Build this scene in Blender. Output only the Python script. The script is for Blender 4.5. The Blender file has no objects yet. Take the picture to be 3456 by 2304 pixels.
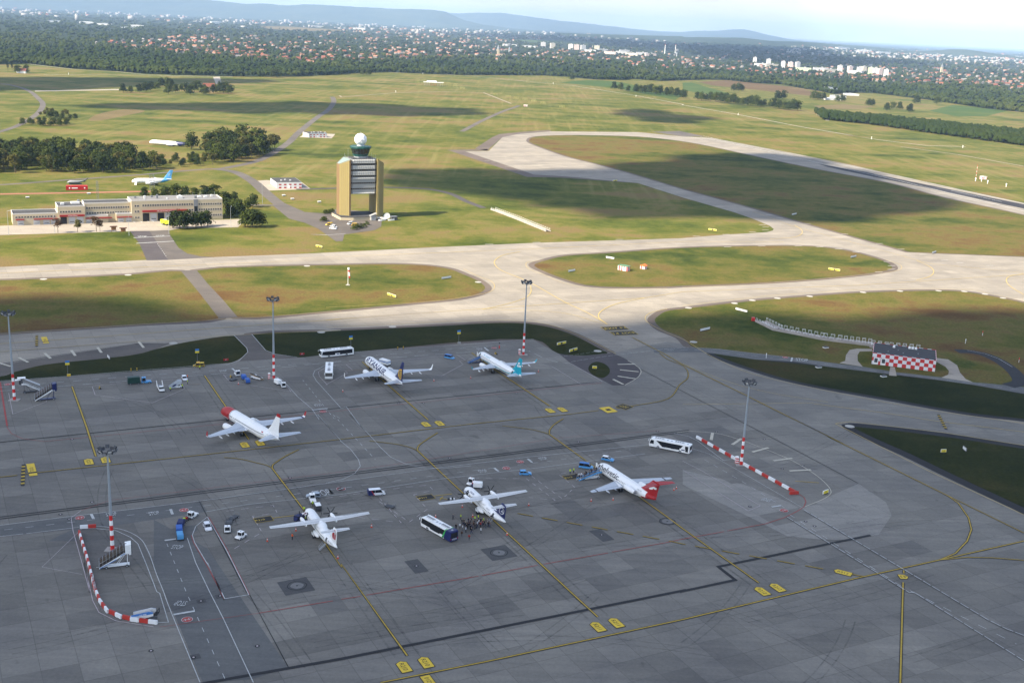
# Airport apron from the air, built in metres; camera 131 m above the origin looking along +y
import bpy, bmesh, math, random
import numpy as np
from mathutils import Vector, Matrix
from mathutils.geometry import tessellate_polygon
from math import sin, cos, pi, radians, sqrt, atan2, hypot
S = bpy.context.scene
C = S.collection
R = radians
P1 = R(27.8)                      # direction of the apron's long joints

def tag(o, label=None, cat=None, group=None, kind=None):
    if label: o['label'] = label
    if cat: o['category'] = cat
    if group: o['group'] = group
    if kind: o['kind'] = kind
    return o

def empty(name, x, y, deg=0, label=None, cat=None, group=None, z=0):
    o = bpy.data.objects.new(name, None); C.objects.link(o)
    o.empty_display_size = .5
    o.location = (x, y, z); o.rotation_euler = (0, 0, R(deg))
    return tag(o, label, cat, group)

def copy_tree(o, parent=None):
    c = o.copy(); C.objects.link(c)
    if parent is not None: c.parent = parent
    for ch in o.children: copy_tree(ch, c)
    return c

class MB:
    def __init__(s): s.v = []; s.f = []; s.m = []
    def add(s, vs, fs, mi=0, M=None):
        b = len(s.v)
        s.v += [tuple(M @ Vector(p)) for p in vs] if M is not None else [tuple(p) for p in vs]
        s.f += [tuple(b + i for i in f) for f in fs]
        s.m += [mi] * len(fs)
        return s
    def box(s, cx, cy, cz, sx, sy, sz, mi=0, tx=1, ty=1, dx=0, M=None):
        """centre of the base cz, taper tx/ty at the top, top shifted dx"""
        x, y = sx / 2, sy / 2
        vs = [(cx - x, cy - y, cz), (cx + x, cy - y, cz), (cx + x, cy + y, cz), (cx - x, cy + y, cz)]
        vs += [(cx + dx - x * tx, cy - y * ty, cz + sz), (cx + dx + x * tx, cy - y * ty, cz + sz), (cx + dx + x * tx, cy + y * ty, cz + sz), (cx + dx - x * tx, cy + y * ty, cz + sz)]
        return s.add(vs, [(3, 2, 1, 0), (4, 5, 6, 7), (0, 1, 5, 4), (1, 2, 6, 5), (2, 3, 7, 6), (3, 0, 4, 7)], mi, M)
    def prism(s, poly, z0, z1, mi=0, M=None):
        n = len(poly); a = sum(poly[i - 1][0] * poly[i][1] - poly[i][0] * poly[i - 1][1] for i in range(n))
        if a < 0: poly = poly[::-1]
        vs = [(x, y, z0) for x, y in poly] + [(x, y, z1) for x, y in poly]
        return s.add(vs, [tuple(range(n - 1, -1, -1)), tuple(range(n, 2 * n))] + [(i, (i + 1) % n, n + (i + 1) % n, n + i) for i in range(n)], mi, M)
    def prof(s, poly, y0, y1, mi=0, M=None):
        """side outline (x, z) extruded across y"""
        n = len(poly); a = sum(poly[i - 1][0] * poly[i][1] - poly[i][0] * poly[i - 1][1] for i in range(n))
        if a < 0: poly = poly[::-1]
        vs = [(x, y0, z) for x, z in poly] + [(x, y1, z) for x, z in poly]
        return s.add(vs, [tuple(range(n)), tuple(range(2 * n - 1, n - 1, -1))] + [(i, n + i, n + (i + 1) % n, (i + 1) % n) for i in range(n)], mi, M)
    def loft(s, rings, mi=0, cap=True, M=None, close=True):
        n = len(rings[0]); vs = [p for r in rings for p in r]; fs = []
        for k in range(len(rings) - 1):
            for i in range(n if close else n - 1):
                j = (i + 1) % n
                fs.append((k * n + i, k * n + j, (k + 1) * n + j, (k + 1) * n + i))
        if cap: fs += [tuple(range(n - 1, -1, -1)), tuple((len(rings) - 1) * n + i for i in range(n))]
        return s.add(vs, fs, mi, M)
    def cyl(s, p0, p1, r0, r1=None, n=10, mi=0, M=None, cap=True):
        r1 = r0 if r1 is None else r1
        p0, p1 = Vector(p0), Vector(p1); d = (p1 - p0).normalized()
        a = d.orthogonal().normalized(); b = d.cross(a)
        rg = [[p + r * (cos(2 * pi * i / n) * a + sin(2 * pi * i / n) * b) for i in range(n)] for p, r in ((p0, r0), (p1, r1))]
        return s.loft(rg, mi, cap, M)
    def tube(s, pts, r, n=6, mi=0, M=None):
        for a, b in zip(pts[:-1], pts[1:]): s.cyl(a, b, r, r, n, mi, M)
        return s
    def ball(s, c, rx, ry=None, rz=None, n=12, k=8, mi=0, M=None):
        ry = ry or rx; rz = rz or rx
        vs = [(c[0], c[1], c[2] - rz)]
        for j in range(1, k):
            t = pi * j / k
            vs += [(c[0] + rx * sin(t) * cos(2 * pi * i / n), c[1] + ry * sin(t) * sin(2 * pi * i / n), c[2] - rz * cos(t)) for i in range(n)]
        vs.append((c[0], c[1], c[2] + rz)); fs = []
        for i in range(n): fs.append((0, 1 + (i + 1) % n, 1 + i))
        for j in range(k - 2):
            for i in range(n):
                a = 1 + j * n + i; b = 1 + j * n + (i + 1) % n
                fs.append((a, b, b + n, a + n))
        l = len(vs) - 1; b0 = 1 + (k - 2) * n
        for i in range(n): fs.append((b0 + i, b0 + (i + 1) % n, l))
        return s.add(vs, fs, mi, M)
    def mesh(s, name, mats, smooth=False, bev=0):
        me = bpy.data.meshes.new(name)
        me.from_pydata(s.v, [], s.f)
        for m in (mats if isinstance(mats, (list, tuple)) else [mats]): me.materials.append(m)
        if len(me.polygons): me.polygons.foreach_set('material_index', s.m)
        if bev:
            bm = bmesh.new(); bm.from_mesh(me)
            es = [e for e in bm.edges if len(e.link_faces) == 2 and e.calc_face_angle(0) > .6]
            try: bmesh.ops.bevel(bm, geom=es, offset=bev, segments=2, affect='EDGES', clamp_overlap=True)
            except Exception: pass
            bm.to_mesh(me); bm.free()
        if smooth: me.polygons.foreach_set('use_smooth', [True] * len(me.polygons))
        me.update()
        return me
    def build(s, name, mats, parent=None, smooth=False, bev=0, label=None):
        o = bpy.data.objects.new(name, s.mesh(name, mats, smooth, bev)); C.objects.link(o)
        if parent is not None: o.parent = parent
        if smooth == 'a':
            pass
        if label: o['label'] = label
        return o

# ---------------------------------------------------------------- materials
MT = {}
def nodes(name):
    m = bpy.data.materials.new(name); m.use_nodes = True
    nt = m.node_tree; b = nt.nodes['Principled BSDF']
    return m, nt, b
def N(nt, t, **k):
    n = nt.nodes.new(t)
    for a, v in k.items():
        if a.startswith('_'): n.inputs[a[1:]].default_value = v
        else: setattr(n, a, v)
    return n
def mat(name, col, rough=.55, metal=0, var=.12, scale=1.5, spec=.4, coat=0):
    """plain paint / metal / cloth with a little procedural wear"""
    if name in MT: return MT[name]
    m, nt, b = nodes(name)
    tc = N(nt, 'ShaderNodeTexCoord'); no = N(nt, 'ShaderNodeTexNoise', _Scale=scale, _Detail=5.0)
    nt.links.new(tc.outputs['Object'], no.inputs['Vector'])
    mx = N(nt, 'ShaderNodeMix', data_type='RGBA')
    c = (*col, 1)
    mx.inputs['A'].default_value = tuple(x * (1 - var) for x in col) + (1,)
    mx.inputs['B'].default_value = tuple(min(1, x * (1 + var * .7)) for x in col) + (1,)
    nt.links.new(no.outputs['Fac'], mx.inputs['Factor']); nt.links.new(mx.outputs['Result'], b.inputs['Base Color'])
    b.inputs['Roughness'].default_value = rough; b.inputs['Metallic'].default_value = metal
    b.inputs['Specular IOR Level'].default_value = spec
    if coat: b.inputs['Coat Weight'].default_value = coat
    MT[name] = m
    return m
white = mat('white_paint', (.88, .88, .85), .35)
offwhite = mat('off_white_paint', (.66, .66, .64), .5)
wing_grey = mat('wing_grey', (.52, .56, .60), .4)
lgrey = mat('light_grey_metal', (.42, .44, .46), .45, .3)
mgrey = mat('grey_metal', (.22, .23, .24), .5, .3)
dgrey = mat('dark_grey', (.06, .062, .066), .6)
black = mat('black_rubber', (.014, .014, .015), .8)
glass = mat('dark_glass', (.012, .014, .018), .12, 0, .1, 1, .8)
red = mat('red_paint', (.40, .014, .014), .45)
bright_red = mat('bright_red', (.62, .03, .025), .4)
blue = mat('blue_paint', (.045, .18, .48), .4)
lblue = mat('light_blue_paint', (.10, .36, .68), .4)
navy = mat('navy_paint', (.014, .022, .105), .35)
teal = mat('teal_paint', (.01, .36, .46), .35)
yellow = mat('yellow_paint', (.72, .47, .03), .5)
hiyellow = mat('fluorescent_yellow', (.62, .80, .05), .6)
fireyellow = mat('fire_engine_yellow', (.80, .85, .03), .4)
orange = mat('orange_paint', (.80, .17, .03), .5)
green = mat('green_paint', (.05, .40, .09), .45)
dgreen = mat('dark_green_paint', (.008, .045, .035), .5)
brownglass = mat('brown_tinted_glass', (.055, .042, .034), .2, 0, .25, .8, .7)
cream = mat('cream_render', (.45, .385, .265), .8, 0, .08, .4)
steel = mat('galvanised_steel', (.36, .40, .43), .5, .35)
conc_m = mat('concrete_block', (.34, .32, .29), .85)
brown = mat('brown_wood', (.13, .06, .03), .7)
dkroof = mat('roof_felt', (.055, .055, .056), .95, 0, .3, .3)

# ------------------------------------------------------------------ lettering
def text_geo(txt, h, cuts=0, shear=0, bold=0):
    """letters as flat faces, height h, origin at the text's left end on the base line"""
    cu = bpy.data.curves.new('t', 'FONT'); cu.body = txt; cu.size = h * 1.4; cu.shear = shear; cu.resolution_u = 3; cu.offset = bold * h
    o = bpy.data.objects.new('t', cu); C.objects.link(o)
    dg = bpy.context.evaluated_depsgraph_get(); me = bpy.data.meshes.new_from_object(o.evaluated_get(dg))
    bpy.data.objects.remove(o); bpy.data.curves.remove(cu)
    bm = bmesh.new(); bm.from_mesh(me); bpy.data.meshes.remove(me)
    bmesh.ops.triangulate(bm, faces=bm.faces[:])
    for k in range(cuts):
        bmesh.ops.bisect_plane(bm, geom=bm.verts[:] + bm.edges[:] + bm.faces[:], plane_co=(0, h * (k + .5) / cuts, 0), plane_no=(0, 1, 0))
    bm.verts.index_update()
    vs = [v.co.copy() for v in bm.verts]; fs = [[v.index for v in f.verts] for f in bm.faces]
    bm.free()
    w = max((v.x for v in vs), default=0)
    return vs, fs, w
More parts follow.
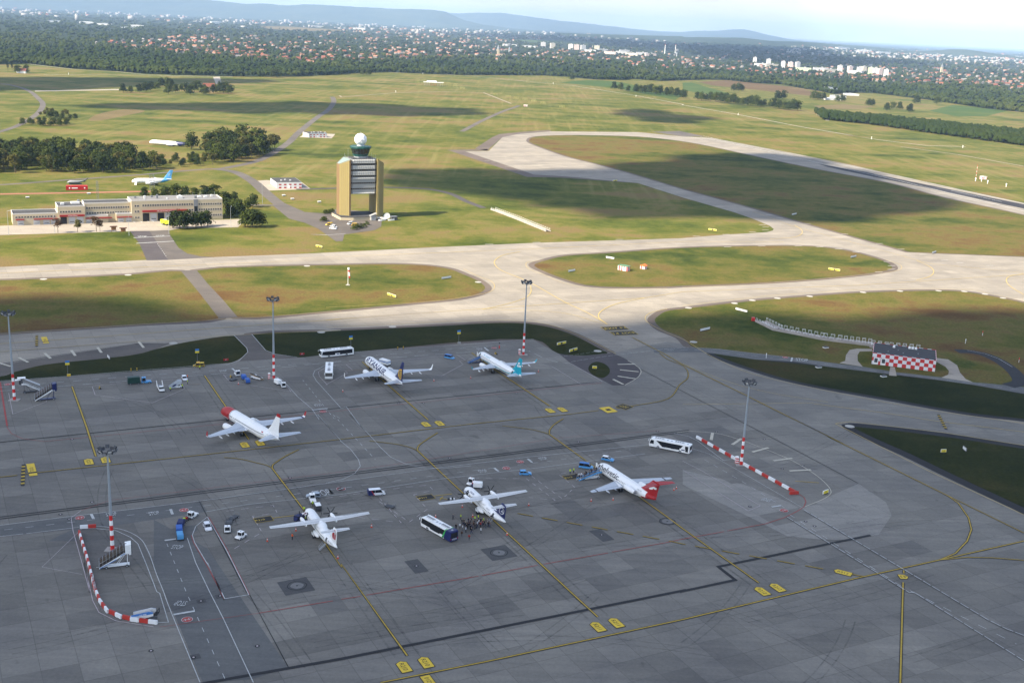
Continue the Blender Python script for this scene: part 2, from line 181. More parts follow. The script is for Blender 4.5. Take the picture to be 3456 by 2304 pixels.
GEO={'poly':{'concrete':'-3519,5386 -2625,5736 -2134,5986 -1982,6065 -1900,6103 -1655,6220 -1241,6401 -532,6770 120,7087 781,7363 1090,7493 1412,7711 1609,7818 1722,7888 1779,7966 1800,8031 1799,8163 1731,8463 1640,8744 1341,9414 1046,10207 370,10452 134,10461 -576,12136 -338,12280 -224,13877 -2,14459 368,14946 1533,15425 2082,15077 2454,15056 3163,13530 3583,12478 3962,11198 4396,10042 4979,7616 1440,1876 -1357,1678','threshold_asphalt':'-771,12211 68,10284 367,10338 1045,10197 1055,10298 134,10503 -578,12164 -339,12323 -344,12469','blast_pad':'-492,12464 -359,12315 -224,13877 16,14508 388,14998 354,15149 16,14728 -268,14270 -344,13820','displaced':'1736,15584 2146,15921 2397,15221 2094,15075','i1':'96,13669 176,14124 540,14490 1469,14743 1989,14366 2559,13096 3028,11987 3503,11073 3733,10140 4075,9272 4591,6988 4979,7616 3146,7042 2898,6986 2735,7030 2582,7273 2417,7627 2273,7961 2116,8323 1890,8887 1688,9359 1414,9973 1100,10786 802,11478 535,12014 277,12767 120,13338','i2a':'-3376,5157 -2496,5442 -1957,5686 -1732,5823 -1513,5382 -1301,4911 -1577,4772 -2092,4525 -2769,4182','i2b':'-1655,5858 -948,6159 -662,6243 -485,6243 -361,6180 -274,6055 -199,5925 -152,5782 -156,5694 -189,5606 -281,5493 -482,5363 -860,5127 -1221,4952 -1367,5259 -1522,5573','i3':'107,6396 123,6456 161,6520 292,6701 560,6854 1043,7135 1572,7328 1830,7390 1970,7389 2070,7338 2164,7238 2266,6991 2263,6836 2226,6743 2128,6647 1918,6500 1402,6219 897,6023 810,5987 534,5919 382,5933 271,6053 157,6243 114,6344','i4a':'665,5249 690,5326 745,5434 827,5490 1215,5734 1526,5893 1867,6053 2311,6188 2465,6194 2625,6076 2701,5974 2845,5554 3246,5498 2741,4569 2042,4392 1854,4435 1580,4488 1316,4612 1037,4730 834,4781 785,4784 755,4941 687,5061 665,5162','i4b':'856,4701 1020,4639 1308,4579 1555,4504 1849,4421 2009,4313 2499,4125 2348,3846 1880,4003 1708,4044 1570,4108 1429,4184 1233,4282 1086,4383 981,4500 895,4619','i5':'1210,3825 1245,3826 1505,3768 1744,3679 2170,3518 1742,2731 1530,3164 1405,3416 1326,3585 1244,3734','i6a':'-1842,3959 -1815,4018 -1750,4121 -1572,4233 -1460,4316 -1411,4398 -1319,4522 -1164,4640 -1125,4578 -1066,4455 -1053,4410 -1064,4299 -1091,4249 -1619,3993 -1817,3902 -2421,3624 -2518,3779','i6b':'-1094,4671 -736,4786 -800,4775 -531,4876 -283,4971 -58,5058 74,5064 172,5014 266,4904 374,4694 401,4636 375,4616 277,4579 193,4598 92,4802 -639,4478 -742,4427 -845,4369 -938,4402 -988,4446','i7':'350,4499 375,4478 391,4429 391,4359 376,4308 354,4276 327,4301 310,4357 309,4406 325,4470','apron':'-2685,3586 -1816,3898 -1618,3990 -1089,4241 -1054,4281 -844,4365 -741,4423 -638,4474 92,4797 193,4593 242,4453 390,4185 598,4183 651,4147 924,3612 1078,3296 1121,3160 1109,3065 1030,2924 1006,2916 2137,3007 1440,1876 -1357,1678','link':'193,4593 423,4646 678,4861 835,4788 1101,4454 1432,4193 1852,3936 2390,3416 1743,2367 1006,2916 1030,2924 1109,3065 1121,3160 1078,3296 924,3612 651,4147 598,4183 390,4185 242,4453','rubber':'3199,12503 3534,11916 3824,11203 4356,9946 4870,8486 4581,7953 4241,9669 3740,10946 3496,11528 3236,12216','asphalt_bay':'196,4594 277,4574 375,4612 423,4646 468,4566 512,4458 516,4398 498,4308 437,4195 390,4185 242,4453','asphalt_left':'-2606,3922 -1911,4115 -1510,4472 -1381,4490 -1411,4398 -1460,4316 -1572,4233 -1750,4121 -1815,4018 -1842,3959 -2462,3689','fire_asphalt':'-2340,6874 -2230,6902 -1872,6090 -1978,6054 -2165,6509','fire_road':'-2230,6902 -2131,6954 -2081,6816 -1918,6435 -1826,6285 -1736,6222 -1654,6216 -1872,6090','fire_apron':'-3306,6696 -3116,6849 -3051,6882 -2465,7208 -1917,7404 -1777,7490 -1754,7159 -1871,7117 -2075,7037 -2128,6944 -2335,6860 -2705,6694 -2992,6568 -3297,6418','road_mid':'-1734,5841 -1657,5865 -1522,5573 -1367,5259 -1219,4942 -1295,4912 -1513,5382','road_low':'-1164,4647 -1096,4675 -988,4446 -938,4402 -844,4365 -1054,4281 -1053,4410 -1068,4465','bright_patch':'718,3246 861,3089 1078,3296 1121,3160 1109,3065 1030,2924 1006,2916 943,2884 863,2877 771,2889 722,2962 531,3224 546,3343','bay_dark':'-1147,2657 -863,2686 -810,2709 -785,2686 -803,2736 -787,2847 -842,2949 -974,2884 -1143,2808 -1301,2732 -1274,2671 -1113,2730','svc_dark':'-928,2812 -744,2656 -434,2124 -500,2074 -592,2053 -746,2355 -846,2548','tower_pad':'-1728,8070 -1720,8280 -1462,7853 -1309,7834 -1280,8035 -936,7972 -910,7670 -884,7418 -908,7274 -1072,7074 -1048,6856 -1084,6833 -1263,7235 -1381,7425 -1514,7562','shed_pad':'-2444,12818 -2463,13337 -2133,13354 -2092,12850','rw_pad':'-2140,9239 -2049,9333 -1754,9300 -1613,8938 -1910,8769','path1':'-7480,17964 -6594,19152 -6513,18916 -7406,17786','path3':'-6303,23900 -6220,24119 -5513,21519 -5660,21652','red_path':'-3649,8058 -2721,8491 -2703,8435 -3624,8002','chk_pave_l':'1582,4894 1514,4889 1474,4859 1435,4773 1407,4680 1373,4644 1459,4602 1462,4688 1487,4781 1514,4843 1572,4857','chk_pave_r':'1828,4792 1876,4777 1883,4690 1855,4581 1845,4488 1859,4447 1747,4493 1793,4541 1815,4596 1823,4660 1808,4733','chk_pave_m':'1579,4621 1596,4614 1564,4486 1534,4491','svc_road':'606,4750 733,4771 803,4783 890,4779 1038,4735 1190,4693 1325,4645 1459,4602 1582,4543 1748,4498 1859,4447 1942,4435 2050,4412 2622,4351 2529,4179 2013,4322 1845,4410 1717,4459 1555,4504 1308,4579 1176,4632 1020,4639 847,4704 787,4712 598,4669','dirt1':'-5033,13583 -5288,14682 -5184,15470 -4932,15282 -4925,14419 -4951,13734','far_green':'8072,23374 9477,26016 10151,24668 8908,22550 8119,21910','far_green2':'844,28212 1648,30330 2320,30340 3367,24888 2994,23171 2118,26695','far_brown':'4766,32242 5831,34108 7223,31713 7158,27751 6659,27095 5697,29039 4831,30368','far_tan':'5751,23318 6590,24312 7206,24063 6459,22758 5717,22482','far_green3':'4210,31322 4474,31567 4634,26955 4544,24274 4241,25548 3651,27053','farm':'6884,30702 7824,32612 8126,29705 8126,28778 7834,27973 7534,29238 7292,30350'}, 'road':{'r1':('-4082,8323 -3824,8456 -3488,8835 -3122,9248 -2689,9803 -2547,9928', 5.5, 'tarmac'), 'r2':('-2547,9928 -2408,10470 -2394,11143 -2447,12250 -2555,13383 -2716,15550 -2782,16763 -2987,18551 -3183,19616', 8, 'tarmac'), 'r3':('-2611,9883 -2433,9767 -2184,9332 -1858,8530 -1686,8116', 9, 'tarmac'), 'r4':('-1876,8046 -1760,8074 -1651,8093', 5, 'tarmac'), 'c1':('-8949,19016 -8538,19152 -8092,18718 -7522,17850 -6828,16504 -6437,15690 -6031,14598 -5747,13670 -5483,12613 -5397,12025 -5334,11241', 7, 'tarmac'), 'c2':('-735,14385 -534,16264 -266,18279 -104,19204 -59,19548', 7, 'tarmac'), 'c3':('-1723,8902 -1618,8945 -1411,9071 -1108,9213 -737,9233 -551,9062 -395,8684 -252,8390', 5.5, 'dk_tarmac'), 'c4':('1963,4921 2012,4925 2070,4892 2100,4791 2102,4672 2085,4555 2056,4471 1988,4418', 6, 'new_asphalt')}, 'line':{'y1':('-237,2082 -24,2181 423,2401 895,2653 1148,2781 1431,2926', 0.45, 'Y', 0), 'y2':('1148,2781 1206,2826 1268,2909 1309,2988 1331,3069 1340,3174 1329,3227 1306,3275 1090,3714 1123,3652 988,3928 874,4165 699,4514 651,4640 528,4908', 0.42, 'Y', 0), 'y3':('1306,3275 1453,2980', 0.35, 'Y', 0), 'y4':('1148,2781 1230,2805 1297,2809 1379,2802', 0.35, 'Y', 0), 'y5':('1031,2709 1026,2692', 0.45, 'Y', 0), 'y6':('1008,2641 852,2166', 0.45, 'Y', 0), 'r210':('-698,3206 -552,2922', 0.45, 'Y', 0), 'r210b':('-457,2716 -395,2586 -397,2601 -193,2190', 0.45, 'Y', 0), 'r210m':('-552,2922 -457,2716', 0.45, 'Y', 0), 'r210c':('-858,3274 -810,3268 -756,3244 -717,3225 -697,3204', 0.25, 'Y', 1), 'r210d':('-649,3368 -680,3302 -696,3252 -701,3230 -697,3204', 0.35, 'Y', 1), 'r211':('-283,3408 -114,3068 -22,2893 169,2508 226,2395', 0.45, 'Y', 0), 'r211c':('-442,3471 -356,3454 -308,3431 -283,3408', 0.25, 'Y', 1), 'r211d':('-231,3576 -263,3503 -282,3448 -283,3408', 0.35, 'Y', 1), 'r212':('138,3610 272,3334 387,3120 455,2979 489,2905 638,2603', 0.45, 'Y', 0), 'r212c':('-20,3672 71,3651 119,3626 138,3610', 0.25, 'Y', 1), 'r212d':('189,3774 155,3706 139,3646 138,3610', 0.35, 'Y', 1), 's1':('-1552,3881 -1356,3487 -1235,3236', 0.6, 'Y', 0), 's2':('-1134,4077 -888,3571 -821,3437', 0.55, 'Y', 0), 's3':('-585,4345 -442,4046 -272,3698', 0.5, 'Y', 0), 's4':('-163,4544 -52,4300 146,3903', 0.5, 'Y', 0), 'tl1':('-1539,2993 -1440,3047 -1399,3065', 0.35, 'Y', 0), 'tl2':('-1381,3078 -886,3307 -533,3475 -126,3676 198,3818 318,3879', 0.3, 'Y', 0), 'tl3':('383,3912 448,3951 582,4048 651,4232 696,4333 701,4483 645,4584 623,4668', 0.3, 'Y', 1), 'dash1':('37,2957 437,2824 476,2808 839,2691', 0.35, 'Y', 0, (4.5, 2.6)), 'dash1b':('888,2674 913,2665', 0.35, 'Y', 0), 'cl1':('-2920,5445 -2564,5596 -974,6323 -1218,6280 -13,6825 1072,7357 1765,7529', 0.4, 'y', 0), 'cl2':('-2296,4230 -2023,4370 -768,4995 -833,4970 -200,5280 664,5695 878,5874 1888,6238 2979,6748 3034,6773', 0.35, 'y', 0), 'cv1':('26,6773 -75,6637 -118,6477 -115,6354 -75,6204 61,5973 254,5514 351,5326 434,5120', 0.45, 'y', 1), 'cv2':('83,5854 84,5703 54,5568 -31,5429 -145,5296', 0.4, 'y', 1), 'cv3':('664,5695 505,5532 432,5399 405,5307 403,5223 434,5120', 0.45, 'y', 1), 'cv4':('-145,5296 144,5316 280,5270 376,5164 434,5120', 0.25, 'y', 1), 'cv5':('1994,8246 1997,8035 1949,7849 1864,7716 1685,7605', 0.45, 'y', 1), 'cv6':('2486,7064 2509,6891 2482,6736 2402,6576 2286,6454', 0.45, 'y', 1), 'cv7':('3043,6796 2910,6685 2839,6550 2799,6389 2790,6188', 0.45, 'y', 1), 'cl3':('1800,8825 1964,8208 2541,6986 3053,6818', 0.35, 'y', 0), 'ed1':('-811,4839 -539,4946 -287,5043 -59,5111 107,5115 205,5027 327,4849 436,4626', 0.25, 'y', 0), 'ed2':('-871,5195 -382,5422 -213,5563 -130,5660 -103,5765 -122,5916 -196,6027 -282,6198', 0.25, 'y', 1), 'ed3':('161,6541 77,6479 59,6413 77,6277 156,6140 268,5945 416,5854 805,5944', 0.25, 'y', 1), 'ed4':('2290,7042 2332,6917 2314,6805 2261,6717 2115,6603 1397,6192 891,5980', 0.25, 'y', 1), 'ed5':('836,5558 1333,5878 1855,6121 2288,6237 2537,6259 2719,6017', 0.25, 'y', 0), 'ed6':('750,5474 661,5384 622,5277 626,5182 695,5012 752,4916 840,4654 967,4424 1222,4238 1553,4059 1858,3952', 0.28, 'y', 1), 'ed7':('1507,3109 1339,3427 1151,3853 1212,3882 1515,3811 1759,3712', 0.28, 'y', 0), 'ed8':('-2082,4504 -1573,4760 -1222,4930 -790,5135', 0.25, 'y', 0), 'ed9':('-2088,4144 -1976,4263 -1517,4493 -1385,4544 -1161,4652 -739,4805', 0.25, 'y', 0), 'tcl':('1126,4071 1373,3998 1536,3932 1818,3855', 0.3, 'y', 0), 'tcl2':('631,3992 1128,4080', 0.2, 'y', 0), 'tcl3':('701,4524 843,4308 987,4182 1186,4097', 0.2, 'y', 1), 'k1':('-1695,3230 -1559,3316 354,4229', 0.45, 'K', 0), 'k2':('-1420,2743 -1324,2784 617,3717', 0.45, 'K', 0), 'k3':('-1414,2731 -1319,2772 615,3699', 0.45, 'K', 0), 'k4':('-715,1983 -583,2054 -330,2166 442,2544 441,2541 581,2613 550,2682 1006,2918', 1.0, 'K', 0), 'k5':('520,4419 652,4150 924,3612 1078,3296', 0.25, 'K', 0), 'k6':('-2101,4172 -1974,4259 -1516,4489', 0.2, 'K', 0), 'w7':('-846,2948 -593,2436 -662,2583 -434,2125', 0.2, 'K', 0), 'b1':('-370,2424 -327,2442', 0.22, 'R', 0), 'b2':('-315,2449 -56,2571', 0.22, 'R', 0), 'b3':('-48,2575 89,2644', 0.22, 'R', 0), 'b4':('105,2652 273,2733', 0.22, 'R', 0), 'b5':('283,2739 436,2813 480,2838 601,2898', 0.22, 'R', 0), 'b6':('610,2903 726,2962 789,3010 838,3061 864,3094 879,3133 881,3165 871,3188', 0.22, 'R', 0), 'b7':('-542,2343 -388,2414', 0.22, 'R', 0), 'b8':('-744,2262 -542,2343', 0.1, 'R', 0), 'b9':('350,4210 -625,3728 -909,3580 -1434,3338 -1508,3355 -1557,3394 -1592,3444 -1649,3563 -1813,3894', 0.14, 'R', 0), 'b10':('-1134,2847 -1082,2922 -490,3200 -287,3308 166,3579 514,3696', 0.1, 'R', 0), 'b10b':('-1134,2847 -1143,2799 -1108,2721 -1028,2562 -948,2402 -1015,2547 -970,2453 -928,2365 -896,2314 -846,2280 -757,2262', 0.16, 'p', 0), 'b11':('-1813,3894 -1600,3461', 0.5, 'R', 0), 'w1':('-1395,2691 -1302,2734 -1143,2808 -974,2884 -798,2964 -479,3128 -216,3263 70,3393 466,3556', 0.16, 'W', 0), 'w2':('-806,2874 -710,2934 -465,3033 -180,3186 114,3312 442,3468', 0.16, 'W', 0), 'w3':('-1280,2708 -1076,2795 -824,2911 -450,3088 -162,3228 142,3370 399,3501', 0.14, 'W', 0, (2, 3)), 'w4':('-1336,2644 -1274,2669 -1224,2690', 0.16, 'W', 0), 'w4b':('-1217,2692 -1101,2744', 0.16, 'W', 0), 'w5':('-1062,2755 -1030,2752 -984,2739 -929,2697 -884,2625 -826,2505 -782,2418 -764,2380 -707,2267 -598,2053', 0.18, 'W', 1), 'w6':('-1093,2736 -1056,2740 -1001,2733 -952,2698 -922,2663 -863,2548 -799,2420 -790,2413 -731,2284 -756,2280', 0.18, 'W', 0), 'w8':('-810,2709 -751,2574 -679,2431 -616,2310 -492,2061', 0.18, 'W', 0), 'w9':('-851,2671 -731,2423 -552,2070', 0.14, 'W', 0, (2, 3)), 'w10':('-723,2577 -636,2401 -586,2425 -662,2583 -696,2653 -794,2842 -808,2780 -802,2727 -785,2686 -713,2555 -650,2430', 0.2, 'W', 0), 'w10r':('-724,2576 -636,2396 -652,2430 -716,2554 -788,2686 -805,2727', 0.14, 'R', 0), 'w10s':('-584,2425 -660,2583 -693,2653 -790,2842', 0.14, 'R', 0), 'w11':('-1059,4079 -994,4145 -909,4135 -856,4088 -813,4009 -751,3881 -677,3756 -634,3649 -648,3701 -532,3462 -534,3461 -490,3389 -454,3306 -441,3253 -449,3194 -476,3145 -521,3112', 0.16, 'W', 0), 'w12':('-655,4265 -716,4285 -746,4202 -744,4146 -719,4076 -580,3777 -565,3795 -488,3603 -541,3716 -449,3526 -398,3413 -357,3336 -307,3287 -256,3264 -194,3263 -108,3297', 0.16, 'W', 0), 'w13':('-770,4078 -588,3670 -563,3668 -597,3708 -403,3312', 0.14, 'W', 0, (2.2, 2.6)), 'w14':('-651,4236 -715,4246 -730,4186 -717,4131 -671,4033 -676,4033 -620,4193 -633,4210 -605,4228 -642,4300 -716,4275', 0.16, 'p', 0), 'w15':('-1770,3796 -1093,4107 -670,4336 -166,4556 -108,4592 -18,4618 73,4611 132,4512 190,4459 242,4453', 0.2, 'W', 0, (6, 3)), 'w16':('-1789,3838 -1415,4016 -1415,4016 -667,4342 -730,4359 -228,4594 -19,4685', 0.2, 'W', 0, (3, 3)), 'w17':('-642,4300 -560,4329 -240,4501 -220,4504 -183,4434 -206,4416 -189,4374 -261,4211 -352,4231', 0.16, 'p', 0), 'w18':('113,4420 162,4403 270,4180 354,4229 242,4453', 0.16, 'p', 0), 'w19':('-1733,3780 -1629,3571 -1573,3707 -1580,3722', 0.16, 'p', 0), 'w20':('-1484,3891 -1441,3801 -1224,3746 -1160,3914 -1182,3954', 0.16, 'p', 0), 'w20b':('-1487,3899 -1414,3936 -1181,4033', 0.14, 'p', 0, (4, 2)), 'w21':('-1070,4100 -1026,4016 -785,3935 -824,4025 -876,4107 -988,4123 -1070,4100', 0.16, 'p', 0), 'w22':('859,3073 1091,2596 1153,2467 1181,2426 1211,2398', 0.22, 'W', 0, (2.6, 0.5)), 'w23':('799,3016 1006,2587 1020,2588 1163,2284', 0.22, 'W', 0, (2.6, 0.5)), 'w22k':('857,3068 1089,2593 1150,2464 1178,2423 1210,2395', 0.12, 'K', 0), 'w23k':('796,3013 1004,2585 1018,2585 1162,2282', 0.12, 'K', 0), 'w24':('810,3032 995,2621 1176,2357', 0.16, 'W', 0, (2.2, 2.6)), 'w25':('560,3673 606,3651 630,3612 688,3441 720,3454', 0.18, 'W', 0), 'w26':('600,3537 650,3494 753,3297 860,3084', 0.13, 'W', 0), 'w26b':('628,3440 714,3274 805,3083', 0.13, 'W', 0, (2.2, 2.6)), 'w27':('571,3682 618,3702 715,3691 779,3638 858,3546 915,3462 951,3380 970,3311 977,3243 971,3208 943,3167 866,3095', 0.25, 'C', 1), 'w28':('546,3343 694,3047 737,3088 605,3344 556,3418', 0.15, 'p', 0), 'w29':('-677,2860 -630,2763 -688,2637', 0.18, 'p', 0, (2, 2)), 'w30':('-754,2885 -638,2937 -617,2890 -677,2860', 0.16, 'p', 0, (2, 2)), 'w31':('-503,3002 -291,3106 -225,3130 -208,3094 -261,3054 -213,2959 -255,2868 -365,3013', 0.16, 'p', 0, (2, 2)), 'w32':('-354,3020 -276,2861 -352,2876 -445,2894', 0.16, 'p', 0, (2, 2)), 'w33':('-99,3196 61,3214 144,3060 69,3073', 0.16, 'p', 0, (2, 2)), 'w34':('78,3234 165,3073 204,3164 158,3261 212,3291', 0.16, 'p', 0, (2, 2)), 'w35':('-1092,2714 -1105,2516 -998,2488', 0.1, 'p', 0), 'w36':('243,4478 372,4572 664,4742 733,4771 804,4787', 0.14, 'W', 0, (2.4, 0.8)), 'w37':('216,4554 678,4861', 0.12, 'W', 0, (2, 0.8)), 'w38':('-1164,4647 -1068,4465 -1051,4410 -1056,4290 -1090,4225', 0.2, 'W', 0), 'w39':('-1096,4675 -988,4446 -937,4398 -845,4369', 0.2, 'W', 0), 'w40':('-2206,3761 -1819,3906 -1619,3993 -1090,4245', 0.22, 'W', 0), 'w41':('-742,4427 -639,4476 92,4802', 0.22, 'W', 0), 'w42':('602,4710 792,4746 1029,4689 1316,4612 1562,4525 1852,4429 2029,4362', 0.15, 'W', 0, (3, 3)), 'w43':('797,4782 889,4774 1037,4730 1178,4695', 0.15, 'W', 0), 'w44':('2018,4942 2080,4901 2112,4822 2121,4702', 0.2, 'W', 0), 'w45':('437,4195 498,4308 518,4399 502,4477 477,4536', 0.25, 'C', 1), 'w46':('-1903,4097 -1509,4468 -1399,4491', 0.2, 'C', 0), 'w47':('-1175,7032 -1271,7023 -1172,7023 -1068,7101', 0.5, 'W', 0), 'f1':('-2247,6657 -2064,6761', 0.9, 'W', 0), 'f2':('-2178,6497 -1995,6611', 1.1, 'W', 0), 'f3':('-2061,6512 -1896,6144', 0.3, 'W', 0, (2, 3)), 'rw1':('2134,15042 2466,14772 3696,11245 4174,9510', 0.9, 'W', 0), 'rw2':('2375,15278 3106,13276 3821,11644 4364,9965', 0.9, 'W', 0), 'tc1':('3223,12472 3577,11557 3902,10625 4279,9760', 0.4, 'K', 0), 'peri':('-3401,29488 -1487,29642 -376,28522 1143,26990 2306,24086 2973,21877 2944,21659 3625,19764 4185,17714 4690,16365 4495,16790 4866,15929 5327,15355 5885,15470', 3.2, 'G', 0), 'peri2':('-10788,25696 -9367,24455 -8398,24266 -7614,23686 -7015,23635 -6302,24035 -6018,24326', 4, 'G', 0), 'peri3':('-9023,22112 -7780,23304 -6297,24244', 3, 'G', 0), 'trk':('-3120,19989 -3037,19645 -2314,21487 -1375,22615 -764,22706 -196,19928', 4, 'g', 0), 'trk2':('129,21552 1236,22355 2308,22039 2916,21444', 3, 'g', 0), 'trk3':('5200,20704 5129,20006 5017,19269', 6, 'G', 0), 'trk4':('4881,15028 5360,14284 5723,13224', 4, 'g', 0)}, 'tick':[['694,3698 678,3625','C'], ['784,3653 742,3589','C'], ['859,3576 797,3528','C'], ['918,3488 851,3457','C'], ['956,3393 884,3374','C'], ['883,3291 955,3286','Y'], ['-1876,4198 -1817,4143','C'], ['-1806,4270 -1757,4204','C'], ['-1724,4325 -1681,4254','C'], ['-1641,4381 -1600,4310','C'], ['-1513,4489 -1465,4404','C'], ['-1934,4130 -1856,4082','C'], ['431,4472 502,4486','C'], ['434,4396 507,4381','C'], ['418,4309 487,4283','C'], ['397,4264 432,4204','C'], ['-1100,2827 -1083,2798','W'], ['-904,2880 -889,2848','W'], ['-862,2689 -836,2700','W'], ['-504,3065 -490,3035','W'], ['-505,3065 -490,3035','W'], ['-37,3287 -23,3260','W'], ['66,3376 79,3347','W'], ['-730,2318 -688,2338','W'], ['768,3082 799,3096','W'], ['-675,3744 -625,3768','W'], ['-1057,4182 -1033,4139','W'], ['-115,4635 -95,4583','W'], ['1186,4692 1168,4631','W'], ['-202,3052 -152,3072','Y'], ['-624,2852 -569,2876','Y'], ['-184,3023 -177,3050','Y'], ['-185,3039 -149,3025','Y'], ['-635,4220 -571,4239','T'], ['-200,4417 -161,4434','T'], ['-1161,3962 -1119,3972','T'], ['2776,13369 2872,13105','W'], ['2987,13457 3088,13194','W'], ['3389,11662 3487,11446','W'], ['3584,11733 3650,11560','W'], ['3768,10581 3983,9959','W'], ['3989,10682 4205,10043','W'], ['2188,15028 2294,14730','W'], ['2315,15128 2446,14762','W'], ['-2355,7238 -2322,7192','W'], ['-2334,7261 -2300,7209','W'], ['-2396,7222 -2361,7170','W'], ['-2429,7196 -2399,7149','W']], 'pts':{'plate_far':'-1240,3191 -1197,3211 -823,3387 -780,3410 -277,3653 -232,3669 144,3855 188,3872','plate_near':'-196,2146 -152,2167 223,2350 266,2372 637,2559 679,2582','plate_misc':'867,2681 1019,2672 -140,2096','box':'-643,2842 -225,3039 197,3242','exit':'462,5052 497,4972 413,3933 353,3892','orange':'-1376,3111 -1877,4449','circ':'-1120,2800 -867,2879 -473,3072 -470,3072 0,3289 42,3348 -694,2299 799,3060 -636,3735 -1776,3873 -74,4631 1156,4690','stop':'-820,2655 -729,2370 763,3133 -666,3801 -1083,4146 -1048,2831 -940,2850 -71,3257 113,3385 -132,4606 1220,4665 -2212,6709 -2120,6756 -522,3037','stopbar':'-1384,3070 -1904,4434 1554,3927','dashy':'-1825,4480 -905,4918','manhole':'-413,2632 -484,2480 -9,2706 452,2949','drain':'-732,2164 -637,2146 -650,2414 -687,2386 -516,2202 -212,2611 263,2842 -1126,2905 -1178,2817 -1145,2790 -631,3138 -1357,3370 -177,3354 232,3551 505,3687 705,3079 845,2991 863,2962 865,3391 938,3426 862,3659 709,3710 -390,3860 -304,3874 -43,4053 24,4033','dpatch':'-486,2478 -9,2706 263,2840 -212,2610 -634,2149 -686,2386 -650,2413','ring':'-2311,5508 -1954,5683 -1124,6093 -818,4759 -1372,4489 -528,4902 -191,5884 361,4658 859,5517 1111,5663 1217,5747 1361,5821 1548,5904 1872,6061 2094,6137 2322,6190 2468,6202 2565,6158 2631,6078 794,4875 1196,3831','edgemark':'1728,7964 1755,8091 1750,8181 1617,7860 1412,7711 1194,7589 1344,7247 1577,7329 1826,7389 1967,7393 2078,7350 2166,7262 2282,6986 2270,6859 2233,6744 2130,6647 2108,8334 2277,7950 2421,7622 2510,7443 2601,7287 2680,7117 2752,7052 2918,7004 1898,8678 1955,8558 -324,11385 -257,11276 1,10713 -118,10973 371,10473 739,10469 660,7332 125,7098 -166,6963 562,10489'}}
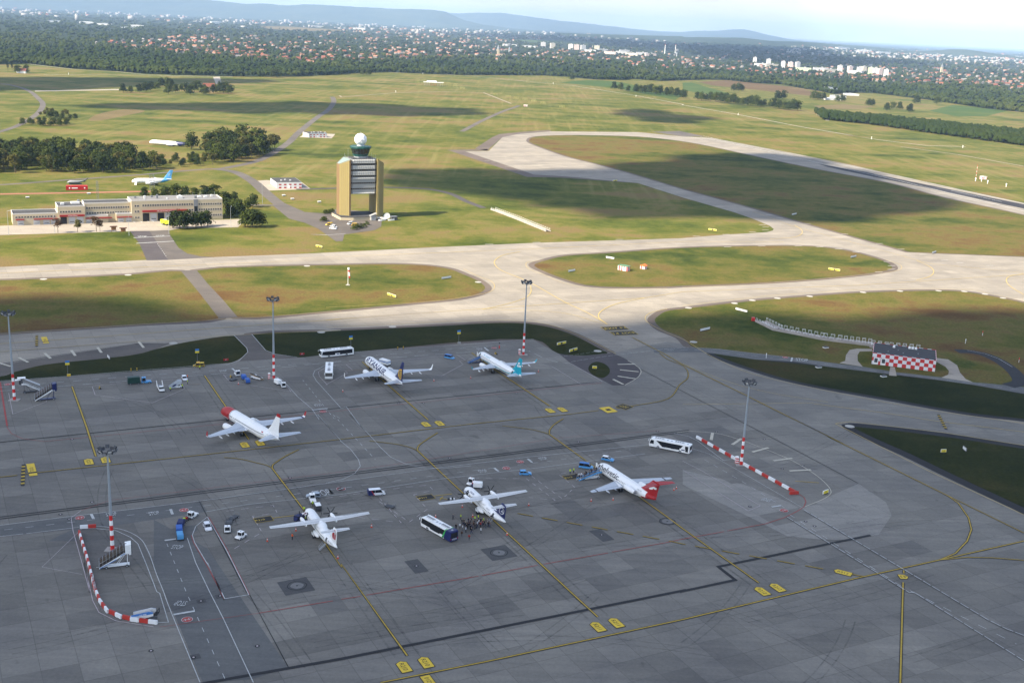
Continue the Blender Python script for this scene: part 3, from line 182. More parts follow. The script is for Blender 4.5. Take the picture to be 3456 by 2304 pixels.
PL={'v':{'busa':[-69.8,441.8,-149.8,13.8],'busb':[-68.6,416.6,-81.8,15.6],'busc':[52.9,352.1,154.7,13.2],'busd':[-17.0,280.6,132.5,13.7],'white_car':[-77.5,277.2,-64.2,3.0],'silver_car':[-53.9,300.6,-173.5,3.4],'van':[-36.6,304.4,19.0,4.8],'blue_car':[5.8,324.6,6.7,2.0],'blue_van':[24.5,332.2,-14.2,3.3],'blue_jeep':[31.7,339.4,-20.2,2.8],'blue_suv':[-24.8,444.9,-27.9,2.7],'follow':[-118.6,418.7,-171.1,3.8],'yv1':[-104.9,739.4,20.4,5.5],'yv2':[-121.5,737.3,-148.5,4.6],'wv1':[-116.9,724.6,-17.7,4.7],'wv2':[-109.0,744.7,-122.5,5.9],'wv3':[-117.4,730.4,-33.4,5.1],'fire':[-218.5,712.5,-28.8,10.6],'tug1':[-72.0,276.2,-75.9,3.2],'tug2':[-67.6,272.5,-114.7,2.0],'tug3':[-83.2,283.9,-108.7,2.6],'tug4':[-10.1,315.1,-116.5,2.6],'tug5':[-53.6,297.8,-71.8,3.9],'tug6':[-101.8,410.0,-63.7,4.6],'tug7':[-82.3,398.6,-70.0,3.4],'tractor':[-131.4,396.3,22.9,2.6],'gpu1':[-8.2,312.8,-4.8,2.8],'gpu2':[-51.2,292.3,-68.7,2.8],'container':[-135.4,394.7,25.7,2.8],'gputruck':[-49.4,432.2,-37.0,3.8],'tank':[-84.9,401.6,-48.3,3.0],'cart1':[-82.7,270.4,-68.4,4.2],'cart2':[-84.0,274.2,-71.9,3.2],'cart3':[-84.6,277.7,-83.9,3.5],'cart4':[-84.5,281.1,-102.6,2.2],'flat1':[-72.8,281.2,-83.1,3.3],'flat2':[-72.3,284.2,-111.2,2.9],'cartb1':[-96.1,401.6,-65.5,4.4],'cartb2':[-98.3,405.6,-65.4,4.5],'flatb':[-101.8,403.8,-130.6,2.6],'flatc':[-31.8,296.0,-25.5,2.8],'dolly':[-15.1,302.3,-154.3,2.3],'belt':[-93.8,406.6,-30.2,3.5],'lift':[-123.8,388.6,-63.3,8.5],'wcar':[-119.2,401.9,-62.3,5.5],'silverstair':[-119.3,392.1,-159.4,3.9],'cartcsa':[-54.8,284.2,-126.5,1.1],'stairL':[-158.5,373.1,-152.7,6.0],'stairL2':[-166.2,380.4,25.6,4.6],'stairM':[-93.6,253.8,-160.0,6.1],'stairN':[-78.6,229.4,178.2,5.2],'stairE':[-14.3,440.4,-163.9,4.3],'stairF':[25.0,323.6,-156.3,8.1]},'barR':[[63.1,364.0],[73.3,344.0],[74.5,341.0],[86.3,319.1]],'barL':[[-108.8,271.0],[-105.5,264.5],[-101.9,257.5],[-98.6,250.8],[-95.5,244.4],[-93.5,240.3],[-96.6,246.8],[-94.0,241.3],[-90.8,235.7],[-88.0,231.9],[-84.5,229.6],[-80.5,228.2],[-75.2,227.4]],'barT':[[-109.6,273.6],[-105.8,274.8],[84.2,318.3],[87.0,319.1]],'crowd':[[-11.3,286.9],[-10.7,286.6],[-9.6,287.8],[-8.9,288.2],[-9.0,286.8],[-8.3,286.6],[-7.9,286.9],[-7.2,287.4],[-6.7,287.1],[-6.3,287.8],[-5.8,286.8],[-5.3,286.4],[-4.8,287.3],[-10.9,285.3],[-10.3,285.0],[-9.8,285.4],[-9.6,284.4],[-9.0,284.8],[-8.6,284.2],[-8.1,285.2],[-7.7,284.2],[-7.3,284.6],[-7.1,285.7],[-6.6,285.7],[-6.2,285.4],[-4.2,286.0],[-3.8,286.0],[-8.2,283.0],[-8.9,283.5],[-9.9,283.9],[-4.8,285.2],[-5.5,285.5],[-10.5,285.8],[-9.3,285.9]],'solo':[[-13.9,289.7],[-11.8,290.0],[-7.9,289.2],[-7.0,290.1],[-5.5,288.2],[-12.7,283.4],[-11.7,284.0],[-10.9,283.0],[-10.0,281.9],[-10.9,279.1],[-8.9,277.4],[-8.5,281.3],[-6.0,281.8],[19.4,326.7],[20.5,327.6],[21.1,323.9],[22.0,323.6],[22.6,323.2],[22.8,324.8],[24.1,326.1],[-54.4,272.9],[-54.6,290.4],[-52.9,294.1],[-53.3,286.9],[-53.0,284.3],[-117.2,415.1],[-120.2,388.0],[-117.1,391.9],[-116.6,396.8],[-118.4,402.9],[-118.7,393.4]],'cone':[[-60.3,396.3],[-28.7,413.9],[-15.1,419.4],[10.8,432.1],[-60.5,271.2],[-54.5,278.2],[-35.1,282.4],[-18.7,290.8],[-8.6,292.2],[-11.8,298.3],[6.8,301.6],[1.0,281.5],[-41.1,263.3],[-35.2,282.5],[24.7,306.6],[31.1,308.2],[49.8,317.6],[50.7,318.9],[-98.8,399.3]],'sign':[[-59.6,544.7],[-35.8,590.2],[-114.8,660.7],[133.5,781.6],[186.0,661.3],[209.1,705.6],[209.2,869.8],[268.4,732.6],[55.3,666.5],[31.1,623.8],[111.1,546.6],[87.2,506.2],[20.9,471.9],[25.6,462.3],[33.2,439.0],[144.5,360.4],[152.3,362.8],[95.1,319.0],[84.5,1021.6],[-154.3,422.8]],'signp':[[[-62.3,550.4],[-57.1,544.6]],[[-38.3,590.8],[-33.7,595.4]],[[-117.1,663.8],[-113.1,661.1]],[[131.5,785.6],[136.3,782.3]],[[183.4,664.4],[189.0,660.7]],[[207.3,704.7],[212.0,709.5]],[[207.5,870.7],[212.6,876.3]],[[267.3,732.8],[271.5,737.7]],[[53.2,669.0],[57.7,666.1]],[[29.3,623.8],[33.2,627.8]],[[109.0,552.2],[114.1,546.6]],[[84.5,505.7],[90.6,511.4]],[[19.2,471.4],[23.0,475.0]],[[24.1,461.6],[27.4,465.5]],[[32.4,439.2],[34.1,439.1]],[[143.6,360.2],[145.4,360.5]],[[152.6,364.7],[152.8,362.3]],[[94.3,319.1],[96.2,320.7]],[[82.6,1021.0],[87.2,1027.4]],[[-155.5,425.0],[-153.6,422.1]]],'stand':[[-161.1,399.8],[-120.1,422.4],[-65.5,451.2],[-22.4,467.4]],'redsign':[[-110.4,427.3],[-83.2,439.8]],'boll':[[-141.1,408.9],[-139.2,409.8],[-46.7,454.4],[-44.5,455.4]],'chock':[[-103.5,407.4],[-145.1,387.6],[-6.4,454.4]],'pillar':[[-89.4,407.7],[3.3,455.4],[72.8,342.4]],'flag':[[-4.9,459.1]],'pole':[[-294.8,658.4],[-272.6,669.9],[-229.7,673.1],[-209.2,683.8],[-179.3,713.8],[-181.4,812.6]],'sock':[[-84.1,568.1]],'shed':[[61.0,636.2],[72.7,642.8],[468.1,1171.8],[5.0,1937]],'mastrw':[[464.6,1182.0]],'post':[[453.4,1153.3],[458.7,1151.9],[458.5,1135.6],[468.9,1116.0],[478.6,1599],[577.3,1527],[-251.6,2940],[68.6,2738],[226.7,2367],[-233.5,2156],[359.9,1959],[-868.8,2247],[205.5,506.4],[218.1,478.1],[219.5,522.8],[107.0,466.5]],'lawnbox':[[-339.1,790.6],[-307.4,819.8],[-164.9,837.3],[-143.9,829.5],[-174.4,852.8],[137.4,487.8],[126.5,456.1],[150.6,447.1]],'hedge':[[-131.0,782.4],[-128.9,786.0],[-127.1,785.0],[-103.8,725.5],[-102.2,729.8],[-100.4,732.9],[-98.7,737.3],[-98.0,745.6],[-131.9,783.1],[-129.3,785.7],[-127.9,751.0],[-127.0,754.2]],'fs':[[-304.9,687.7],[-285.1,703.1],[-270.0,706.1],[-254.2,715.4],[-246.1,720.9],[-210.4,736.4],[-207.5,737.8],[-192.3,743.7]],'rw':[[-187.5,889.4],[-169.4,896.9],[-200.4,911.1]],'sh2':[[-234.6,1283],[-215.8,1294],[-237.3,1302]],'chk':[[151.0,465.3],[174.9,457.5],[181.0,474.4],[185.3,486.4]],'tow':[[-123.1,767.7],[-121.6,765.8],[-113.4,764.6],[-104.7,788.4],[-99.5,774.9],[-94.3,780.8],[-110.5,756.0],[-129.2,875.5],[-111.0,883.2]],'culv':[[114.6,529.6],[117.2,521.9],[119.7,514.4],[129.0,508.3],[138.5,501.2],[147.4,497.8],[159.9,493.9]],'culv2':[[-19.7,831.7],[-2.5,797.6],[19.0,750.6]],'redbox':[[-329.1,833.7],[-317.8,839.6],[-333.5,863.7],[-333.8,876.0]],'dish':[[-87.7,767.9],[-84.8,768.7]],'kiosk':[[-241.8,681.8],[-234.8,678.1]],'bush':[[-587.5,1433],[-518.2,1281],[-555.4,1405],[-548.2,1409],[-544.3,1286],[-544.3,1305],[-518.7,1319],[-528.1,1366],[-550.3,1374],[-568.1,1397],[-528.1,1276],[-514.7,1292]],'ftree':[[-271.2,671.2],[-261.6,676.7],[-251.7,680.3],[-249.7,680.8],[-212.8,703.3],[-207.9,702.0],[-204.4,705.5],[-200.1,709.3],[-197.0,711.2],[-194.4,715.1],[-171.3,718.0],[-166.6,717.2],[-163.0,721.9]],'btree':[[-264.9,806.6],[-258.3,808.6],[-251.8,810.6],[-245.2,812.7],[-238.5,814.7],[-231.9,816.8],[-225.2,818.8],[-219.4,820.6],[-195.8,768.0],[-190.0,760.4],[-187.1,764.3],[-185.3,777.2],[-184.3,790.3],[-189.2,745.8],[-184.8,747.0],[-203.2,791.3],[-198.0,792.9]],'farm':[[-626.2,1838],[-615.0,1839],[-606.2,1854],[-604.0,1876],[-607.1,1915],[-604.9,1938],[-621.3,2016],[-619.1,2042],[-607.4,2028],[-559.4,1851],[-559.6,1890],[-561.8,1930],[-544.3,1902],[-526.5,1856],[-544.2,1944],[-548.1,1985],[-513.8,1886],[-505.6,1872],[-504.6,1913],[-503.2,1935],[-490.8,1924],[-479.6,1912],[-485.1,1949],[-509.4,2017],[-512.9,1992]],'fieldtree':[[201.0,2613],[212.6,2576],[225.5,2541],[240.8,2520],[249.8,2517],[258.1,2507],[268.1,2499],[277.2,2469],[287.2,2477],[297.7,2449],[306.3,2446],[316.9,2434],[325.4,2430],[121.9,2984],[325.4,2391],[347.8,2352],[353.8,2333],[361.9,2330],[369.3,2322],[378.2,2315],[385.4,2298],[391.8,2285],[398.1,2272],[406.0,2269],[412.2,2257],[416.7,2235],[424.4,2232],[431.2,2225],[438.9,2222],[447.3,2215],[455.1,2220],[464.1,2210],[467.9,2190],[475.1,2179],[481.4,2164],[487.8,2157],[495.2,2154],[504.5,2160],[494.6,2780],[508.6,2791],[518.6,2799],[539.6,2498],[552.3,2507],[630.6,2563],[641.1,2560],[654.5,2570],[705.4,2405],[714.6,2411],[698.2,2258],[732.0,2330],[744.5,2326],[857.7,2574],[912.5,2602],[735.6,2236],[684.4,2527],[668.1,2506]],'fieldtree2':[[-995.2,2271],[-993.8,2287],[-957.0,2224],[-945.8,2237],[-489.5,2584],[-525.6,2476],[-519.3,2483],[-373.7,2744],[-361.5,2741],[-156.4,2973],[-206.9,2962],[-26.7,3155]],'groveP':[[-436.0,890.5],[-323.6,937.6],[-297.7,973.6],[-268.2,1001.3],[-249.8,1057.3],[-239.9,1136.4],[-246.7,1193.8],[-271.1,1213],[-306.7,1174.4],[-291.0,1062.1],[-328.0,1010.7],[-366.8,1061.3],[-393.4,1050.3],[-437.9,1062.5],[-504.5,1034.0]],'woodP':[[533.4,2131],[501.0,1938],[558.3,1883],[604.2,1775],[660.7,1659],[688.2,1601],[821.6,1464],[893.0,1595],[764.3,1783],[711.9,1851],[668.2,1925],[595.5,2004],[531.1,2044]],'treeline':[[-1395,2088],[-1125.0,2462],[-1088.5,2585],[-943.1,2462],[-845.4,2443],[-769.7,2395],[-686.4,2414],[-604.5,2444],[-565.4,2470],[-502.1,2535],[-422.5,2731],[-425.7,2752],[-394.5,2844],[-342.0,2965],[-239.0,2954],[-132.0,2999],[-59.9,3075],[55.1,3178],[113.3,3167],[185.5,3069],[261.2,3118],[292.8,3216],[365.6,3161],[439.4,3273],[517.5,3392],[593.1,3420],[645.3,3298],[724.2,3288],[730.5,3106],[750.6,2986],[756.0,2864],[845.3,2996],[895.4,3016],[927.3,2905],[958.8,2786],[976.0,2645],[991.7,2516],[1037.8,2439],[1076.5,1809]],'apt':[[107.7,7203],[160.8,7017],[265.7,6957],[297.5,6905],[329.5,6780],[350.5,6398],[413.9,6876],[441.6,6784],[438.9,6152],[517.7,6387],[568.5,6816],[542.1,6043],[621.1,6325],[648.1,6140],[1070.8,5536],[1093.4,5330],[1046.1,5035],[1088.6,5004],[1105.6,4942],[1147.3,4993],[1011.3,5078],[1258,4737],[1288,4700],[1294,4637],[1303,4620],[1350,4726],[1348,4627],[1360,4600],[1345,4494],[1352,4438],[1203,4823],[1201,4674],[1106.5,4711]],'fac':[[-3305,8358],[-3079,8353],[-2859,8074],[-2584,7898],[-2392,7148],[-80.5,5690],[-243.8,4926],[-93.1,7093],[19.3,6997],[4158,16411],[4033,15184],[3654,12862],[3604,12011],[806.3,3133],[808.0,3065],[784.6,2827],[723.8,2714],[677.7,2586],[-1760,12551],[-3111,12027],[-2253,12815]],'shadow':[[[-387.2,475.5],[-282.0,487.8],[-224.2,486.7],[-183.2,478.8],[-126.3,476.4],[-71.7,486.1],[4.4,505.1],[43.2,496.6],[83.1,503.5],[115.7,519.4],[146.4,520.9],[187.3,521.7],[242.6,531.4],[361.2,539.9]],[[-125.9,1064.9],[-85.6,1063.3],[-37.3,1058.2],[22.6,1060.7],[84.8,1093.2],[126.3,1180.1],[174.8,1282],[229.1,1350],[274.2,1323],[296.5,1246],[311.5,1176.0],[329.3,1098.8],[331.7,1013.1],[318.2,946.5],[280.6,880.7],[246.4,841.5],[210.3,837.5],[185.0,854.0],[145.9,833.3],[95.9,810.1],[51.0,836.3],[3.2,864.2],[-37.7,897.0],[-73.8,922.1],[-113.5,961.8]],[[-619.9,1570],[-499.7,1679],[-338.3,1821],[-202.9,1821],[-100.8,1809],[-38.7,1748],[-154.2,1662],[-298.8,1608],[-405.9,1558],[-519.9,1551]],[[-1073.5,1927],[-925.2,2077],[-778.3,2208],[-617.9,2312],[-497.4,2392],[-580.9,2173],[-686.6,1946],[-736.7,1802],[-793.8,1779],[-939.2,1683]],[[148.7,2010],[222.7,2004],[277.1,1864],[228.1,1698],[167.6,1801]],[[-929.4,12251],[526.5,15625],[1649,12513],[3236,13781],[2378,8744],[2493,7213],[1458,5725],[1053.5,5813],[1029.5,7780],[325.4,9573]]],'yapp':[[-224.6,2504],[-211.4,2497],[-165.3,2419],[-152.3,2402],[-136.5,2377],[-122.0,2362],[-52.3,2204],[-27.1,2160],[-12.1,2116],[3.6,2098],[19.0,2057],[34.4,2018],[65.1,1942]],'lattice':[[-270.9,848.7],[-293.0,798.0]],'ant':[[-186.8,2447]]}
FARZ={'town':[[[-1515,4168],[-1553,4586],[-1708,6244],[-1339,6567],[-988.1,6383],[-971.3,6275],[-1035.4,7940],[-835.7,7885],[-561.2,8089],[-252.8,7725],[29.1,7392],[385.2,7297],[962.7,7269],[852.2,6426],[1179.5,6974],[1075.4,5542],[1334,5488],[1779,5854],[2147,6306],[2426,6435],[3538,8440],[1477,3494],[1485,3919],[1239,3615],[1129.1,3694],[1050.4,3911],[895.4,3862],[832.3,4017],[763.9,4185],[663.7,4200],[562.8,4216],[472.1,4108],[355.3,4558],[138.5,4795],[19.9,4428],[-120.1,4589],[-297.0,4306],[-427.2,3623],[-536.6,3468],[-546.2,3150],[-705.9,3358],[-876.1,3378],[-1149.9,3656],[-1434,3944]]],'town2':[[[4172,17300],[4115,13613],[6469,19111],[5908,14125],[3538,8440],[2790,7659],[2990,9489],[3408,13440]],[[-2179,14072],[-1462,15560],[-497.2,15048],[199.7,12661],[141.4,8835],[-361.1,8032],[-886.3,8361],[-1334,8617]]],'open':[[[-85.1,10031],[307.8,10976],[759.8,10742],[738.1,9913],[258.2,9165],[-53.6,8969]],[[-2577,11538],[-2419,12234],[-1775,11463],[-1579,10200],[-1881,9512],[-2151,9958]],[[2903,9432],[3195,9411],[3135,8610],[3041,8956],[2802,8961]]],'spires':[[-108.6,4817],[-74.2,5584],[797.8,6797],[874.8,6935],[788.1,6178],[1815,5172]],'farmhouse':[-529.1,1978],'farmhouse2':[-951.4,2230],'hills':{'a':[26000,3500,[[-15205,526.0],[-12374,512.0],[-10016,479.0],[-8603,395.0],[-6932,341.0],[-6081,287.0],[-5769,318.0],[-5230,296.0],[-4775,334.0],[-4028,339.0],[-3082,326.0],[-2515,341.0],[-1985,328.0],[-1757,310.0],[-1556,237.0],[-1345,155.0],[-935.0,82.0],[-269.0,28.0],[397.0,2.0]]],'bb':[34000,5000,[[-3199,64.0],[-2708,265.0],[-2380,346.0],[-1968,348.0],[-1350,391.0],[-732.0,402.0],[95.0,347.0],[924.0,275.0],[1960,209.0],[2997,135.0],[3826,103.0],[4453,110.0],[4862,160.0],[5274,178.0],[5683,220.0],[6175,257.0],[6594,192.0],[7101,82.0],[7438,29.0],[7981,0.0]]],'ccc':[13500,1500,[[3832,17.0],[4243,24.0],[4571,29.0],[4733,42.0],[4862,62.0],[4942,74.0],[5058,66.0],[5192,50.0],[5393,30.0],[5645,15.0],[5986,0.0],[6385,0.0]]],'dddd':[17000,2000,[[471.0,32.0],[885.0,36.0],[1505,47.0],[2232,61.0],[2232,53.0],[2748,71.0],[3099,79.0],[3473,55.0],[3886,61.0],[4301,51.0],[4799,41.0],[5341,10.0]]]}}
CAM = (2647.2861, .2686, .0451, 130.8311)
HAZE = 3.8e-5
EXPO = 1.40
# ------------------------------------------------------------------ ground materials (world position based)
def posmap(nt, rot=0, scale=(1, 1, 1), loc=(0, 0, 0)):
    g = N(nt, 'ShaderNodeNewGeometry'); mp = N(nt, 'ShaderNodeMapping')
    mp.inputs['Rotation'].default_value = (0, 0, rot); mp.inputs['Scale'].default_value = scale; mp.inputs['Location'].default_value = loc
    nt.links.new(g.outputs['Position'], mp.inputs['Vector'])
    return mp.outputs['Vector']
def noise(nt, vec, scale, detail=4, rough=.55, dist=0):
    n = N(nt, 'ShaderNodeTexNoise', _Scale=scale, _Detail=float(detail), _Roughness=rough, _Distortion=dist)
    nt.links.new(vec, n.inputs['Vector']); return n.outputs['Fac']
def ramp(nt, fac, stops):
    r = N(nt, 'ShaderNodeValToRGB'); e = r.color_ramp.elements
    while len(e) < len(stops): e.new(.5)
    for el, (p, c) in zip(e, stops):
        el.position = p; el.color = (*c, 1) if len(c) == 3 else c
    nt.links.new(fac, r.inputs['Fac']); return r.outputs['Color']
def mixc(nt, fac, a, b, mode='MIX'):
    m = N(nt, 'ShaderNodeMix', data_type='RGBA', blend_type=mode)
    for s, v in (('Factor', fac), ('A', a), ('B', b)):
        if hasattr(v, 'node'): nt.links.new(v, m.inputs[s])
        else: m.inputs[s].default_value = (*v, 1) if isinstance(v, tuple) and len(v) == 3 else v
    return m.outputs['Result']

def grass_mat(name, stops, stripes=0, dry=.5, tint=1):
    stops = [(q, tuple(c * .90 for c in col)) for q, col in stops]
    m, nt, b = nodes(name)
    p = posmap(nt)
    big = noise(nt, p, .006, 4, .6, .6)
    pst = posmap(nt, -R(20), (.004, .018, 1)); aniso = noise(nt, pst, 1.0, 5, .62)
    fine = noise(nt, p, .12, 6, .7); vfine = noise(nt, p, .9, 3, .7)
    mid = noise(nt, p, .028, 5, .65, .4)
    f = N(nt, 'ShaderNodeMath', operation='ADD'); nt.links.new(big, f.inputs[0]); nt.links.new(aniso, f.inputs[1])
    f2 = N(nt, 'ShaderNodeMath', operation='ADD'); nt.links.new(f.outputs[0], f2.inputs[0]); nt.links.new(mid, f2.inputs[1])
    f3 = N(nt, 'ShaderNodeMath', operation='MULTIPLY_ADD'); nt.links.new(fine, f3.inputs[0]); f3.inputs[1].default_value = .55; nt.links.new(f2.outputs[0], f3.inputs[2])
    f4 = N(nt, 'ShaderNodeMath', operation='MULTIPLY_ADD'); nt.links.new(f3.outputs[0], f4.inputs[0]); f4.inputs[1].default_value = 1.25; f4.inputs[2].default_value = -2.22 + dry
    col = ramp(nt, f4.outputs[0], stops)
    if stripes:
        ps = posmap(nt, R(14), (.11, .0035, 1)); wv = noise(nt, ps, 1.0, 3, .55, .35)
        wf = ramp(nt, wv, [(.50, (0, 0, 0)), (.66, (stripes,) * 3)])
        msk = ramp(nt, big, [(.34, (0, 0, 0)), (.58, (1, 1, 1))])
        wm = N(nt, 'ShaderNodeMath', operation='MULTIPLY'); nt.links.new(wf, wm.inputs[0]); nt.links.new(msk, wm.inputs[1])
        sy = N(nt, 'ShaderNodeSeparateXYZ'); nt.links.new(p, sy.inputs[0])
        mr = N(nt, 'ShaderNodeMapRange'); nt.links.new(sy.outputs['Y'], mr.inputs[0]); mr.inputs[1].default_value = 800; mr.inputs[2].default_value = 1000
        wn = N(nt, 'ShaderNodeMath', operation='MULTIPLY'); nt.links.new(wm.outputs[0], wn.inputs[0]); nt.links.new(mr.outputs[0], wn.inputs[1]); wm = wn
        col = mixc(nt, wm.outputs[0], col, (.21, .185, .065))
    sp = ramp(nt, vfine, [(.3, (.72, .72, .72)), (.7, (1.18, 1.18, 1.18))])
    col = mixc(nt, 1.0, col, sp, 'MULTIPLY')
    nt.links.new(col, b.inputs['Base Color']); b.inputs['Roughness'].default_value = .95; b.inputs['Specular IOR Level'].default_value = .1
    bp = N(nt, 'ShaderNodeBump', _Strength=.5, _Distance=.4); nt.links.new(fine, bp.inputs['Height']); nt.links.new(bp.outputs[0], b.inputs['Normal'])
    MT[name] = m; return m
G_DK, G_MD, G_LT, G_DRY, G_BRN = (.030, .048, .011), (.062, .085, .016), (.115, .122, .028), (.20, .165, .058), (.16, .094, .042)
grass_field = grass_mat('grass_field', [(.14, (.040, .058, .008)), (.34, (.074, .094, .013)), (.52, (.110, .118, .020)), (.68, (.160, .142, .036)), (.85, (.180, .130, .050))], .5, .57)
grass_isle = grass_mat('grass_between_taxiways', [(.15, (.032, .050, .008)), (.34, (.064, .080, .013)), (.50, (.100, .100, .020)), (.66, (.140, .115, .032)), (.80, (.135, .090, .030)), (.95, (.115, .066, .024))], 0, .56)
grass_shaded = grass_mat('shade_darkened_grass', [(.2, (.015, .023, .004)), (.5, (.027, .033, .006)), (.75, (.046, .043, .010)), (.95, (.055, .038, .013))], 0, .46)  # darker island grass: cloud shade put into the colour of the shaded strips
forest_floor = grass_mat('forest_floor', [(.2, (.016, .026, .010)), (.55, (.03, .045, .014)), (.9, (.07, .075, .03))], 0, .3)
green_field = grass_mat('green_crop', [(.2, (.05, .092, .02)), (.8, (.085, .115, .026))], 0, .4)
tan_field = grass_mat('dry_field', [(.2, (.15, .115, .05)), (.8, (.22, .165, .075))], 0, .4)
brown_field = grass_mat('ploughed_field', [(.2, (.115, .075, .035)), (.8, (.155, .105, .045))], 0, .4)

def slab_mat(name, base, slab=7.3, mortar=.10, tone=.10, rowtone=.12, stain=.25, rough=.85, rot=P1):
    m, nt, b = nodes(name)
    p = posmap(nt, -rot); p0 = posmap(nt)
    br = N(nt, 'ShaderNodeTexBrick', offset=0, squash=1)
    br.inputs['Scale'].default_value = 1; br.inputs['Brick Width'].default_value = slab; br.inputs['Row Height'].default_value = slab
    br.inputs['Mortar Size'].default_value = mortar; br.inputs['Mortar Smooth'].default_value = .3; br.inputs['Bias'].default_value = 0
    br.inputs['Color1'].default_value = tuple(x * (1 - tone) for x in base) + (1,); br.inputs['Color2'].default_value = tuple(x * (1 + tone) for x in base) + (1,)
    br.inputs['Mortar'].default_value = tuple(x * .74 for x in base) + (1,)
    nt.links.new(p, br.inputs['Vector'])
    # rows of slabs poured together have one tone
    sx = N(nt, 'ShaderNodeSeparateXYZ'); nt.links.new(p, sx.inputs[0])
    fl = N(nt, 'ShaderNodeMath', operation='SNAP'); nt.links.new(sx.outputs['Y'], fl.inputs[0]); fl.inputs[1].default_value = slab
    cl = N(nt, 'ShaderNodeMath', operation='SNAP'); nt.links.new(sx.outputs['X'], cl.inputs[0]); cl.inputs[1].default_value = slab * 9
    cx = N(nt, 'ShaderNodeCombineXYZ'); nt.links.new(cl.outputs[0], cx.inputs['X']); nt.links.new(fl.outputs[0], cx.inputs['Y'])
    wn = N(nt, 'ShaderNodeTexWhiteNoise', noise_dimensions='2D'); nt.links.new(cx.outputs[0], wn.inputs['Vector'])
    rt = ramp(nt, wn.outputs['Value'], [(0, (1 - rowtone,) * 3), (1, (1 + rowtone,) * 3)])
    col = mixc(nt, 1.0, br.outputs['Color'], rt, 'MULTIPLY')
    st = noise(nt, p0, .035, 6, .65, .5)
    stc = ramp(nt, st, [(.3, (1 - stain, 1 - stain, 1 - stain * .9)), (.62, (1.03, 1.02, 1))])
    col = mixc(nt, 1.0, col, stc, 'MULTIPLY')
    s2 = noise(nt, posmap(nt, -rot, (.02, .5, 1)), 1.0, 5, .6)
    col = mixc(nt, 1.0, col, ramp(nt, s2, [(.3, (.86, .86, .87)), (.7, (1.09, 1.08, 1.07))]), 'MULTIPLY')
    s3 = noise(nt, p0, 1.3, 4, .7)
    col = mixc(nt, 1.0, col, ramp(nt, s3, [(.25, (.85,) * 3), (.75, (1.1,) * 3)]), 'MULTIPLY')
    # a few oil and tyre spots
    vo = noise(nt, p0, .22, 2, .5, .8)
    col = mixc(nt, ramp(nt, vo, [(.70, (0, 0, 0)), (.80, (.55,) * 3)]), col, tuple(x * .45 for x in base))
    nt.links.new(col, b.inputs['Base Color']); b.inputs['Roughness'].default_value = rough; b.inputs['Specular IOR Level'].default_value = .25
    MT[name] = m; return m
apron_c = slab_mat('apron_concrete', (.194, .184, .160), tone=.08, rowtone=.13)
taxi_c = slab_mat('taxiway_concrete', (.285, .258, .212), 7.5, .08, .07, .09, .20)
link_c = slab_mat('lighter_apron_concrete', (.206, .196, .170), 7.3, .08, .06, .06)
patch_c = slab_mat('pale_concrete_patch', (.262, .25, .222), 7.3, .08, .05, .04, .15)
road_c = slab_mat('service_road_tarmac', (.140, .142, .136), 60, 0, 0, .05, .3)
tarmac = slab_mat('grey_tarmac', (.128, .113, .098), 40, 0, 0, .06, .3)
dk_tarmac = slab_mat('dark_tarmac', (.085, .075, .075), 40, 0, 0, .04, .25)
shoulder_m = slab_mat('brown_shoulder_tarmac', (.135, .108, .088), 30, 0, 0, .10, .25)
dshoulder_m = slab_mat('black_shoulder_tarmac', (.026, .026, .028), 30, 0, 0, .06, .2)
fire_c = slab_mat('fire_station_concrete', (.36, .32, .26), 6, .05, .04, .04, .15)
new_asphalt = slab_mat('new_asphalt', (.030, .031, .034), 60, 0, 0, .05, .2)
patch_dk = slab_mat('dark_slab_patch', (.088, .088, .086), 7.3, .05, .03, .03)
rubber_m = slab_mat('tyre_rubber_on_runway', (.045, .045, .05), 60, 0, 0, .2, .4)
red_cinder = slab_mat('red_cinder_path', (.30, .13, .08), 50, 0, 0, .1, .2)

def inside(p, poly):
    x, y = p; r = False; j = len(poly) - 1
    for i in range(len(poly)):
        xi, yi = poly[i]; xj, yj = poly[j]
        if (yi > y) != (yj > y) and x < (xj - xi) * (y - yi) / (yj - yi) + xi: r = not r
        j = i
    return r
def dec(s): return [tuple(int(c) / 10 for c in q.split(',')) for q in s.split()]
def cr(pts, closed, n=4):
    P = [Vector(q) for q in pts]; k = len(P); out = []
    for i in range(k if closed else k - 1):
        p1, p2 = P[i], P[(i + 1) % k]
        p0 = P[i - 1] if closed or i else 2 * p1 - p2; p3 = P[(i + 2) % k] if closed or i + 2 < k else 2 * p2 - p1
        t0 = 0; t1 = t0 + max(1e-3, (p1 - p0).length) ** .5; t2 = t1 + max(1e-3, (p2 - p1).length) ** .5; t3 = t2 + max(1e-3, (p3 - p2).length) ** .5
        for j in range(n):
            t = t1 + (t2 - t1) * j / n
            A1 = p0.lerp(p1, (t - t0) / (t1 - t0)); A2 = p1.lerp(p2, (t - t1) / (t2 - t1)); A3 = p2.lerp(p3, (t - t2) / (t3 - t2))
            out.append(tuple(A1.lerp(A2, (t - t0) / (t2 - t0)).lerp(A2.lerp(A3, (t - t1) / (t3 - t1)), (t - t1) / (t2 - t1))))
    if not closed: out.append(tuple(P[-1]))
    return out
def sheet(name, pts, z, m, kind='structure'):
    me = bpy.data.meshes.new(name); n = len(pts)
    a = sum(pts[i - 1][0] * pts[i][1] - pts[i][0] * pts[i - 1][1] for i in range(n))
    if a < 0: pts = pts[::-1]
    V3 = [Vector((x, y, z)) for x, y in pts]
    me.from_pydata(V3, [], [t if (V3[t[1]] - V3[t[0]]).cross(V3[t[2]] - V3[t[0]]).z > 0 else t[::-1] for t in tessellate_polygon([V3])]); me.update(); me.materials.append(m)
    o = bpy.data.objects.new(name, me); C.objects.link(o); o['kind'] = kind
    return o
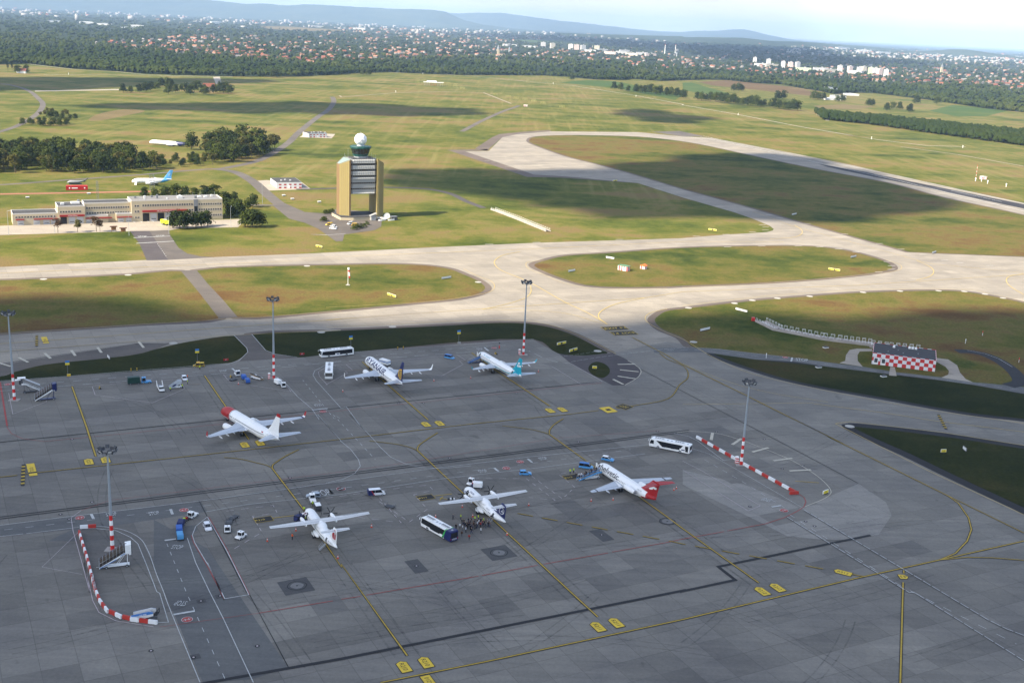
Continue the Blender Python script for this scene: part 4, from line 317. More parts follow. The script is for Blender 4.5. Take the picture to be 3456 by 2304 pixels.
def offset(pts, d):
    n = len(pts); a = sum(pts[i - 1][0] * pts[i][1] - pts[i][0] * pts[i - 1][1] for i in range(n))
    sg = 1 if a > 0 else -1; out = []
    for i in range(n):
        p, q, r = Vector(pts[i - 1]), Vector(pts[i]), Vector(pts[(i + 1) % n])
        e1 = (q - p); e2 = (r - q)
        if e1.length < 1e-4 or e2.length < 1e-4: continue
        e1.normalize(); e2.normalize()
        nrm = Vector((e1.y, -e1.x)) * sg + Vector((e2.y, -e2.x)) * sg
        if nrm.length < .3: nrm = Vector((e1.y, -e1.x)) * sg
        nrm.normalize(); c = max(.5, nrm.dot(Vector((e1.y, -e1.x)) * sg))
        out.append(tuple(q + nrm * d / c))
    return out
PO = {k: dec(v) for k, v in GEO['poly'].items()}
for k in ('i1', 'i2a', 'i2b', 'i3', 'i4a', 'i4b', 'i5', 'i6a', 'i6b', 'i7', 'dirt1'): PO[k] = cr(PO[k], True)
FAR = 60000
gm = MB(); gm.add([(-FAR, -3000, 0), (FAR, -3000, 0), (FAR, FAR, 0), (-FAR, FAR, 0)], [(0, 1, 2, 3)])
tag(gm.build('ground', grass_field), kind='structure')
for k, m, z, nm in (('far_green', green_field, .1, 'crop_field'), ('far_green2', green_field, .1, 'crop_field'), ('far_green3', green_field, .1, 'crop_field'), ('far_brown', brown_field, .12, 'ploughed_field'), ('far_tan', tan_field, .12, 'dry_field'), ('farm', tan_field, .14, 'farm_yard'), ('dirt1', tan_field, .05, 'bare_earth'),
                 ('path1', fire_c, .06, 'path'), ('path3', fire_c, .06, 'road'), ('red_path', red_cinder, .05, 'path'),
                 ('threshold_asphalt', shoulder_m, .03, 'shoulder'), ('blast_pad', shoulder_m, .03, 'shoulder'), ('displaced', tarmac, .03, 'shoulder'),
                 ('concrete', taxi_c, .05, 'taxiway'), ('fire_apron', fire_c, .045, 'pavement'), ('fire_asphalt', dk_tarmac, .06, 'road'), ('fire_road', tarmac, .06, 'road'),
                 ('tower_pad', tarmac, .055, 'road'), ('shed_pad', fire_c, .05, 'pavement'), ('rw_pad', fire_c, .05, 'pavement'),
                 ('apron', apron_c, .075, 'apron'), ('link', link_c, .079, 'taxiway'), ('rubber', rubber_m, .058, 'runway_rubber'), ('asphalt_left', tarmac, .09, 'shoulder'), ('asphalt_bay', dk_tarmac, .09, 'road'), ('bright_patch', patch_c, .09, 'apron'), ('bay_dark', road_c, .09, 'road'), ('svc_dark', road_c, .10, 'road')):
    sheet(nm, PO[k], z, m)
for k, m, d, sm in (('i1', grass_isle, 3.5, shoulder_m), ('i2a', grass_isle, 3.5, shoulder_m), ('i2b', grass_isle, 3.5, shoulder_m), ('i3', grass_isle, 3.5, shoulder_m), ('i4a', grass_isle, 3.5, shoulder_m), ('i4b', grass_shaded, 3.2, dshoulder_m), ('i5', grass_shaded, 4, dshoulder_m), ('i6a', grass_shaded, 1.0, shoulder_m), ('i6b', grass_shaded, 3.5, shoulder_m), ('i7', grass_shaded, .4, shoulder_m)):
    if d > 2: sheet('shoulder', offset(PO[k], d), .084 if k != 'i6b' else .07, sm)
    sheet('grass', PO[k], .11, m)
for k, m, z, nm in (('road_mid', tarmac, .13, 'road'), ('road_low', tarmac, .13, 'road'), ('svc_road', road_c, .13, 'road'), ('chk_pave_l', fire_c, .14, 'pavement'), ('chk_pave_r', fire_c, .14, 'pavement'), ('chk_pave_m', fire_c, .15, 'pavement')):
    sheet(nm, PO[k], z, m)

# worn slabs, repairs and tyre tracks on the apron
ra = random.Random(21); WS = [MB(), MB(), MB()]
def grid(i, j): return (cos(P1) * (i + .5) * 7.3 - sin(P1) * (j + .5) * 7.3, sin(P1) * (i + .5) * 7.3 + cos(P1) * (j + .5) * 7.3)
done = set()
while len(done) < 210:
    i, j = ra.randint(-10, 60), ra.randint(20, 75); x, y = grid(i, j)
    if (i, j) in done or not (185 < y < 420 and abs(x) < y * .5): continue
    n = ra.choice([1, 1, 1, 2, 3]); k = ra.choice([0, 0, 1, 1, 2])
    if any((i + q, j) in done for q in range(1, n)): n = 1
    if not all(inside(grid(i + q + du, j + dv), PO['apron']) for q in (0, n - 1) for du in (-.6, .6) for dv in (-.6, .6)): continue
    for q in range(n): done.add((i + q, j))
    c, s = cos(P1), sin(P1); hx, hy = 3.62, 3.62
    WS[k].add([(x + c * a - s * b_, y + s * a + c * b_, .0985) for a, b_ in ((-hx, -hy), (hx + 7.3 * (n - 1), -hy), (hx + 7.3 * (n - 1), hy), (-hx, hy))], [(0, 1, 2, 3)])
for w_, nm, cc in zip(WS, ('worn_slabs', 'worn_slabs', 'worn_slabs'), ((.178, .169, .148), (.209, .198, .172), (.164, .157, .140))):
    tag(w_.build(nm, slab_mat('worn_slab_%d' % int(cc[0] * 1000), cc, 7.3, .06, .05, .08, .3)), kind='structure')
# ------------------------------------------------------------------ painted markings
def paint(name, col, wear=.35):
    m, nt, b = nodes(name)
    p = posmap(nt); f = noise(nt, p, .8, 5, .75)
    c = ramp(nt, f, [(.25, tuple(x * (1 - wear) for x in col)), (.6, col)])
    nt.links.new(c, b.inputs['Base Color']); b.inputs['Roughness'].default_value = .8
    MT[name] = m; return m
PM = {'Y': paint('yellow_line_paint', (.44, .30, .03)), 'y': paint('faded_yellow_paint', (.48, .36, .12), .2), 'W': paint('white_line_paint', (.52, .53, .51), .45), 'K': paint('black_line_paint', (.012, .012, .013)), 'R': paint('red_line_paint', (.36, .055, .045)), 'p': paint('pale_pink_paint', (.48, .42, .42)), 'C': paint('cream_paint', (.52, .48, .38)), 'G': paint('gravel_track', (.40, .37, .30)), 'g': paint('worn_track', (.26, .22, .15)), 'P': paint('yellow_plate_paint', (.66, .46, .035), .25), 'T': paint('rusty_line_paint', (.22, .14, .06))}
MK = {k: MB() for k in PM}
ZL = {'K': .165, 'Y': .185, 'y': .175, 'W': .195, 'R': .18, 'p': .17, 'C': .172, 'G': .12, 'g': .115, 'T': .19}
def strip(mb, pts, w, z):
    pts = [Vector((*p, 0)) for p in pts]; n = len(pts); L = []; Rr = []
    for i in range(n):
        d1 = (pts[i] - pts[i - 1]).normalized() if i else None
        d2 = (pts[i + 1] - pts[i]).normalized() if i < n - 1 else None
        d = (d1 + d2) if d1 and d2 else (d1 or d2)
        if d.length < .2: d = d1
        d.normalize(); nn = Vector((-d.y, d.x, 0)); k = 1
        if d1: k = 1 / max(.4, nn.dot(Vector((-d1.y, d1.x, 0))))
        L.append(pts[i] + nn * w / 2 * k); Rr.append(pts[i] - nn * w / 2 * k)
    vs = [(p.x, p.y, z) for p in L] + [(p.x, p.y, z) for p in Rr]
    mb.add(vs, [(n + i, n + i + 1, i + 1, i) for i in range(n - 1)])
def dashes(pts, on, off):
    out = []; cur = 0; per = on + off
    for a, b in zip(pts[:-1], pts[1:]):
        a, b = Vector(a), Vector(b); L = (b - a).length; t = -(cur % per)
        while t < L:
            s0, s1 = max(0, t), min(L, t + on)
            if s1 - s0 > .2: out.append([tuple(a.lerp(b, s0 / L)), tuple(a.lerp(b, s1 / L))])
            t += per
        cur += L
    return out
def densify(pts, step=60):
    out = [pts[0]]
    for a, b in zip(pts[:-1], pts[1:]):
        k = max(1, int(hypot(b[0] - a[0], b[1] - a[1]) / step))
        out += [(a[0] + (b[0] - a[0]) * i / k, a[1] + (b[1] - a[1]) * i / k) for i in range(1, k + 1)]
    return out
ri = 0
for k, (q, w, m) in GEO['road'].items():
    b_ = MB(); strip(b_, cr(dec(q), False, 6), w, .062 + ri * .003 if k != 'c4' else .145); ri += 1; tag(b_.build('road', MT[{'tarmac': 'grey_tarmac', 'dk_tarmac': 'dark_tarmac', 'new_asphalt': 'new_asphalt'}[m]]), kind='structure')
li = 0
for k, v in GEO['line'].items():
    pts, w, c = dec(v[0]), v[1], v[2]; li += 1; pts = cr(pts, False, 5) if v[3] else pts; w = w * .82 if c == 'Y' else w; z = ZL[c] + (li % 9) * .0012
    for seg in (dashes(pts, *v[4]) if len(v) > 4 else [densify(pts)]):
        strip(MK[c], seg, w, z)
        if c == 'Y': strip(MK['K'], seg, w + .34, .150 + (li % 9) * .0012)
for q, c in GEO['tick']: strip(MK[c], dec(q), 1.0 if c == 'C' else .7 if c in 'W' else .3, ZL[c] + .013)
def gtext(mb, txt, x, y, deg, h, z, stretch=1.0, rot180=False):
    vs, fs, w = text_geo(txt, h)
    M = Matrix.Translation((x, y, z)) @ Matrix.Rotation(R(deg + (180 if rot180 else 0)), 4, 'Z') @ Matrix.Diagonal((1, stretch, 1, 1)) @ Matrix.Translation((-w / 2, -h / 2, 0))
    mb.add(vs, fs, 0, M)
def plate(mb, poly, x, y, deg, z):
    c, s = cos(R(deg)), sin(R(deg))
    mb.add([(x + px * c - py * s, y + px * s + py * c, z) for px, py in poly], [tuple(range(len(poly)))])
PT = {k: dec(v) for k, v in GEO['pts'].items()}
A27 = 27.8
def pent(w, l): return [(-w / 2, -l / 2), (w / 2, -l / 2), (w / 2, l / 2 - w * .3), (0, l / 2), (-w / 2, l / 2 - w * .3)]
def numplate(x, y, deg, w, l, txt):
    plate(MK['K'], pent(w + .3, l + .35), x, y, deg, .168); plate(MK['P'], pent(w, l), x, y, deg, .2)
    gtext(MK['K'], txt, x, y, deg - 90, w * .45, .206)
far_t = ['R220', 'R220', 'R219', 'R219', 'R218', 'R218', 'R217', 'R217']; near_t = ['R210', 'R210', 'R211', 'R211', 'R212', 'R212']
for (x, y), t in zip(PT['plate_far'], far_t): numplate(x, y, 27, 2.4, 4.8, t)
for (x, y), t in zip(PT['plate_near'], near_t): numplate(x, y, 27, 2.3, 4.4, t)
(x, y) = PT['plate_misc'][0]; numplate(x, y, 62, 2.2, 4.4, 'R212')
(x, y) = PT['plate_misc'][1]; plate(MK['K'], pent(2.6, 2.6), x, y, -88, .168); plate(MK['P'], pent(2.3, 2.3), x, y, -88, .2); gtext(MK['K'], '43', x, y, 180, 1.3, .206)
(x, y) = PT['plate_misc'][2]; numplate(x, y, 207, 2.1, 4.2, 'R210')
def boxtext(x, y, deg, w, l, txt, h, rows=1, tc='P', split=False):
    q = [(-w / 2, -l / 2), (w / 2, -l / 2), (w / 2, l / 2), (-w / 2, l / 2)]
    plate(MK['Y'], [(a * 1.06, b * 1.1) for a, b in q], x, y, deg, .2); plate(MK['K'], q, x, y, deg, .207)
    for i, t in enumerate(txt):
        oy = (len(txt) - 1) * h * .65 - i * h * 1.3; ox = -w * .22 if split else 0
        c, s = cos(R(deg)), sin(R(deg))
        gtext(MK[tc], t, x + ox * c - oy * s, y + ox * s + oy * c, deg, h, .214)
for (x, y), t in zip(PT['box'], ('R210', 'R211', 'R212')): boxtext(x, y, A27, 4.6, 3.0, [t], .9, split=True)
(x, y) = PT['exit'][0]; boxtext(x, y, 20, 11, 5.6, ['EXIT P1'], 2.3)
(x, y) = PT['exit'][1]; boxtext(x, y, 200, 11, 5.6, ['EXIT P1'], 2.3)
(x, y) = PT['exit'][2]; boxtext(x, y, -40, 4.6, 4.6, ['PUSH', 'BACK'], .9)
(x, y) = PT['exit'][3]; plate(MK['P'], [(-2.2, -3), (2.2, -3), (2.2, 3), (-2.2, 3)], x, y, A27, .2); plate(MK['K'], [(-.9, -.9), (.9, -.9), (.9, .9), (-.9, .9)], x, y, A27, .207)
for x, y in PT['orange']: plate(MK['P'], [(-1.1, -5), (1.1, -5), (1.1, 5), (-1.1, 5)], x, y, A27, .2); plate(MK['K'], [(-1.1, -3), (1.1, -3), (1.1, -1.9), (-1.1, -1.9)], x, y, A27, .207); gtext(MK['K'], 'TAXI', x, y, A27 + 90, 1.1, .207)
for i, (x, y) in enumerate(PT['circ']):
    cpts = [(1.15 * cos(2 * pi * k / 20), 1.15 * sin(2 * pi * k / 20)) for k in range(20)]
    plate(MK['W'], [(a * 1.1, b * 1.1) for a, b in cpts], x, y, 0, .206); plate(MK['R'], cpts, x, y, 0, .212)
    for dd in (-.34, .34):
        plate(MK['W'], [(-.55, -.08), (.55, -.08), (.55, .08), (-.55, .08)], x + dd, y + dd * .6, A27, .217); plate(MK['W'], [(-.09, -.4), (.09, -.4), (.09, .4), (-.09, .4)], x + dd, y + dd * .6, A27, .2185)
for i, (x, y) in enumerate(PT['stop']):
    dg = [-2, 178, 150, 205, 27, 27, 27, 27, 27, 27, -10, 26, 26, 27][i]
    gtext(MK['W'], 'STOP', x, y, dg, .8 if i < 10 else 1.5, .212, 2.9)
for i, (x, y) in enumerate(PT['stopbar']):
    for k in range(-6, 7): plate(MK['Y'] if k % 2 else MK['K'], [(-.5, -.55), (.5, -.55), (.5, .55), (-.5, .55)], x + cos(R([112, 112, 80][i])) * k * 1.3, y + sin(R([112, 112, 80][i])) * k * 1.3, [A27, A27, 170][i], .212)
ringm = paint('ring_paint', (.44, .42, .37)); RG = MB(); BK = MB(); SP = MB()
for x, y in PT['ring']:
    cp = [(1.7 * cos(2 * pi * k / 14), 1.7 * sin(2 * pi * k / 14)) for k in range(14)]; plate(RG, cp, x, y, 0, .16)
for x, y in PT['edgemark']: plate(RG, [(-2.6, -.45), (2.6, -.45), (2.6, .45), (-2.6, .45)], x, y, A27 - 10, .16)
for x, y in PT['drain']:
    cp = [(.55 * cos(2 * pi * k / 12), .55 * sin(2 * pi * k / 12)) for k in range(12)]; plate(MK['K'], cp, x, y, 0, .16)
    plate(MK['p'], [(a * .45, b * .45) for a, b in cp], x, y, 0, .165)
for i, (x, y) in enumerate(PT['dpatch']):
    w, l = ((7.2, 7.2), (7.2, 7.2), (3.6, 7.2), (3.6, 7.2), (2, 2), (2, 2), (2, 2))[i]
    plate(SP, [(-w / 2, -l / 2), (w / 2, -l / 2), (w / 2, l / 2), (-w / 2, l / 2)], x, y, A27, .13)
for x, y in PT['manhole'][1:]:
    for r_, mm, z in ((2.5, MK['K'], .160), (2.25, SP, .1635), (1.65, BK, .166), (.3, MK['K'], .17)):
        plate(mm, [(r_ * .93 * cos(2 * pi * k / 20) * (1 + .06 * cos(8 * pi * k / 20)), r_ * .93 * sin(2 * pi * k / 20)) for k in range(20)], x, y, A27, z)
for k, nm in (('Y', 'yellow_markings'), ('y', 'taxiway_markings'), ('W', 'white_markings'), ('K', 'black_markings'), ('R', 'red_markings'), ('p', 'stand_markings'), ('C', 'shoulder_markings'), ('G', 'gravel_track'), ('g', 'dirt_track'), ('T', 'worn_markings'), ('P', 'yellow_plates')):
    tag(MK[k].build(nm, PM[k]), kind='structure')
TY = MB()
for k in range(46):
    x, y = ra.uniform(-110, 100), ra.uniform(205, 400); a = P1 + ra.choice([0, 0, 0, pi / 2, .3]) + ra.uniform(-.12, .12); cu = ra.uniform(-.012, .012); L = ra.uniform(20, 75); P_ = []; 
    for i in range(14): P_.append((x, y)); x += cos(a) * L / 13; y += sin(a) * L / 13; a += cu * L / 13
    for o_ in (-1.1, 1.1): strip(TY, [(p[0] - sin(a) * o_, p[1] + cos(a) * o_) for p in P_], .35, .1005 + k * .0006)
for q in ('r210', 'r210b', 'r211', 'r212', 's2', 's3', 's4', 'y1', 'tl2'):
    for o_ in (-2.6, 2.6, -.2): strip(TY, [(p[0] + o_ * .9, p[1] + o_ * .4) for p in densify(dec(GEO['line'][q][0]), 30)], .55, .1300 + o_ * .001 + len(q) * .0007)
tm, nt, b_ = nodes('tyre_marks'); f_ = noise(nt, posmap(nt), .35, 5, .75); tr = N(nt, 'ShaderNodeBsdfTransparent'); ms = N(nt, 'ShaderNodeMixShader'); nt.links.new(ramp(nt, f_, [(.35, (0, 0, 0)), (.7, (.34,) * 3)]), ms.inputs[0]); nt.links.new(tr.outputs[0], ms.inputs[1]); nt.links.new(b_.outputs[0], ms.inputs[2]); nt.links.new(ms.outputs[0], nt.nodes['Material Output'].inputs[0]); b_.inputs['Base Color'].default_value = (.03, .03, .032, 1); b_.inputs['Roughness'].default_value = .9
tag(TY.build('tyre_marks', tm), kind='structure')
tag(RG.build('edge_markings', ringm), kind='structure'); tag(SP.build('slab_repairs', patch_dk), kind='structure'); tag(BK.build('manhole_covers', paint('manhole_cover', (.17, .165, .155))), kind='structure')
# ------------------------------------------------------------------ aircraft (nose at x = 0, tail at -x, y to the left, z up)
class Fus:
    def __init__(s, L, r, zc, nose, tail, drop=.25, rt=.25, keep=.75, ry=1, extra=()):
        s.L, s.r, s.zc, s.nose, s.tail, s.drop, s.rt, s.keep, s.ry = L, r, zc, nose, tail, drop, rt, keep, ry
        xs = [nose * (1 - cos(pi / 2 * t)) for t in (0.04, .12, .22, .34, .46, .58, .7, .82, .92, 1)]
        n = 10; xs += [nose + (L - tail - nose) * i / n for i in range(1, n + 1)]
        xs += [L - tail + tail * t for t in (.12, .25, .38, .5, .62, .74, .86, .94, 1)]
        xs += list(extra); s.xs = sorted(set(round(x, 3) for x in xs))
    def sec(s, x):
        if x < s.nose:
            t = 1 - x / s.nose; k = sqrt(max(0, 1 - t ** 2.1)); return s.r * max(k, .03), s.zc - s.drop * s.r * t ** 1.6
        if x > s.L - s.tail:
            t = (x - s.L + s.tail) / s.tail; k = 1 - t ** 1.55; rr = s.rt + (s.r - s.rt) * k
            return rr, s.zc + (s.r - rr) * s.keep
        return s.r, s.zc
    def pt(s, x, a, off=0):
        r, z = s.sec(x); r += off
        return Vector((-x, r * s.ry * sin(a), z + r * cos(a)))
    def build(s, root, mats, pick=None, n=32, name='fuselage'):
        mb = MB(); rings = [[s.pt(x, 2 * pi * k / n) for k in range(n)] for x in s.xs]
        vs = [p for r in rings for p in r]
        for j in range(len(rings) - 1):
            xm = (s.xs[j] + s.xs[j + 1]) / 2
            for k in range(n):
                am = 2 * pi * (k + .5) / n
                if am > pi: am -= 2 * pi
                mb.add([], [], 0)
                mb.f.append((j * n + k, j * n + (k + 1) % n, (j + 1) * n + (k + 1) % n, (j + 1) * n + k)); mb.m.append(pick(xm, abs(am), am) if pick else 0)
        mb.v = [tuple(v) for v in vs]
        l_ = mb.m[-1]; mb.f.append(tuple(range(n))[::-1]); mb.m.append(mb.m[0]); l = (len(rings) - 1) * n
        mb.f.append(tuple(l + i for i in range(n))); mb.m.append(l_)
        return mb.build(name, mats, root, smooth=True)
    def wrap(s, mb, vs, fs, x0, side, z0, off=.03, mi=0, rev=False):
        """planar (u along fuselage towards the tail when seen from that side, v up the skin) onto the skin; side +1 left, -1 right"""
        out = []
        for v in vs:
            x = x0 + v[0] * (1 if not rev else -1); r, z = s.sec(max(.05, x))
            a0 = math.acos(max(-1, min(1, (z0 - s.zc) / s.r))); a = a0 - v[1] / s.r
            p = s.pt(max(.05, x), side * a, off); out.append(p)
        mb.add(out, fs, mi)
    def windows(s, root, x0, x1, pitch, z0, w=.25, h=.36, skip=(), m=None):
        for side in (1, -1):
            x = x0; i = 0
            while x < x1:
                mb = MB(); s.wrap(mb, [(0, 0), (w, 0), (w, h), (0, h)], [(0, 1, 2, 3)], x, side, z0)
                if i not in skip: mb.build('window', m or glass, root)
                x += pitch; i += 1
    def patch(s, root, name, x, w, z0, h, m, sides=(1,), off=.035, n=4):
        for sd in sides:
            mb = MB()
            s.wrap(mb, [(w * (j > n), h * (j if j <= n else 2 * n + 1 - j) / n) for j in range(2 * n + 2)], [tuple(range(2 * n + 2))] if False else [(j, 2 * n + 1 - j, 2 * n - j, j + 1) for j in range(n)], x, sd, z0, off)
            mb.build(name, m, root)
    def text(s, root, name, txt, x, z0, h, m, side=1, shear=0, stretch=1, bold=.0):
        vs, fs, w = text_geo(txt, h, 9, shear, bold); mb = MB()
        if side == 1: s.wrap(mb, [(v.x * stretch, v.y) for v in vs], fs, x, 1, z0, .04)
        else: s.wrap(mb, [(v.x * stretch, v.y) for v in vs], fs, x + w * stretch, -1, z0, .04, rev=True)
        return mb.build(name, m, root)
    def line(s, mb, pts, w, side, mi=0, off=.035):
        """band along the skin through (x, angle from the top)"""
        q = []
        for (xa, aa), (xb, ab) in zip(pts[:-1], pts[1:]):
            for k in range(6): t = k / 6; q.append((xa + (xb - xa) * t, aa + (ab - aa) * t))
        q.append(pts[-1]); vs = []
        for x, a in q: vs += [s.pt(x, side * (a - w / 2 / s.r), off), s.pt(x, side * (a + w / 2 / s.r), off)]
        mb.add(vs, [(2 * i, 2 * i + 1, 2 * i + 3, 2 * i + 2) for i in range(len(q) - 1)], mi)
AF = [(0, 0), (.03, .35), (.12, .75), (.3, 1), (.55, .8), (.8, .38), (1, .03), (1, -.03), (.8, -.2), (.5, -.45), (.25, -.55), (.1, -.45), (.03, -.25)]
def foil(y, x, ch, z, t, vert=False):
    """aerofoil section; vert: a fin section at height z"""
    return [Vector((-(x + u * ch), (w * t * ch / 2 if vert else y), (z if vert else z + w * t * ch / 2))) for u, w in AF]
def wing(root, name, side, secs, mats, mi=None, band=None):
    mb = MB(); rg = [foil(side * y, x, ch, z, t) for y, x, ch, z, t in secs]
    n = len(AF); vs = [p for r in rg for p in r]; mb.v = [tuple(p) for p in vs]
    for k in range(len(rg) - 1):
        for i in range(n):
            j = (i + 1) % n; mb.f.append((k * n + i, k * n + j, (k + 1) * n + j, (k + 1) * n + i)); mb.m.append(mi[k] if mi else 0)
    mb.f.append(tuple((len(rg) - 1) * n + i for i in range(n))); mb.m.append(mi[-1] if mi else 0)
    if side < 0: mb.f = [f[::-1] for f in mb.f]
    o = mb.build(name, mats, root)
    if name in ('wing', 'tailplane'):
        ln = MB()
        for u in ((.70, .715), (.16, .168)) if name == 'wing' else ((.66, .69),):
            vs = []
            for y, x, ch, z, t in secs:
                for q in (u[0], u[1] + .05 / ch): vs.append((-(x + q * ch), side * y, z + float(np.interp(q, [a for a, b in AF[:7]], [b for a, b in AF[:7]])) * t * ch / 2 + .02))
            ln.add(vs, [(2 * k, 2 * k + 1, 2 * k + 3, 2 * k + 2) for k in range(len(secs) - 1)])
        ln.build('control_surface_gap', mgrey, o)
    return o
def fin(root, name, secs, mats, mi=None):
    mb = MB(); rg = [foil(0, x, ch, z, t, True) for z, x, ch, t in secs]; n = len(AF); mb.v = [tuple(p) for r in rg for p in r]
    for k in range(len(rg) - 1):
        for i in range(n):
            j = (i + 1) % n; mb.f.append((k * n + i, k * n + j, (k + 1) * n + j, (k + 1) * n + i)); mb.m.append(mi[k] if mi else 0)
    mb.f.append(tuple((len(rg) - 1) * n + i for i in range(n))); mb.m.append(mi[-1] if mi else 0)
    return mb.build(name, mats, root)
def fin_at(secs, z):
    for (z0, x0, c0, t0), (z1, x1, c1, t1) in zip(secs[:-1], secs[1:]):
        if z0 <= z <= z1:
            k = (z - z0) / (z1 - z0); return x0 + (x1 - x0) * k, c0 + (c1 - c0) * k, t0 + (t1 - t0) * k
    return secs[-1][1:]
def fin_mark(root, secs, name, shapes, m):
    """flat emblem pieces on both faces of the fin; shape points (fraction of chord, height)"""
    mb = MB()
    for poly in shapes:
        for sd in (1, -1):
            vs = []
            for u, z in poly:
                x, c, t = fin_at(secs, z); th = np.interp(u, [a for a, b in AF[:7]], [b for a, b in AF[:7]])
                vs.append((-(x + u * c), sd * (th * t * c / 2 + .06), z))
            mb.add(vs, [tuple(range(len(vs)))])
    return mb.build(name, m, root)
def nacelle(root, x, y, z, L, r, m, name='engine'):
    prof = [(0, .86), (.06, .97), (.25, 1.0), (.55, .97), (.8, .84), (1, .62)]; n = 18; mb = MB()
    mb.loft([[(-(x + L * t), y + r * k * cos(2 * pi * i / n), z + r * k * sin(2 * pi * i / n)) for i in range(n)] for t, k in prof], 0, False)
    e = mb.build(name, m, root, smooth=True)
    f = MB(); f.cyl((-(x + .12), y, z), (-(x + .2), y, z), r * .84, r * .5, 16); f.build('fan', dgrey, e)
    f = MB(); f.cyl((-(x + L * .9), y, z), (-(x + L * 1.12), y, z), r * .60, r * .25, 14); f.build('exhaust_cone', mgrey, e)
    return e
def gear(root, x, y, z, r, w, name='main_gear', n=2, gap=.45):
    mb = MB(); mb.cyl((-x, y, r), (-x, y, z), .13, .16, 8); mb.tube([(-x, y - gap, r), (-x, y + gap, r)], .09)
    g = mb.build(name, lgrey, root)
    for k in ((-1, 1) if n == 2 else (0,)):
        t = MB(); t.cyl((-x, y + k * gap - w / 2, r), (-x, y + k * gap + w / 2, r), r, r, 16); t.build('wheel', black, g)
    return g
def cockpit(F, root, xs, z0, h):
    mb = MB(); n = 6
    x0, x1 = xs
    for sd in (1, -1):
        vs = []
        for k in range(n + 1):
            t = k / n; ang = R(8 + 62 * t); xx = x0 + (x1 - x0) * t ** 1.3
            vs += [F.pt(xx, sd * ang, .03), F.pt(xx + .50 * (1 - t * .6), sd * (ang - R(3) * t), .03)]
        for k in range(n):
            if k == 3: continue
            mb.add([vs[2 * k], vs[2 * k + 2], vs[2 * k + 3], vs[2 * k + 1]], [(0, 1, 2, 3)])
    return mb.build('windscreen', glass, root)
def place(name, x, y, deg, label, sc=1, cat='airliner'):
    o = empty(name, x, y, deg, label, cat, 'airliners on the apron'); o.scale = (sc,) * 3; return o
def belly(root, x0, x1, r, z, m, ry=1):
    mb = MB(); n = 14; rg = []
    for t in (0, .08, .25, .5, .75, .92, 1):
        k = max(.05, sin(pi * t) ** .5) if 0 < t < 1 else .05
        rg.append([(-(x0 + (x1 - x0) * t), r * ry * k * cos(2 * pi * i / n), z + r * .55 * k * sin(2 * pi * i / n)) for i in range(n)])
    mb.loft(rg); return mb.build('wing_fairing', m, root, smooth=True)
def fairings(w, side, ys, xf, z, m, L=2.6):
    for y in ys:
        x, zz = xf(y), z(y); mb = MB()
        mb.loft([[(-(x + L * t), side * y + .17 * k * cos(2 * pi * i / 8), zz - .35 - .1 * t + .26 * k * sin(2 * pi * i / 8)) for i in range(8)] for t, k in ((0, .2), (.3, 1), (.7, .8), (1, .1))])
        mb.build('flap_fairing', m, w, smooth=True)

def b737(x, y, deg, label, pick, mats, finm, fm, wl_mats, wl_mi, eng):
    root = place('airliner', x, y, deg, label); F = Fus(38, 1.95, 3.25, 5.2, 11.5, .30, .28, .62, .97, extra=(8.3, 8.45, 8.6, 8.75))
    F.build(root, mats, pick); cockpit(F, root, (.95, 2.5), 0, 0)
    belly(root, 12, 23, 2.05, 2.15, mats[0])
    for sd in (1, -1):
        secs = [(1.5, 12.6, 8.2, 2.5, .13), (5.6, 16.6, 4.9, 2.9, .115), (16.4, 22.2, 1.75, 3.85, .10)]
        w = wing(root, 'wing', sd, secs, [wing_grey])
        wl = [(16.4, 22.2, 1.75, 3.85, .10), (16.9, 22.7, 1.55, 4.0, .09), (17.15, 23.2, 1.2, 4.5, .09), (17.35, 24.2, .6, 6.2, .08)]
        wing(w, 'winglet', sd, wl, wl_mats, wl_mi)
        fairings(w, sd, (6.8, 9.6, 12.6), lambda q: 16.6 + (q - 5.6) * .5 + 2.4, lambda q: 2.9 + (q - 5.6) * .088, white)
        mb = MB(); mb.prof([(-20.4, 2.62), (-19.2, 2.76), (-21.4, 2.6)], sd * 2.2, sd * 4.8); mb.build('flap_edge', white, w)
        e = nacelle(root, 11.2, sd * 4.83, 1.65, 4.6, 1.0, eng)
        p = MB(); p.prof([(-12.6, 2.3), (-13.5, 2.9), (-17, 2.9), (-16, 2.3)], sd * 4.83 - .15, sd * 4.83 + .15); p.build('pylon', eng, e)
        gear(root, 19.2, sd * 2.86, 2.3, .56, .38)
        wing(root, 'tailplane', sd, [(.5, 33.2, 4.1, 4.55, .1), (7.1, 37.6, 1.5, 5.2, .09)], [wing_grey])
    gear(root, 3.6, 0, 2, .35, .2, 'nose_gear', 2, .22)
    fs = [(4.9, 29.6, 8.2, .04), (5.6, 31.2, 6.4, .09), (7.2, 32.9, 4.7, .1), (11.3, 36.1, 2.5, .09), (12.4, 36.9, 2.05, .08)]
    fin(root, 'tail_fin', fs, finm, fm)
    F.windows(root, 7.0 if eng is white and label[0] != 'x' else 7, 30.5, .52, 3.5, skip=(7, 9))
    ap = MB(); ap.cyl((-37.8, 0, 4.42), (-38.5, 0, 4.5), .27, .16, 10); ap.build('tail_pipe', dgrey, root)
    for xx in (4.6, 30.9): F.patch(root, 'door', xx, .82, 2.9, 1.75, mats[1] if xx < 8 and len(mats) > 3 else mats[0], (1, -1))
    return root, F, fs
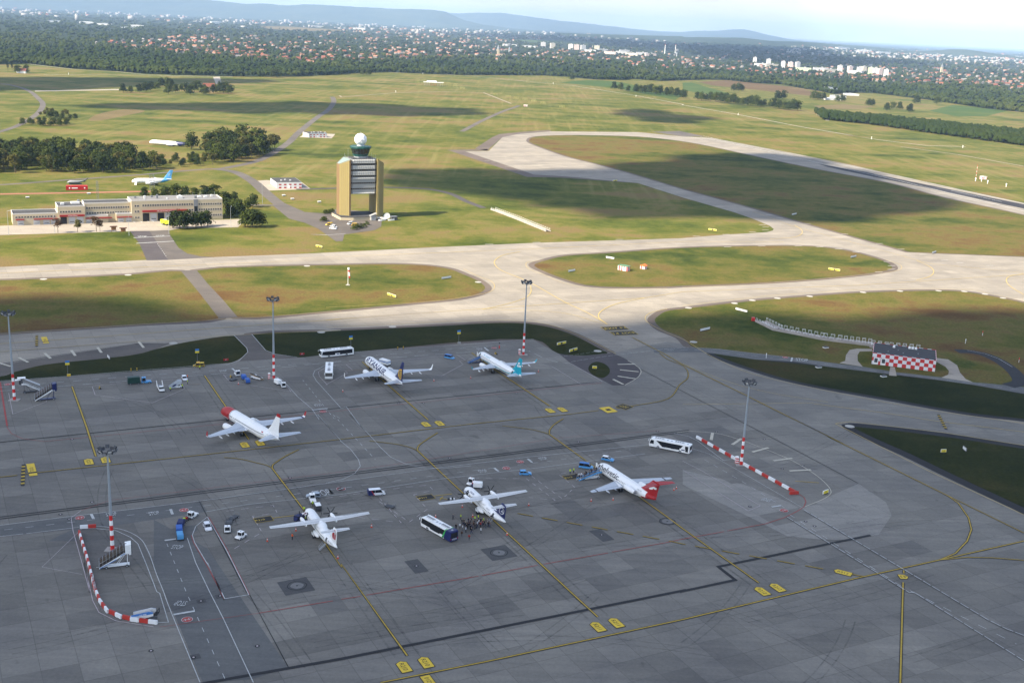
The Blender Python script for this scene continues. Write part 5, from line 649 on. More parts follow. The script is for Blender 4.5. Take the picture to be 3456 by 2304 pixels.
# --- white airliner with the red nose
def pick_red(x, a, s): return 1 if x < 8.3 else 2 if x < 8.45 else 0 if x < 8.6 else 3 if x < 8.75 else 0
a, F, fs = b737(-95.3, 362.9, 131, 'white airliner with red nose and red winglet tips, standing askew across its stand line', pick_red, [white, red, white, navy], [white, navy, red], [0, 0, 0, 2], [white, navy, red], [1, 0, 2], white)
b = MB(); b.ball((-20.6, 0, 5.25), 1.5, .5, .35); b.build('antenna_dome', white, a, smooth=True)
b = MB()
for sd in (1, -1): F.line(b, [(2.2, 2.05), (8.2, 1.95)], .14, sd)
b.build('nose_stripe', white, a)
F.text(a, 'registration', 'LN-NGT', 32.2, 4.05, .42, mgrey)
F.patch(a, 'flag', 29.2, .9, 4.15, .5, red)
F.patch(a, 'flag_cross', 29.5, .14, 4.14, .52, white, off=.045)
# --- dark blue tail, lettering along the side
def pick_blue(x, a, s): return 1 if a > 2.16 and x > 1 else 0
a, F, fs = b737(-56.0, 429.2, 117.3, 'white airliner with dark blue tail and RYANAIR lettering along its side', pick_blue, [white, navy], [navy, navy, navy, navy], [0, 1, 1, 1], [white, white], [0, 0, 0], white)
b = MB()
for sd in (1, -1): F.line(b, [(1.6, 2.14), (30, 2.10), (36, 1.9)], .18, sd)
b.build('yellow_stripe', mat('stripe_orange', (.75, .36, .08)), a)
for sd in (1, -1): F.text(a, 'lettering', 'RYANAIR', 4.0, 3.35, 2.35, navy, sd, .1, 1.42, .028)
hy = mat('harp_gold', (.82, .50, .05))
fin_mark(a, fs, 'harp_emblem', [[(.12, 8.9), (.42, 9.3), (.55, 9.55), (.8, 9.2), (.68, 8.9), (.5, 8.75), (.35, 8.8)], [(.12, 8.9), (.3, 8.8), (.34, 7.6), (.55, 6.3), (.78, 5.4), (.7, 5.35), (.42, 6.2), (.2, 7.6)], [(.45, 8.5), (.52, 8.5), (.60, 6.5), (.55, 6.7)], [(.58, 8.6), (.64, 8.6), (.69, 6.2), (.64, 6.2)], [(.7, 8.8), (.78, 9.0), (.82, 5.5), (.76, 5.6)]], hy)
b = MB()
for k in range(7):
    F.wrap(b, [(0, 0), (.5, .1), (.55, .5), (.3, .9), (-.1, .6)], [(0, 1, 2, 3, 4)], 3.2, 1, 3.4, .04) if k == 0 else None
b.build('harp_on_nose', mat('harp_pale', (.45, .48, .58)), a)
# --- teal tail regional jet
def e190():
    x, y = -13.0, 444.6
    root = place('airliner', x, y, 119, 'white regional jet with teal tail and teal winglets, stairs at its front door')
    F = Fus(35.6, 1.58, 2.95, 4.6, 10.5, .28, .30, .6, .95, extra=(29.2,))
    F.build(root, [white, teal], lambda xx, a, s: 1 if xx > 30.5 and a > .0 and xx < 34.2 and a < 1.9 else 0); cockpit(F, root, (.8, 2.1), 0, 0)
    belly(root, 11, 21, 1.7, 2.0, white)
    for sd in (1, -1):
        w = wing(root, 'wing', sd, [(1.2, 12.2, 6.2, 2.2, .13), (4.6, 15, 3.9, 2.6, .115), (13.2, 20.2, 1.4, 3.6, .1)], [wing_grey])
        wing(w, 'winglet', sd, [(13.2, 20.2, 1.4, 3.6, .1), (13.7, 20.8, 1.1, 3.85, .09), (14.2, 21.8, .5, 5.2, .08)], [teal, white], [1, 0])
        fairings(w, sd, (5.8, 8.4, 10.9), lambda q: 15 + (q - 4.6) * .6 + 2, lambda q: 2.6 + (q - 4.6) * .11, white, 2)
        e = nacelle(root, 10.2, sd * 4.3, 1.55, 3.6, .85, white)
        p = MB(); p.prof([(-11.3, 2.1), (-12.2, 2.6), (-15, 2.6), (-14, 2.1)], sd * 4.3 - .12, sd * 4.3 + .12); p.build('pylon', white, e)
        gear(root, 17.8, sd * 2.9, 2.2, .5, .33, gap=.38)
        wing(root, 'tailplane', sd, [(.4, 31.2, 3.6, 3.75, .1), (6.0, 34.6, 1.4, 4.25, .09)], [wing_grey])
    gear(root, 3.2, 0, 1.7, .3, .2, 'nose_gear', 2, .2)
    fs = [(4.1, 27.0, 8.6, .03), (4.8, 28.6, 6.6, .09), (6.4, 30.4, 4.5, .1), (10.2, 33.2, 2.3, .09)]
    fin(root, 'tail_fin', fs, [teal])
    fin_mark(root, fs, 'tail_emblem', [[(.28, 8.3), (.62, 8.6), (.66, 8.0), (.36, 7.6)], [(.3, 7.5), (.56, 7.3), (.6, 6.4), (.38, 6.6)], [(.62, 7.6), (.9, 7.5), (.94, 6.8), (.66, 6.7)]], white)
    F.windows(root, 4.8, 29, .78, 3.2, .24, .38)
    b = MB()
    for sd in (1, -1): F.line(b, [(4.2, 2.5), (8, 2.15), (14, 1.95), (22, 1.85), (28, 1.75), (30.2, 1.5)], .34, sd); F.line(b, [(2.6, .2), (3.4, .9), (3.2, 1.2)], .3, sd)
    b.build('teal_stripe', teal, root)
    F.text(root, 'lettering', 'Air Dolomiti', 6.2, 3.85, .75, mat('pale_teal', (.25, .52, .60)))
    F.patch(root, 'open_door', 3.0, 1.0, 2.5, 1.75, dgrey, (1,), .03); F.patch(root, 'rear_door', 29.4, .95, 2.6, 1.8, dgrey, (1,), .03)
    d = MB(); d.box(-2.55, 2.0, 2.55, .9, .12, 1.75); d.build('door', white, root, bev=.04)
    ap = MB(); ap.cyl((-35.2, 0, 3.75), (-36.2, 0, 3.85), .32, .2, 10); ap.build('tail_pipe', mgrey, root)
    F.text(root, 'registration', 'I-ADJQ', 24.5, 3.3 - 1.0, .4, mgrey)
e190()
# --- twinjet with a red T-tail
def f70():
    root = place('airliner', 28.2, 329.8, 118.5, 'white twinjet with red T-tail and helvetic lettering, passengers on its front stairs')
    F = Fus(30.2, 1.65, 2.35, 4.2, 10, .25, .32, .55, 1, extra=(24.5, 26.5))
    F.build(root, [white, red], lambda xx, a, s: 1 if xx > 26.5 or (xx > 24.5 and a > 1.9) else 0); cockpit(F, root, (.8, 2.0), 0, 0)
    belly(root, 11, 19, 1.75, 1.4, white)
    for sd in (1, -1):
        secs = [(1.3, 11.4, 5.6, 1.7, .13), (4.4, 13.0, 4.2, 1.95, .12), (11.6, 16.3, 2.0, 2.55, .1), (12.0, 16.5, 1.9, 2.58, .1), (14.0, 17.5, 1.25, 2.75, .1)]
        w = wing(root, 'wing', sd, secs, [wing_grey, black], [0, 0, 1, 0])
        fairings(w, sd, (5.2, 8.6), lambda q: 13 + (q - 4.4) * .47 + 2.2, lambda q: 2.25 + (q - 4.4) * .083, wing_grey, 2.6)
        mb = MB(); mb.add([(-12.2, sd * 2.2, 2.22), (-16.6, sd * 2.2, 1.98), (-16.6, sd * 3.4, 2.02), (-13.6, sd * 2.7, 2.26)], [(0, 1, 2, 3)]); mb.build('wing_panel', white, w)
        e = nacelle(root, 18.6, sd * 2.55, 2.85, 4.9, .82, white)
        p = MB(); p.box(-21, sd * 1.75, 2.75, 3.4, .8, .3); p.build('pylon', white, e)
        gear(root, 16.2, sd * 2.5, 1.7, .5, .33, gap=.34)
        wing(root, 'tailplane', sd, [(.2, 28.3, 3.2, 7.75, .1), (5.0, 30.6, 1.5, 7.85, .09)], [red])
    gear(root, 3.0, 0, 1.5, .3, .18, 'nose_gear', 2, .18)
    fs = [(3.6, 22.0, 8.6, .05), (4.4, 23.9, 6.8, .1), (7.85, 28.0, 3.6, .1), (8.15, 28.3, 3.2, .12)]
    fin(root, 'tail_fin', fs, [red])
    fin_mark(root, fs, 'tail_emblem', [[(.36, 5.15), (.42, 6.3), (.6, 6.55), (.86, 6.5), (.86, 5.95), (.72, 5.75), (.66, 6.0), (.6, 5.4), (.48, 5.1)]], white)
    F.windows(root, 11, 22, .76, 2.55, .24, .36)
    F.text(root, 'lettering', 'helvetic', 3.2, 2.45, 1.75, mat('lettering_grey', (.03, .03, .033)), 1, 0, 1.3, .02)
    F.text(root, 'lettering', 'helvetic', 3.2, 2.45, 1.75, MT['lettering_grey'], -1, 0, 1.3, .02)
    F.patch(root, 'open_door', 2.0, .95, 1.85, 1.8, dgrey, (1,), .03)
    d = MB(); d.box(-1.45, 1.72, 2.0, .9, .12, 1.7); d.build('door', white, root, bev=.04)
    F.text(root, 'registration', 'HB-JVD', 22.6, 3.2, .45, mgrey)
f70()
# --- two turboprops
def atr(x, y, deg, label, finm, emblem, regw, tar):
    root = place('turboprop', x, y, deg, label, 1, 'turboprop')
    F = Fus(26.6, 1.42, 2.25, 3.6, 10.2, .22, .10, .55, 1.0)
    F.build(root, [white], None); cockpit(F, root, (.55, 1.6), 0, 0)
    b = MB(); n = 14
    b.loft([[(-(10.2 + 6.4 * t), 1.35 * k * cos(pi * i / (n - 1)), 3.25 + 1.05 * k2 * sin(pi * i / (n - 1))) for i in range(n)] for t, k, k2 in ((0, .3, .25), (.12, .8, .8), (.35, 1, 1), (.62, .95, .95), (.85, .6, .6), (1, .1, .2))], 0, True)
    b.build('wing_fairing', white, root, smooth=True)
    for sd in (1, -1):
        w = wing(root, 'wing', sd, [(0, 10.7, 2.65, 4.12, .16), (5.2, 10.8, 2.55, 4.16, .16), (13.3, 11.35, 1.5, 4.35, .14)], [offwhite])
        e = MB(); m_ = 14
        e.loft([[(-(8.1 + 5.4 * t), sd * 4.05 + .5 * k * cos(2 * pi * i / m_), 3.85 + .25 * t * 0 + .62 * k * sin(2 * pi * i / m_)) for i in range(m_)] for t, k in ((0, .45), (.08, .75), (.25, 1), (.6, .95), (.9, .6), (1, .2))])
        en = e.build('engine', white, root, smooth=True)
        s = MB(); s.cyl((-8.1, sd * 4.05, 3.85), (-7.5, sd * 4.05, 3.85), .30, .05, 10); sp = s.build('spinner', mgrey, en)
        ph = R(20 if sd > 0 else 5)
        for k in range(6):
            an = ph + k * pi / 3; bl = MB()
            bl.loft([[(-7.85 + dx * (1 - .3 * rr / 1.95), sd * 4.05 + rr * cos(an) - dy * sin(an), 3.85 + rr * sin(an) + dy * cos(an)) for dx, dy in ((-.05, -.12), (.05, -.09), (.05, .12), (-.05, .09))] for rr in (.22, .8, 1.5, 1.95)])
            bl.build('propeller_blade', black, en)
        sp2 = MB(); sp2.loft([[(-(11.4 + 4.4 * t), sd * 1.55 + .62 * k * cos(2 * pi * i / 10), 1.35 + .6 * k * sin(2 * pi * i / 10)) for i in range(10)] for t, k in ((0, .1), (.2, .8), (.5, 1), (.8, .8), (1, .1))])
        sp2.build('wheel_fairing', white, root, smooth=True)
        d = MB(); d.box(-13.2, sd * 2.25, .75, 1.4, .08, .5, M=Matrix.Rotation(0, 4, 'X')); d.box(-12.4, sd * 2.3, .8, .5, .08, .7); d.build('gear_door', white, root)
        gear(root, 13.2, sd * 2.0, 1.2, .43, .28, gap=.25)
        wing(root, 'tailplane', sd, [(.1, 23.9, 2.1, 6.95, .11), (3.65, 24.5, 1.2, 7.0, .1)], [offwhite])
    gear(root, 2.1, 0, 1.3, .28, .17, 'nose_gear', 2, .17)
    fs = [(3.4, 17.5, 8.4, .02), (3.8, 20.6, 5.4, .1), (6.8, 23.3, 3.2, .11), (7.35, 23.8, 2.6, .1), (7.6, 24.3, 1.6, .06)]
    fin(root, 'tail_fin', fs, finm[0], finm[1])
    for nm, sh, m in emblem: fin_mark(root, fs, nm, sh, m)
    F.windows(root, 5.6, 19.4, .79, 2.4, .25, .36)
    F.patch(root, 'open_cargo_door', 3.6, 1.3, 1.75, 1.55, black, (1,), .03)
    cd = MB(); cd.box(-4.2, 1.95, 3.05, 1.35, 1.1, .08, M=Matrix.Translation((0, 0, 0)))
    cd = cd.build('cargo_door', white, root)
    F.patch(root, 'open_rear_door', 20.3, .8, 1.75, 1.65, dgrey, (1,), .03)
    st = MB(); 
    for k in range(6): st.box(-20.7, 1.35 + .28 * k, 1.55 - .25 * k - .06, .72, .2, .06)
    for dx in (-.38, .38): st.prof([(0, 0), (.1, 0), (.1, .1), (0, .1)], 0, .01); st.tube([(-20.7 + dx, 1.1, 1.75), (-20.7 + dx, 2.85, .2)], .05, 5); st.tube([(-20.7 + dx, 1.15, 2.6), (-20.7 + dx, 1.8, 2.3), (-20.7 + dx, 2.8, 1.1), (-20.7 + dx, 2.85, .2)], .035, 5)
    st.build('door_stairs', lgrey, root)
    if regw:
        vs, fs_, w_ = text_geo(regw, .75); mb = MB()
        mb.add([(-11.45 - .5 + v.y, -(6.4 + w_ * 0) - v.x, 4.50 + .006 * v.x) for v in vs], fs_); mb.build('registration', mgrey, root)
    return root, F
crim = mat('crimson', (.45, .02, .03), .45)
root, F = atr(-53.15, 287.2, 116.4, 'white turboprop with red emblem on its fin, open cargo door and rear stairs folded down', ([white], None),
    [('tail_emblem', [[(.30, 6.2), (.55, 6.4), (.62, 5.6), (.66, 4.5), (.62, 4.2), (.44, 4.6), (.33, 5.3)], [(.68, 6.2), (.84, 6.0), (.86, 4.6), (.72, 4.4)], [(.45, 7.2), (.7, 7.2), (.78, 6.7), (.52, 6.6)]], crim)], 'OK-NFU', False)
F.text(root, 'registration', 'OK-NFU', 21.6, 2.6, .5, navy)
b = MB(); b.add([(-3.7, 1.6, 3.145), (-4.7, 1.5, 3.145), (-4.3, 2.4, 3.145)], [(0, 1, 2)]); b.build('door_emblem', crim, root)
circ = [(.55 + .30 * cos(t * pi / 12), 5.35 + 1.05 * sin(t * pi / 12)) for t in range(24)]; cin = [(.55 + .245 * cos(t * pi / 12), 5.35 + .9 * sin(t * pi / 12)) for t in range(24)]
ring = [[circ[i], circ[(i + 1) % 24], cin[(i + 1) % 24], cin[i]] for i in range(24)]
root, F = atr(-11.35, 307.0, 116.4, 'white turboprop with dark blue fin, boarding passengers crowded at its rear stairs', ([navy, navy, white], [0, 0, 0, 0]),
    [('tail_emblem', ring + [[(.45, 5.0), (.56, 5.3), (.60, 6.1), (.64, 5.35), (.76, 4.9), (.6, 5.1)]], white), ], None, True)
F.text(root, 'lettering', 'TAROM', 5.0, 3.2, .55, navy); F.text(root, 'registration', 'YR-ATI', 16.6, 2.95, .45, mgrey)
b = MB()
for k in range(3): b.box(-3.85 - .38 * k, 1.95, 3.14, .2, 1.0, .012)
b.build('door_stripes', navy, root)
# --- two retired airframes in the grass
def old737():
    root = empty('retired_airliner', -295.2, 876.5, -159.5 + 0, 'old white airliner with light blue tail parked on the grass by the grove', 'airliner')
    F = Fus(29.0, 1.9, 2.9, 4.6, 9.5, .28, .3, .6, 1, extra=(21.5,)); F.build(root, [white, lblue], lambda x, a, s: 1 if x > 24 - a * 1.5 and x > 21 else 0); cockpit(F, root, (.9, 2.2), 0, 0)
    F.windows(root, 5.5, 22, .55, 3.1)
    for sd in (1, -1):
        wing(root, 'wing', sd, [(1.5, 9.5, 6.6, 2.1, .13), (5, 12.2, 4.6, 2.5, .12), (14.1, 17, 1.7, 3.4, .1)], [wing_grey])
        e = nacelle(root, 9.8, sd * 4.7, 1.5, 5.6, .62, white); gear(root, 14.6, sd * 2.6, 2, .5, .35)
        wing(root, 'tailplane', sd, [(.4, 25, 3.6, 4.2, .1), (5.5, 28.2, 1.4, 4.6, .1)], [white])
    gear(root, 3.5, 0, 1.8, .33, .2, 'nose_gear', 2, .2)
    fs = [(4.3, 21.8, 7.6, .03), (5.0, 23.6, 5.6, .1), (6.5, 24.8, 4.4, .1), (11.0, 28.2, 2.4, .09)]; fin(root, 'tail_fin', fs, [lblue])
    cp = [(.5 + .22 * cos(t * pi / 10), 7.6 + 1.2 * sin(t * pi / 10)) for t in range(20)]
    fin_mark(root, fs, 'tail_emblem', [cp], mat('pale_blue', (.3, .5, .68)))
    s = MB(); s.add([(-3.6, 1.7, 2.4), (-3.0, 1.7, 2.4), (-2.4, 4.6, .3), (-3.0, 4.6, .3)], [(0, 1, 2, 3)]); s.add([(-3.6, 1.7, 2.2), (-3.0, 1.7, 2.2), (-2.4, 4.6, .12), (-3.0, 4.6, .12)], [(3, 2, 1, 0)]); s.add([(-2.7, 1.7, 2.4), (-2.3, 1.7, 2.4), (-1.5, 4.4, .3), (-1.9, 4.4, .3)], [(0, 1, 2, 3)])
    s.build('escape_slide', white, root)
old737()
def wreck():
    root = empty('derelict_fuselage', -368, 1150, 166, 'long white airliner hulk without engines lying behind the grove', 'aircraft wreck')
    F = Fus(46, 2.1, 2.6, 5.5, 14, .25, .5, .3, 1, extra=(30, 31.5, 33)); F.build(root, [white, navy], lambda x, a, s: 1 if x > 29 + 1.5 * a else 0); cockpit(F, root, (1, 2.4), 0, 0)
    for sd in (1, -1):
        wing(root, 'wing_stub', sd, [(1.6, 19, 8, 1.4, .12), (6.5, 23, 5.5, 1.5, .12)], [wing_grey])
        wing(root, 'tailplane', sd, [(.6, 40, 4.5, 3.2, .1), (6, 44, 2, 4.0, .1)], [white])
    F.patch(root, 'open_door', 4.4, 1, 2.4, 1.7, dgrey, (1, -1), .03); F.windows(root, 8, 30, .9, 3.0)
wreck()
# ------------------------------------------------------------------ ground vehicles (x forward, origin on the ground)
V = PL['v']
def wheels(root, xs, y, r=.33, w=.24, name='wheel'):
    for x in xs:
        for sd in (1, -1):
            t = MB(); t.cyl((x, sd * y - w / 2, r), (x, sd * y + w / 2, r), r, r, 14); o = t.build(name, black, root)
            h = MB(); h.cyl((x, sd * (y + w / 2) - .01, r), (x, sd * (y + w / 2) + .02, r), r * .55, r * .55, 10); h.build('hub', lgrey, o)
def lamps(root, x, y, z, m, name, s=(.06, .34, .16)):
    for sd in (1, -1):
        b = MB(); b.box(x, sd * y, z, *s); b.build(name, m, root)
lampw = mat('lamp_glass', (.7, .7, .66), .15); lampr = mat('lamp_red', (.4, .02, .02), .3); lampo = mat('beacon_orange', (.85, .30, .03), .3)
def thing(key, name, label, cat, group=None):
    x, y, d, l = V[key]; return empty(name, x, y, d, label, cat, group)
def car(key, label, body, L=4.1, W=1.72, H=1.48, roofm=None, van=False, bonnet=.24, name='parked_car', group=None, trim=None):
    root = thing(key, name, label, 'van' if van else 'car', group); h = L / 2
    belt = H * .60 if not van else H * .52
    b = MB(); b.prof([(-h, .28), (-h + .05, belt * .95), (-h * .93, belt), (h * (1 - bonnet * 2.2), belt), (h * .93, belt * .78), (h, belt * .55), (h, .28)], -W / 2, W / 2)
    bo = b.build('body', body, root, bev=.09)
    xf, xr = h * (1 - bonnet * 2.2), -h * .95
    g = MB(); lx = xf - xr
    g.add([(xr, -W * .46, belt), (xf, -W * .46, belt), (xf, W * .46, belt), (xr, W * .46, belt), (xr + lx * (.09 if not van else .03), -W * .40, H - .06), (xf - lx * (.30 if not van else .16), -W * .40, H - .06), (xf - lx * (.30 if not van else .16), W * .40, H - .06), (xr + lx * (.09 if not van else .03), W * .40, H - .06)], [(3, 2, 1, 0), (4, 5, 6, 7), (0, 1, 5, 4), (1, 2, 6, 5), (2, 3, 7, 6), (3, 0, 4, 7)])
    g.build('windows', glass, root)
    r = MB(); x0, x1 = xr + lx * (.07 if not van else .02), xf - lx * (.285 if not van else .15)
    r.box((x0 + x1) / 2, 0, H - .07, x1 - x0, W * .84, .08, 0, .95, .94)
    for sd in (1, -1):
        for (xa, xb) in ((xr + .03, x0 + .03), ((x0 + x1) / 2 + .05, (x0 + x1) / 2), (xf - .02, x1 - .03)): r.tube([(xa, sd * W * .462, belt), (xb, sd * W * .40, H - .04)], .045, 5)
        if van: r.prof([(xr, belt), (xr + lx * .52, belt), (xr + lx * .52, H - .08), (xr + .06, H - .08)], sd * W * .465 - .02, sd * W * .43 + .02 * sd) if van == 2 else None
    r.build('roof', roofm or body, root, bev=.03)
    wheels(root, (-h * .60, h * .62), W / 2 - .1, .31, .2)
    lamps(root, h - .03, W * .36, belt * .58, lampw, 'headlight'); lamps(root, -h + .03, W * .40, belt * .72, lampr, 'tail_light', (.05, .2, .24))
    for sd in (1, -1):
        mi = MB(); mi.box(xf - lx * .08, sd * (W / 2 + .1), belt + .02, .12, .2, .14); mi.build('mirror', dgrey, root)
    return root
whitecar = mat('white_car_paint', (.78, .79, .80), .25, 0, .05, 1, .5, .5); silver = mat('silver_car_paint', (.38, .43, .48), .28, .3, .05, 1, .5, .5)
car('white_car', 'white hatchback parked in the painted bay beside the baggage train', whitecar)
car('silver_car', 'silver hatchback stopped on the service road behind the white tow tractor', silver)
vn = car('van', 'white and navy crew van with a red slash driving along the service road', whitecar, 4.9, 1.9, 1.95, None, True, .14, 'crew_van')
b = MB(); b.prof([(-2.47, .35), (-2.47, 1.86), (-1.7, 1.86), (-.9, .35)], -.972, .972); b.build('navy_tail', navy, vn, bev=.03)
b = MB(); b.prof([(-1.7, 1.7), (-1.45, 1.7), (-.6, .35), (-.9, .35)], -.976, .976); b.build('red_slash', red, vn)
car('blue_car', 'small blue car with an open door between the two rear stands', lblue, 3.7, 1.65, 1.5)
car('blue_van', 'bright blue van waiting beside the stairs of the red tailed jet', lblue, 4.4, 1.8, 1.85, blue, True, .15, 'van')
car('blue_jeep', 'blue and white open jeep behind the nose of the red tailed jet', lblue, 3.9, 1.7, 1.55, white, False, .24, 'jeep')
car('blue_suv', 'blue van on the far apron between the blue tailed and teal tailed jets', lblue, 4.2, 1.75, 1.7, blue, True, .16, 'van')
fm = mat('yellow_black_check', (.60, .42, .03), .5)
nt = fm.node_tree; ck = N(nt, 'ShaderNodeTexChecker', _Scale=2.6); tc = N(nt, 'ShaderNodeTexCoord'); nt.links.new(tc.outputs['Object'], ck.inputs['Vector'])
ck.inputs['Color1'].default_value = (.65, .45, .03, 1); ck.inputs['Color2'].default_value = (.03, .03, .03, 1); nt.links.new(ck.outputs['Color'], nt.nodes['Principled BSDF'].inputs['Base Color'])
fc = car('follow', 'yellow and black chequered marshalling car at the edge of the grass', fm, 4.3, 1.8, 1.75, yellow, True, .2, 'marshalling_car')
b = MB(); b.box(0, 0, 1.78, .35, 1.2, .16); b.build('light_bar', lampo, fc)
for k, lb, m in (('yv1', 'yellow van parked against the control tower wall', yellow), ('yv2', 'yellow van at the left end of the control tower car park', yellow), ('wv1', 'white van nearest the grass in the control tower car park', whitecar), ('wv2', 'white van parked behind the yellow van at the control tower', whitecar), ('wv3', 'white van parked alongside another white van by the control tower', offwhite)):
    car(k, lb, m, 4.7, 1.85, 1.9, None, True, .15, 'parked_van', 'vans parked at the control tower')

def bus(key, label, L=13.6, W=2.9, H=3.0, style='c'):
    root = thing(key, 'apron_bus', label, 'bus', 'passenger buses'); h = L / 2
    prof = [(-h, .35), (-h, H - .15), (-h + .2, H), (h - .5, H), (h - .12, H - .35), (h + .1, 1.3), (h, .35)]
    tailnavy = style == 'd'
    b = MB(); b.prof(prof, -W / 2, W / 2); b.build('body', white, root, bev=.07)
    g = MB()
    if style == 'c':
        band = [(h - 2.3, H - .32), (h - 4.4, .98), (-h + 3.4, .98), (-h + 2.2, H - .32)]
        for sd in (1, -1): g.prof(band, sd * W / 2 - .03, sd * (W / 2 + .012)); g.prof([(-h + .45, .75), (-h + .45, H - .35), (-h + 1.5, H - .35), (-h + 1.5, .75)], sd * W / 2 - .03, sd * (W / 2 + .012)); g.prof([(h - 1.55, 1.35), (h - 1.5, H - .4), (h - .5, H - .4), (h - .1, 1.35)], sd * W / 2 - .03, sd * (W / 2 + .012))
    elif style == 'd':
        for sd in (1, -1): g.prof([(h - .15, 1.25), (h - .45, H - .28), (-h + .8, H - .28), (-h + .8, 1.2), (-1.5, 1.2), (-1.7, .9), (2.0, .9), (2.2, 1.2), (h - 2.5, 1.2)], sd * W / 2 - .03, sd * (W / 2 + .012))
    else:
        for sd in (1, -1): g.prof([(h - .15, 1.3), (h - .5, H - .35), (-h + .6, H - .35), (-h + .6, 1.0), (h - 2.5, 1.0)], sd * W / 2 - .03, sd * (W / 2 + .012))
    g.build('side_windows', glass, root)
    g = MB(); g.add([(h + .115, -W * .46, 1.32), (h + .115, W * .46, 1.32), (h - .10, W * .46, H - .36), (h - .10, -W * .46, H - .36)], [(0, 1, 2, 3)]); g.build('windscreen', glass, root)
    g = MB(); g.box(-h - .005, 0, 1.2, .04, W * .84, H - 1.6); g.build('rear_window', glass, root)
    for i, xx in enumerate((h * .55, -h * .45)):
        r = MB(); r.box(xx, 0, H - .01, L * .24, 1.3, .2, 0, .95, .85); u = r.build('roof_unit', offwhite, root, bev=.04)
        for k in range(4):
            f = MB(); f.box(xx - L * .07 + k * .75, 0, H + .185, .5, .8, .03); f.build('grille', mgrey, u)
    for i, xx in enumerate((h * .15, -h * .05, -h * .85)):
        d = MB(); d.box(xx, 0, H - .005, .6, .6, .05); d.build('roof_hatch', lgrey, root)
    wheels(root, (h * .55, -h * .55), W / 2 - .13, .48, .3)
    lamps(root, h + .06, W * .38, .7, lampw, 'headlight', (.06, .4, .2)); lamps(root, -h - .01, W * .44, .75, lampr, 'tail_light', (.05, .16, .5))
    for sd in (1, -1):
        m_ = MB(); m_.tube([(h - .3, sd * W * .45, H - .2), (h + .25, sd * W * .52, H - .15), (h + .3, sd * W * .55, H - .5)], .04, 5); m_.box(h + .3, sd * W * .55, H - .95, .1, .22, .5); m_.build('mirror', white, root)
    b = MB(); b.box(0, 0, .22, L * .94, W * .92, .2); b.build('underframe', dgrey, root)
    for sd in (1, -1):
        for xx in (h * .28, -h * .18):
            d = MB(); d.box(xx, sd * (W / 2 + .008), .42, 1.15, .035, H - .85); d.build('door', MT['dark_glass'], root)
            d = MB(); d.box(xx, sd * (W / 2 + .02), .42, 1.2, .03, .5); d.build('door_panel', white, root)
        if style != 'd':
            p = MB(); p.box(-h * .66 if style == 'c' else h * .02, sd * (W / 2 + .015), .85, 1.9, .03, .75); p = p.build('advert_panel', white, root); q = MB(); q.box((-h * .66 if style == 'c' else h * .02) - .2, sd * (W / 2 + .035), 1.05, 1.1, .02, .34); q.build('advert_mark', navy, p)
    if tailnavy:
        n = MB(); n.prof([(-h - .012, .34), (-h - .012, H - .14), (-h + .2, H + .012), (-h + 1.9, H + .012), (-h + 3.0, .34)], -W / 2 - .018, W / 2 + .018); n.build('navy_tail', navy, root, bev=.06)
        n = MB(); n.prof([(-h + 1.9, H + .014), (-h + 2.25, H + .014), (-h + 3.7, .34), (-h + 3.0, .34)], -W / 2 - .02, W / 2 + .02); n.build('green_band', green, root)
        n = MB(); n.box(-h - .03, 0, 1.3, .03, W * .8, 1.35); n.build('rear_window', glass, root)
        vs, fs, w = text_geo('MGH', .5); n = MB(); n.add([(-h - .05, w / 2 - v.x, .62 + v.y) for v in vs], fs); n.build('lettering', white, root)
    return root
bus('busa', 'white apron bus with long black windows beside the grass strip', style='a')
bus('busb', 'white apron bus facing the camera in its painted box behind the blue tailed jet', style='a')
bus('busc', 'white apron bus with slanted black windows by the red and white barrier', style='c')
bus('busd', 'white bus with navy and green tail beside the crowd of passengers', L=12.6, W=2.6, H=3.05, style='d')

def tug(key, label, L=3.2, W=1.6, cab='front', m=white, name='tow_tractor', group='tow tractors', H=1.95):
    root = thing(key, name, label, 'tow tractor', group); h = L / 2
    b = MB(); b.prof([(-h, .3), (-h, .85), (h * .1, .95), (h * .95, .85), (h, .6), (h, .3)], -W / 2, W / 2); b.build('body', m, root, bev=.06)
    c0, c1 = (-h * .35, h * .35) if cab == 'mid' else (h * .15, h * .9) if cab == 'front' else (-h * .9, -h * .1)
    g = MB(); g.box((c0 + c1) / 2, 0, .9, c1 - c0, W * .86, H - 1.0, 0, .86, .92); g.build('windows', glass, root)
    r = MB(); r.box((c0 + c1) / 2, 0, H - .12, (c1 - c0) * 1.02, W * .9, .12)
    for xx in (c0, c1):
        for sd in (1, -1): r.tube([(xx, sd * W * .43, .88), ((xx - (c0 + c1) / 2) * .87 + (c0 + c1) / 2, sd * W * .40, H - .08)], .05, 5)
    ro = r.build('cab_roof', m, root)
    l = MB(); l.cyl(((c0 + c1) / 2, 0, H), ((c0 + c1) / 2, 0, H + .16), .1, .08, 8); l.build('beacon', lampo if 'beacon' in label else dgrey, root)
    wheels(root, (-h * .6, h * .6), W / 2 - .06, .36, .24); lamps(root, h, W * .36, .55, lampw, 'headlight')
    p = MB(); p.box(h + .05, 0, .28, .12, W * .9, .24); p.box(-h - .08, 0, .4, .2, .2, .12); p.build('bumper', dgrey, root)
    return root
tug('tug1', 'white tow tractor pulling two empty grey dollies', cab='front')
tug('tug2', 'white tow tractor standing alone with no trailer beside the dollies', cab='mid')
tug('tug3', 'white tow tractor at the head of the blue baggage train', cab='front')
tug('tug4', 'white tow tractor with orange beacon behind the dark blue finned turboprop', cab='mid', H=2.1)
tug('tug5', 'white tow tractor in front of the red emblem turboprop beside the silver car', 3.8, cab='rear')
tug('tug6', 'white tow tractor beside yellow chocks near the second floodlight mast', 3.4, 1.75, H=2.2)
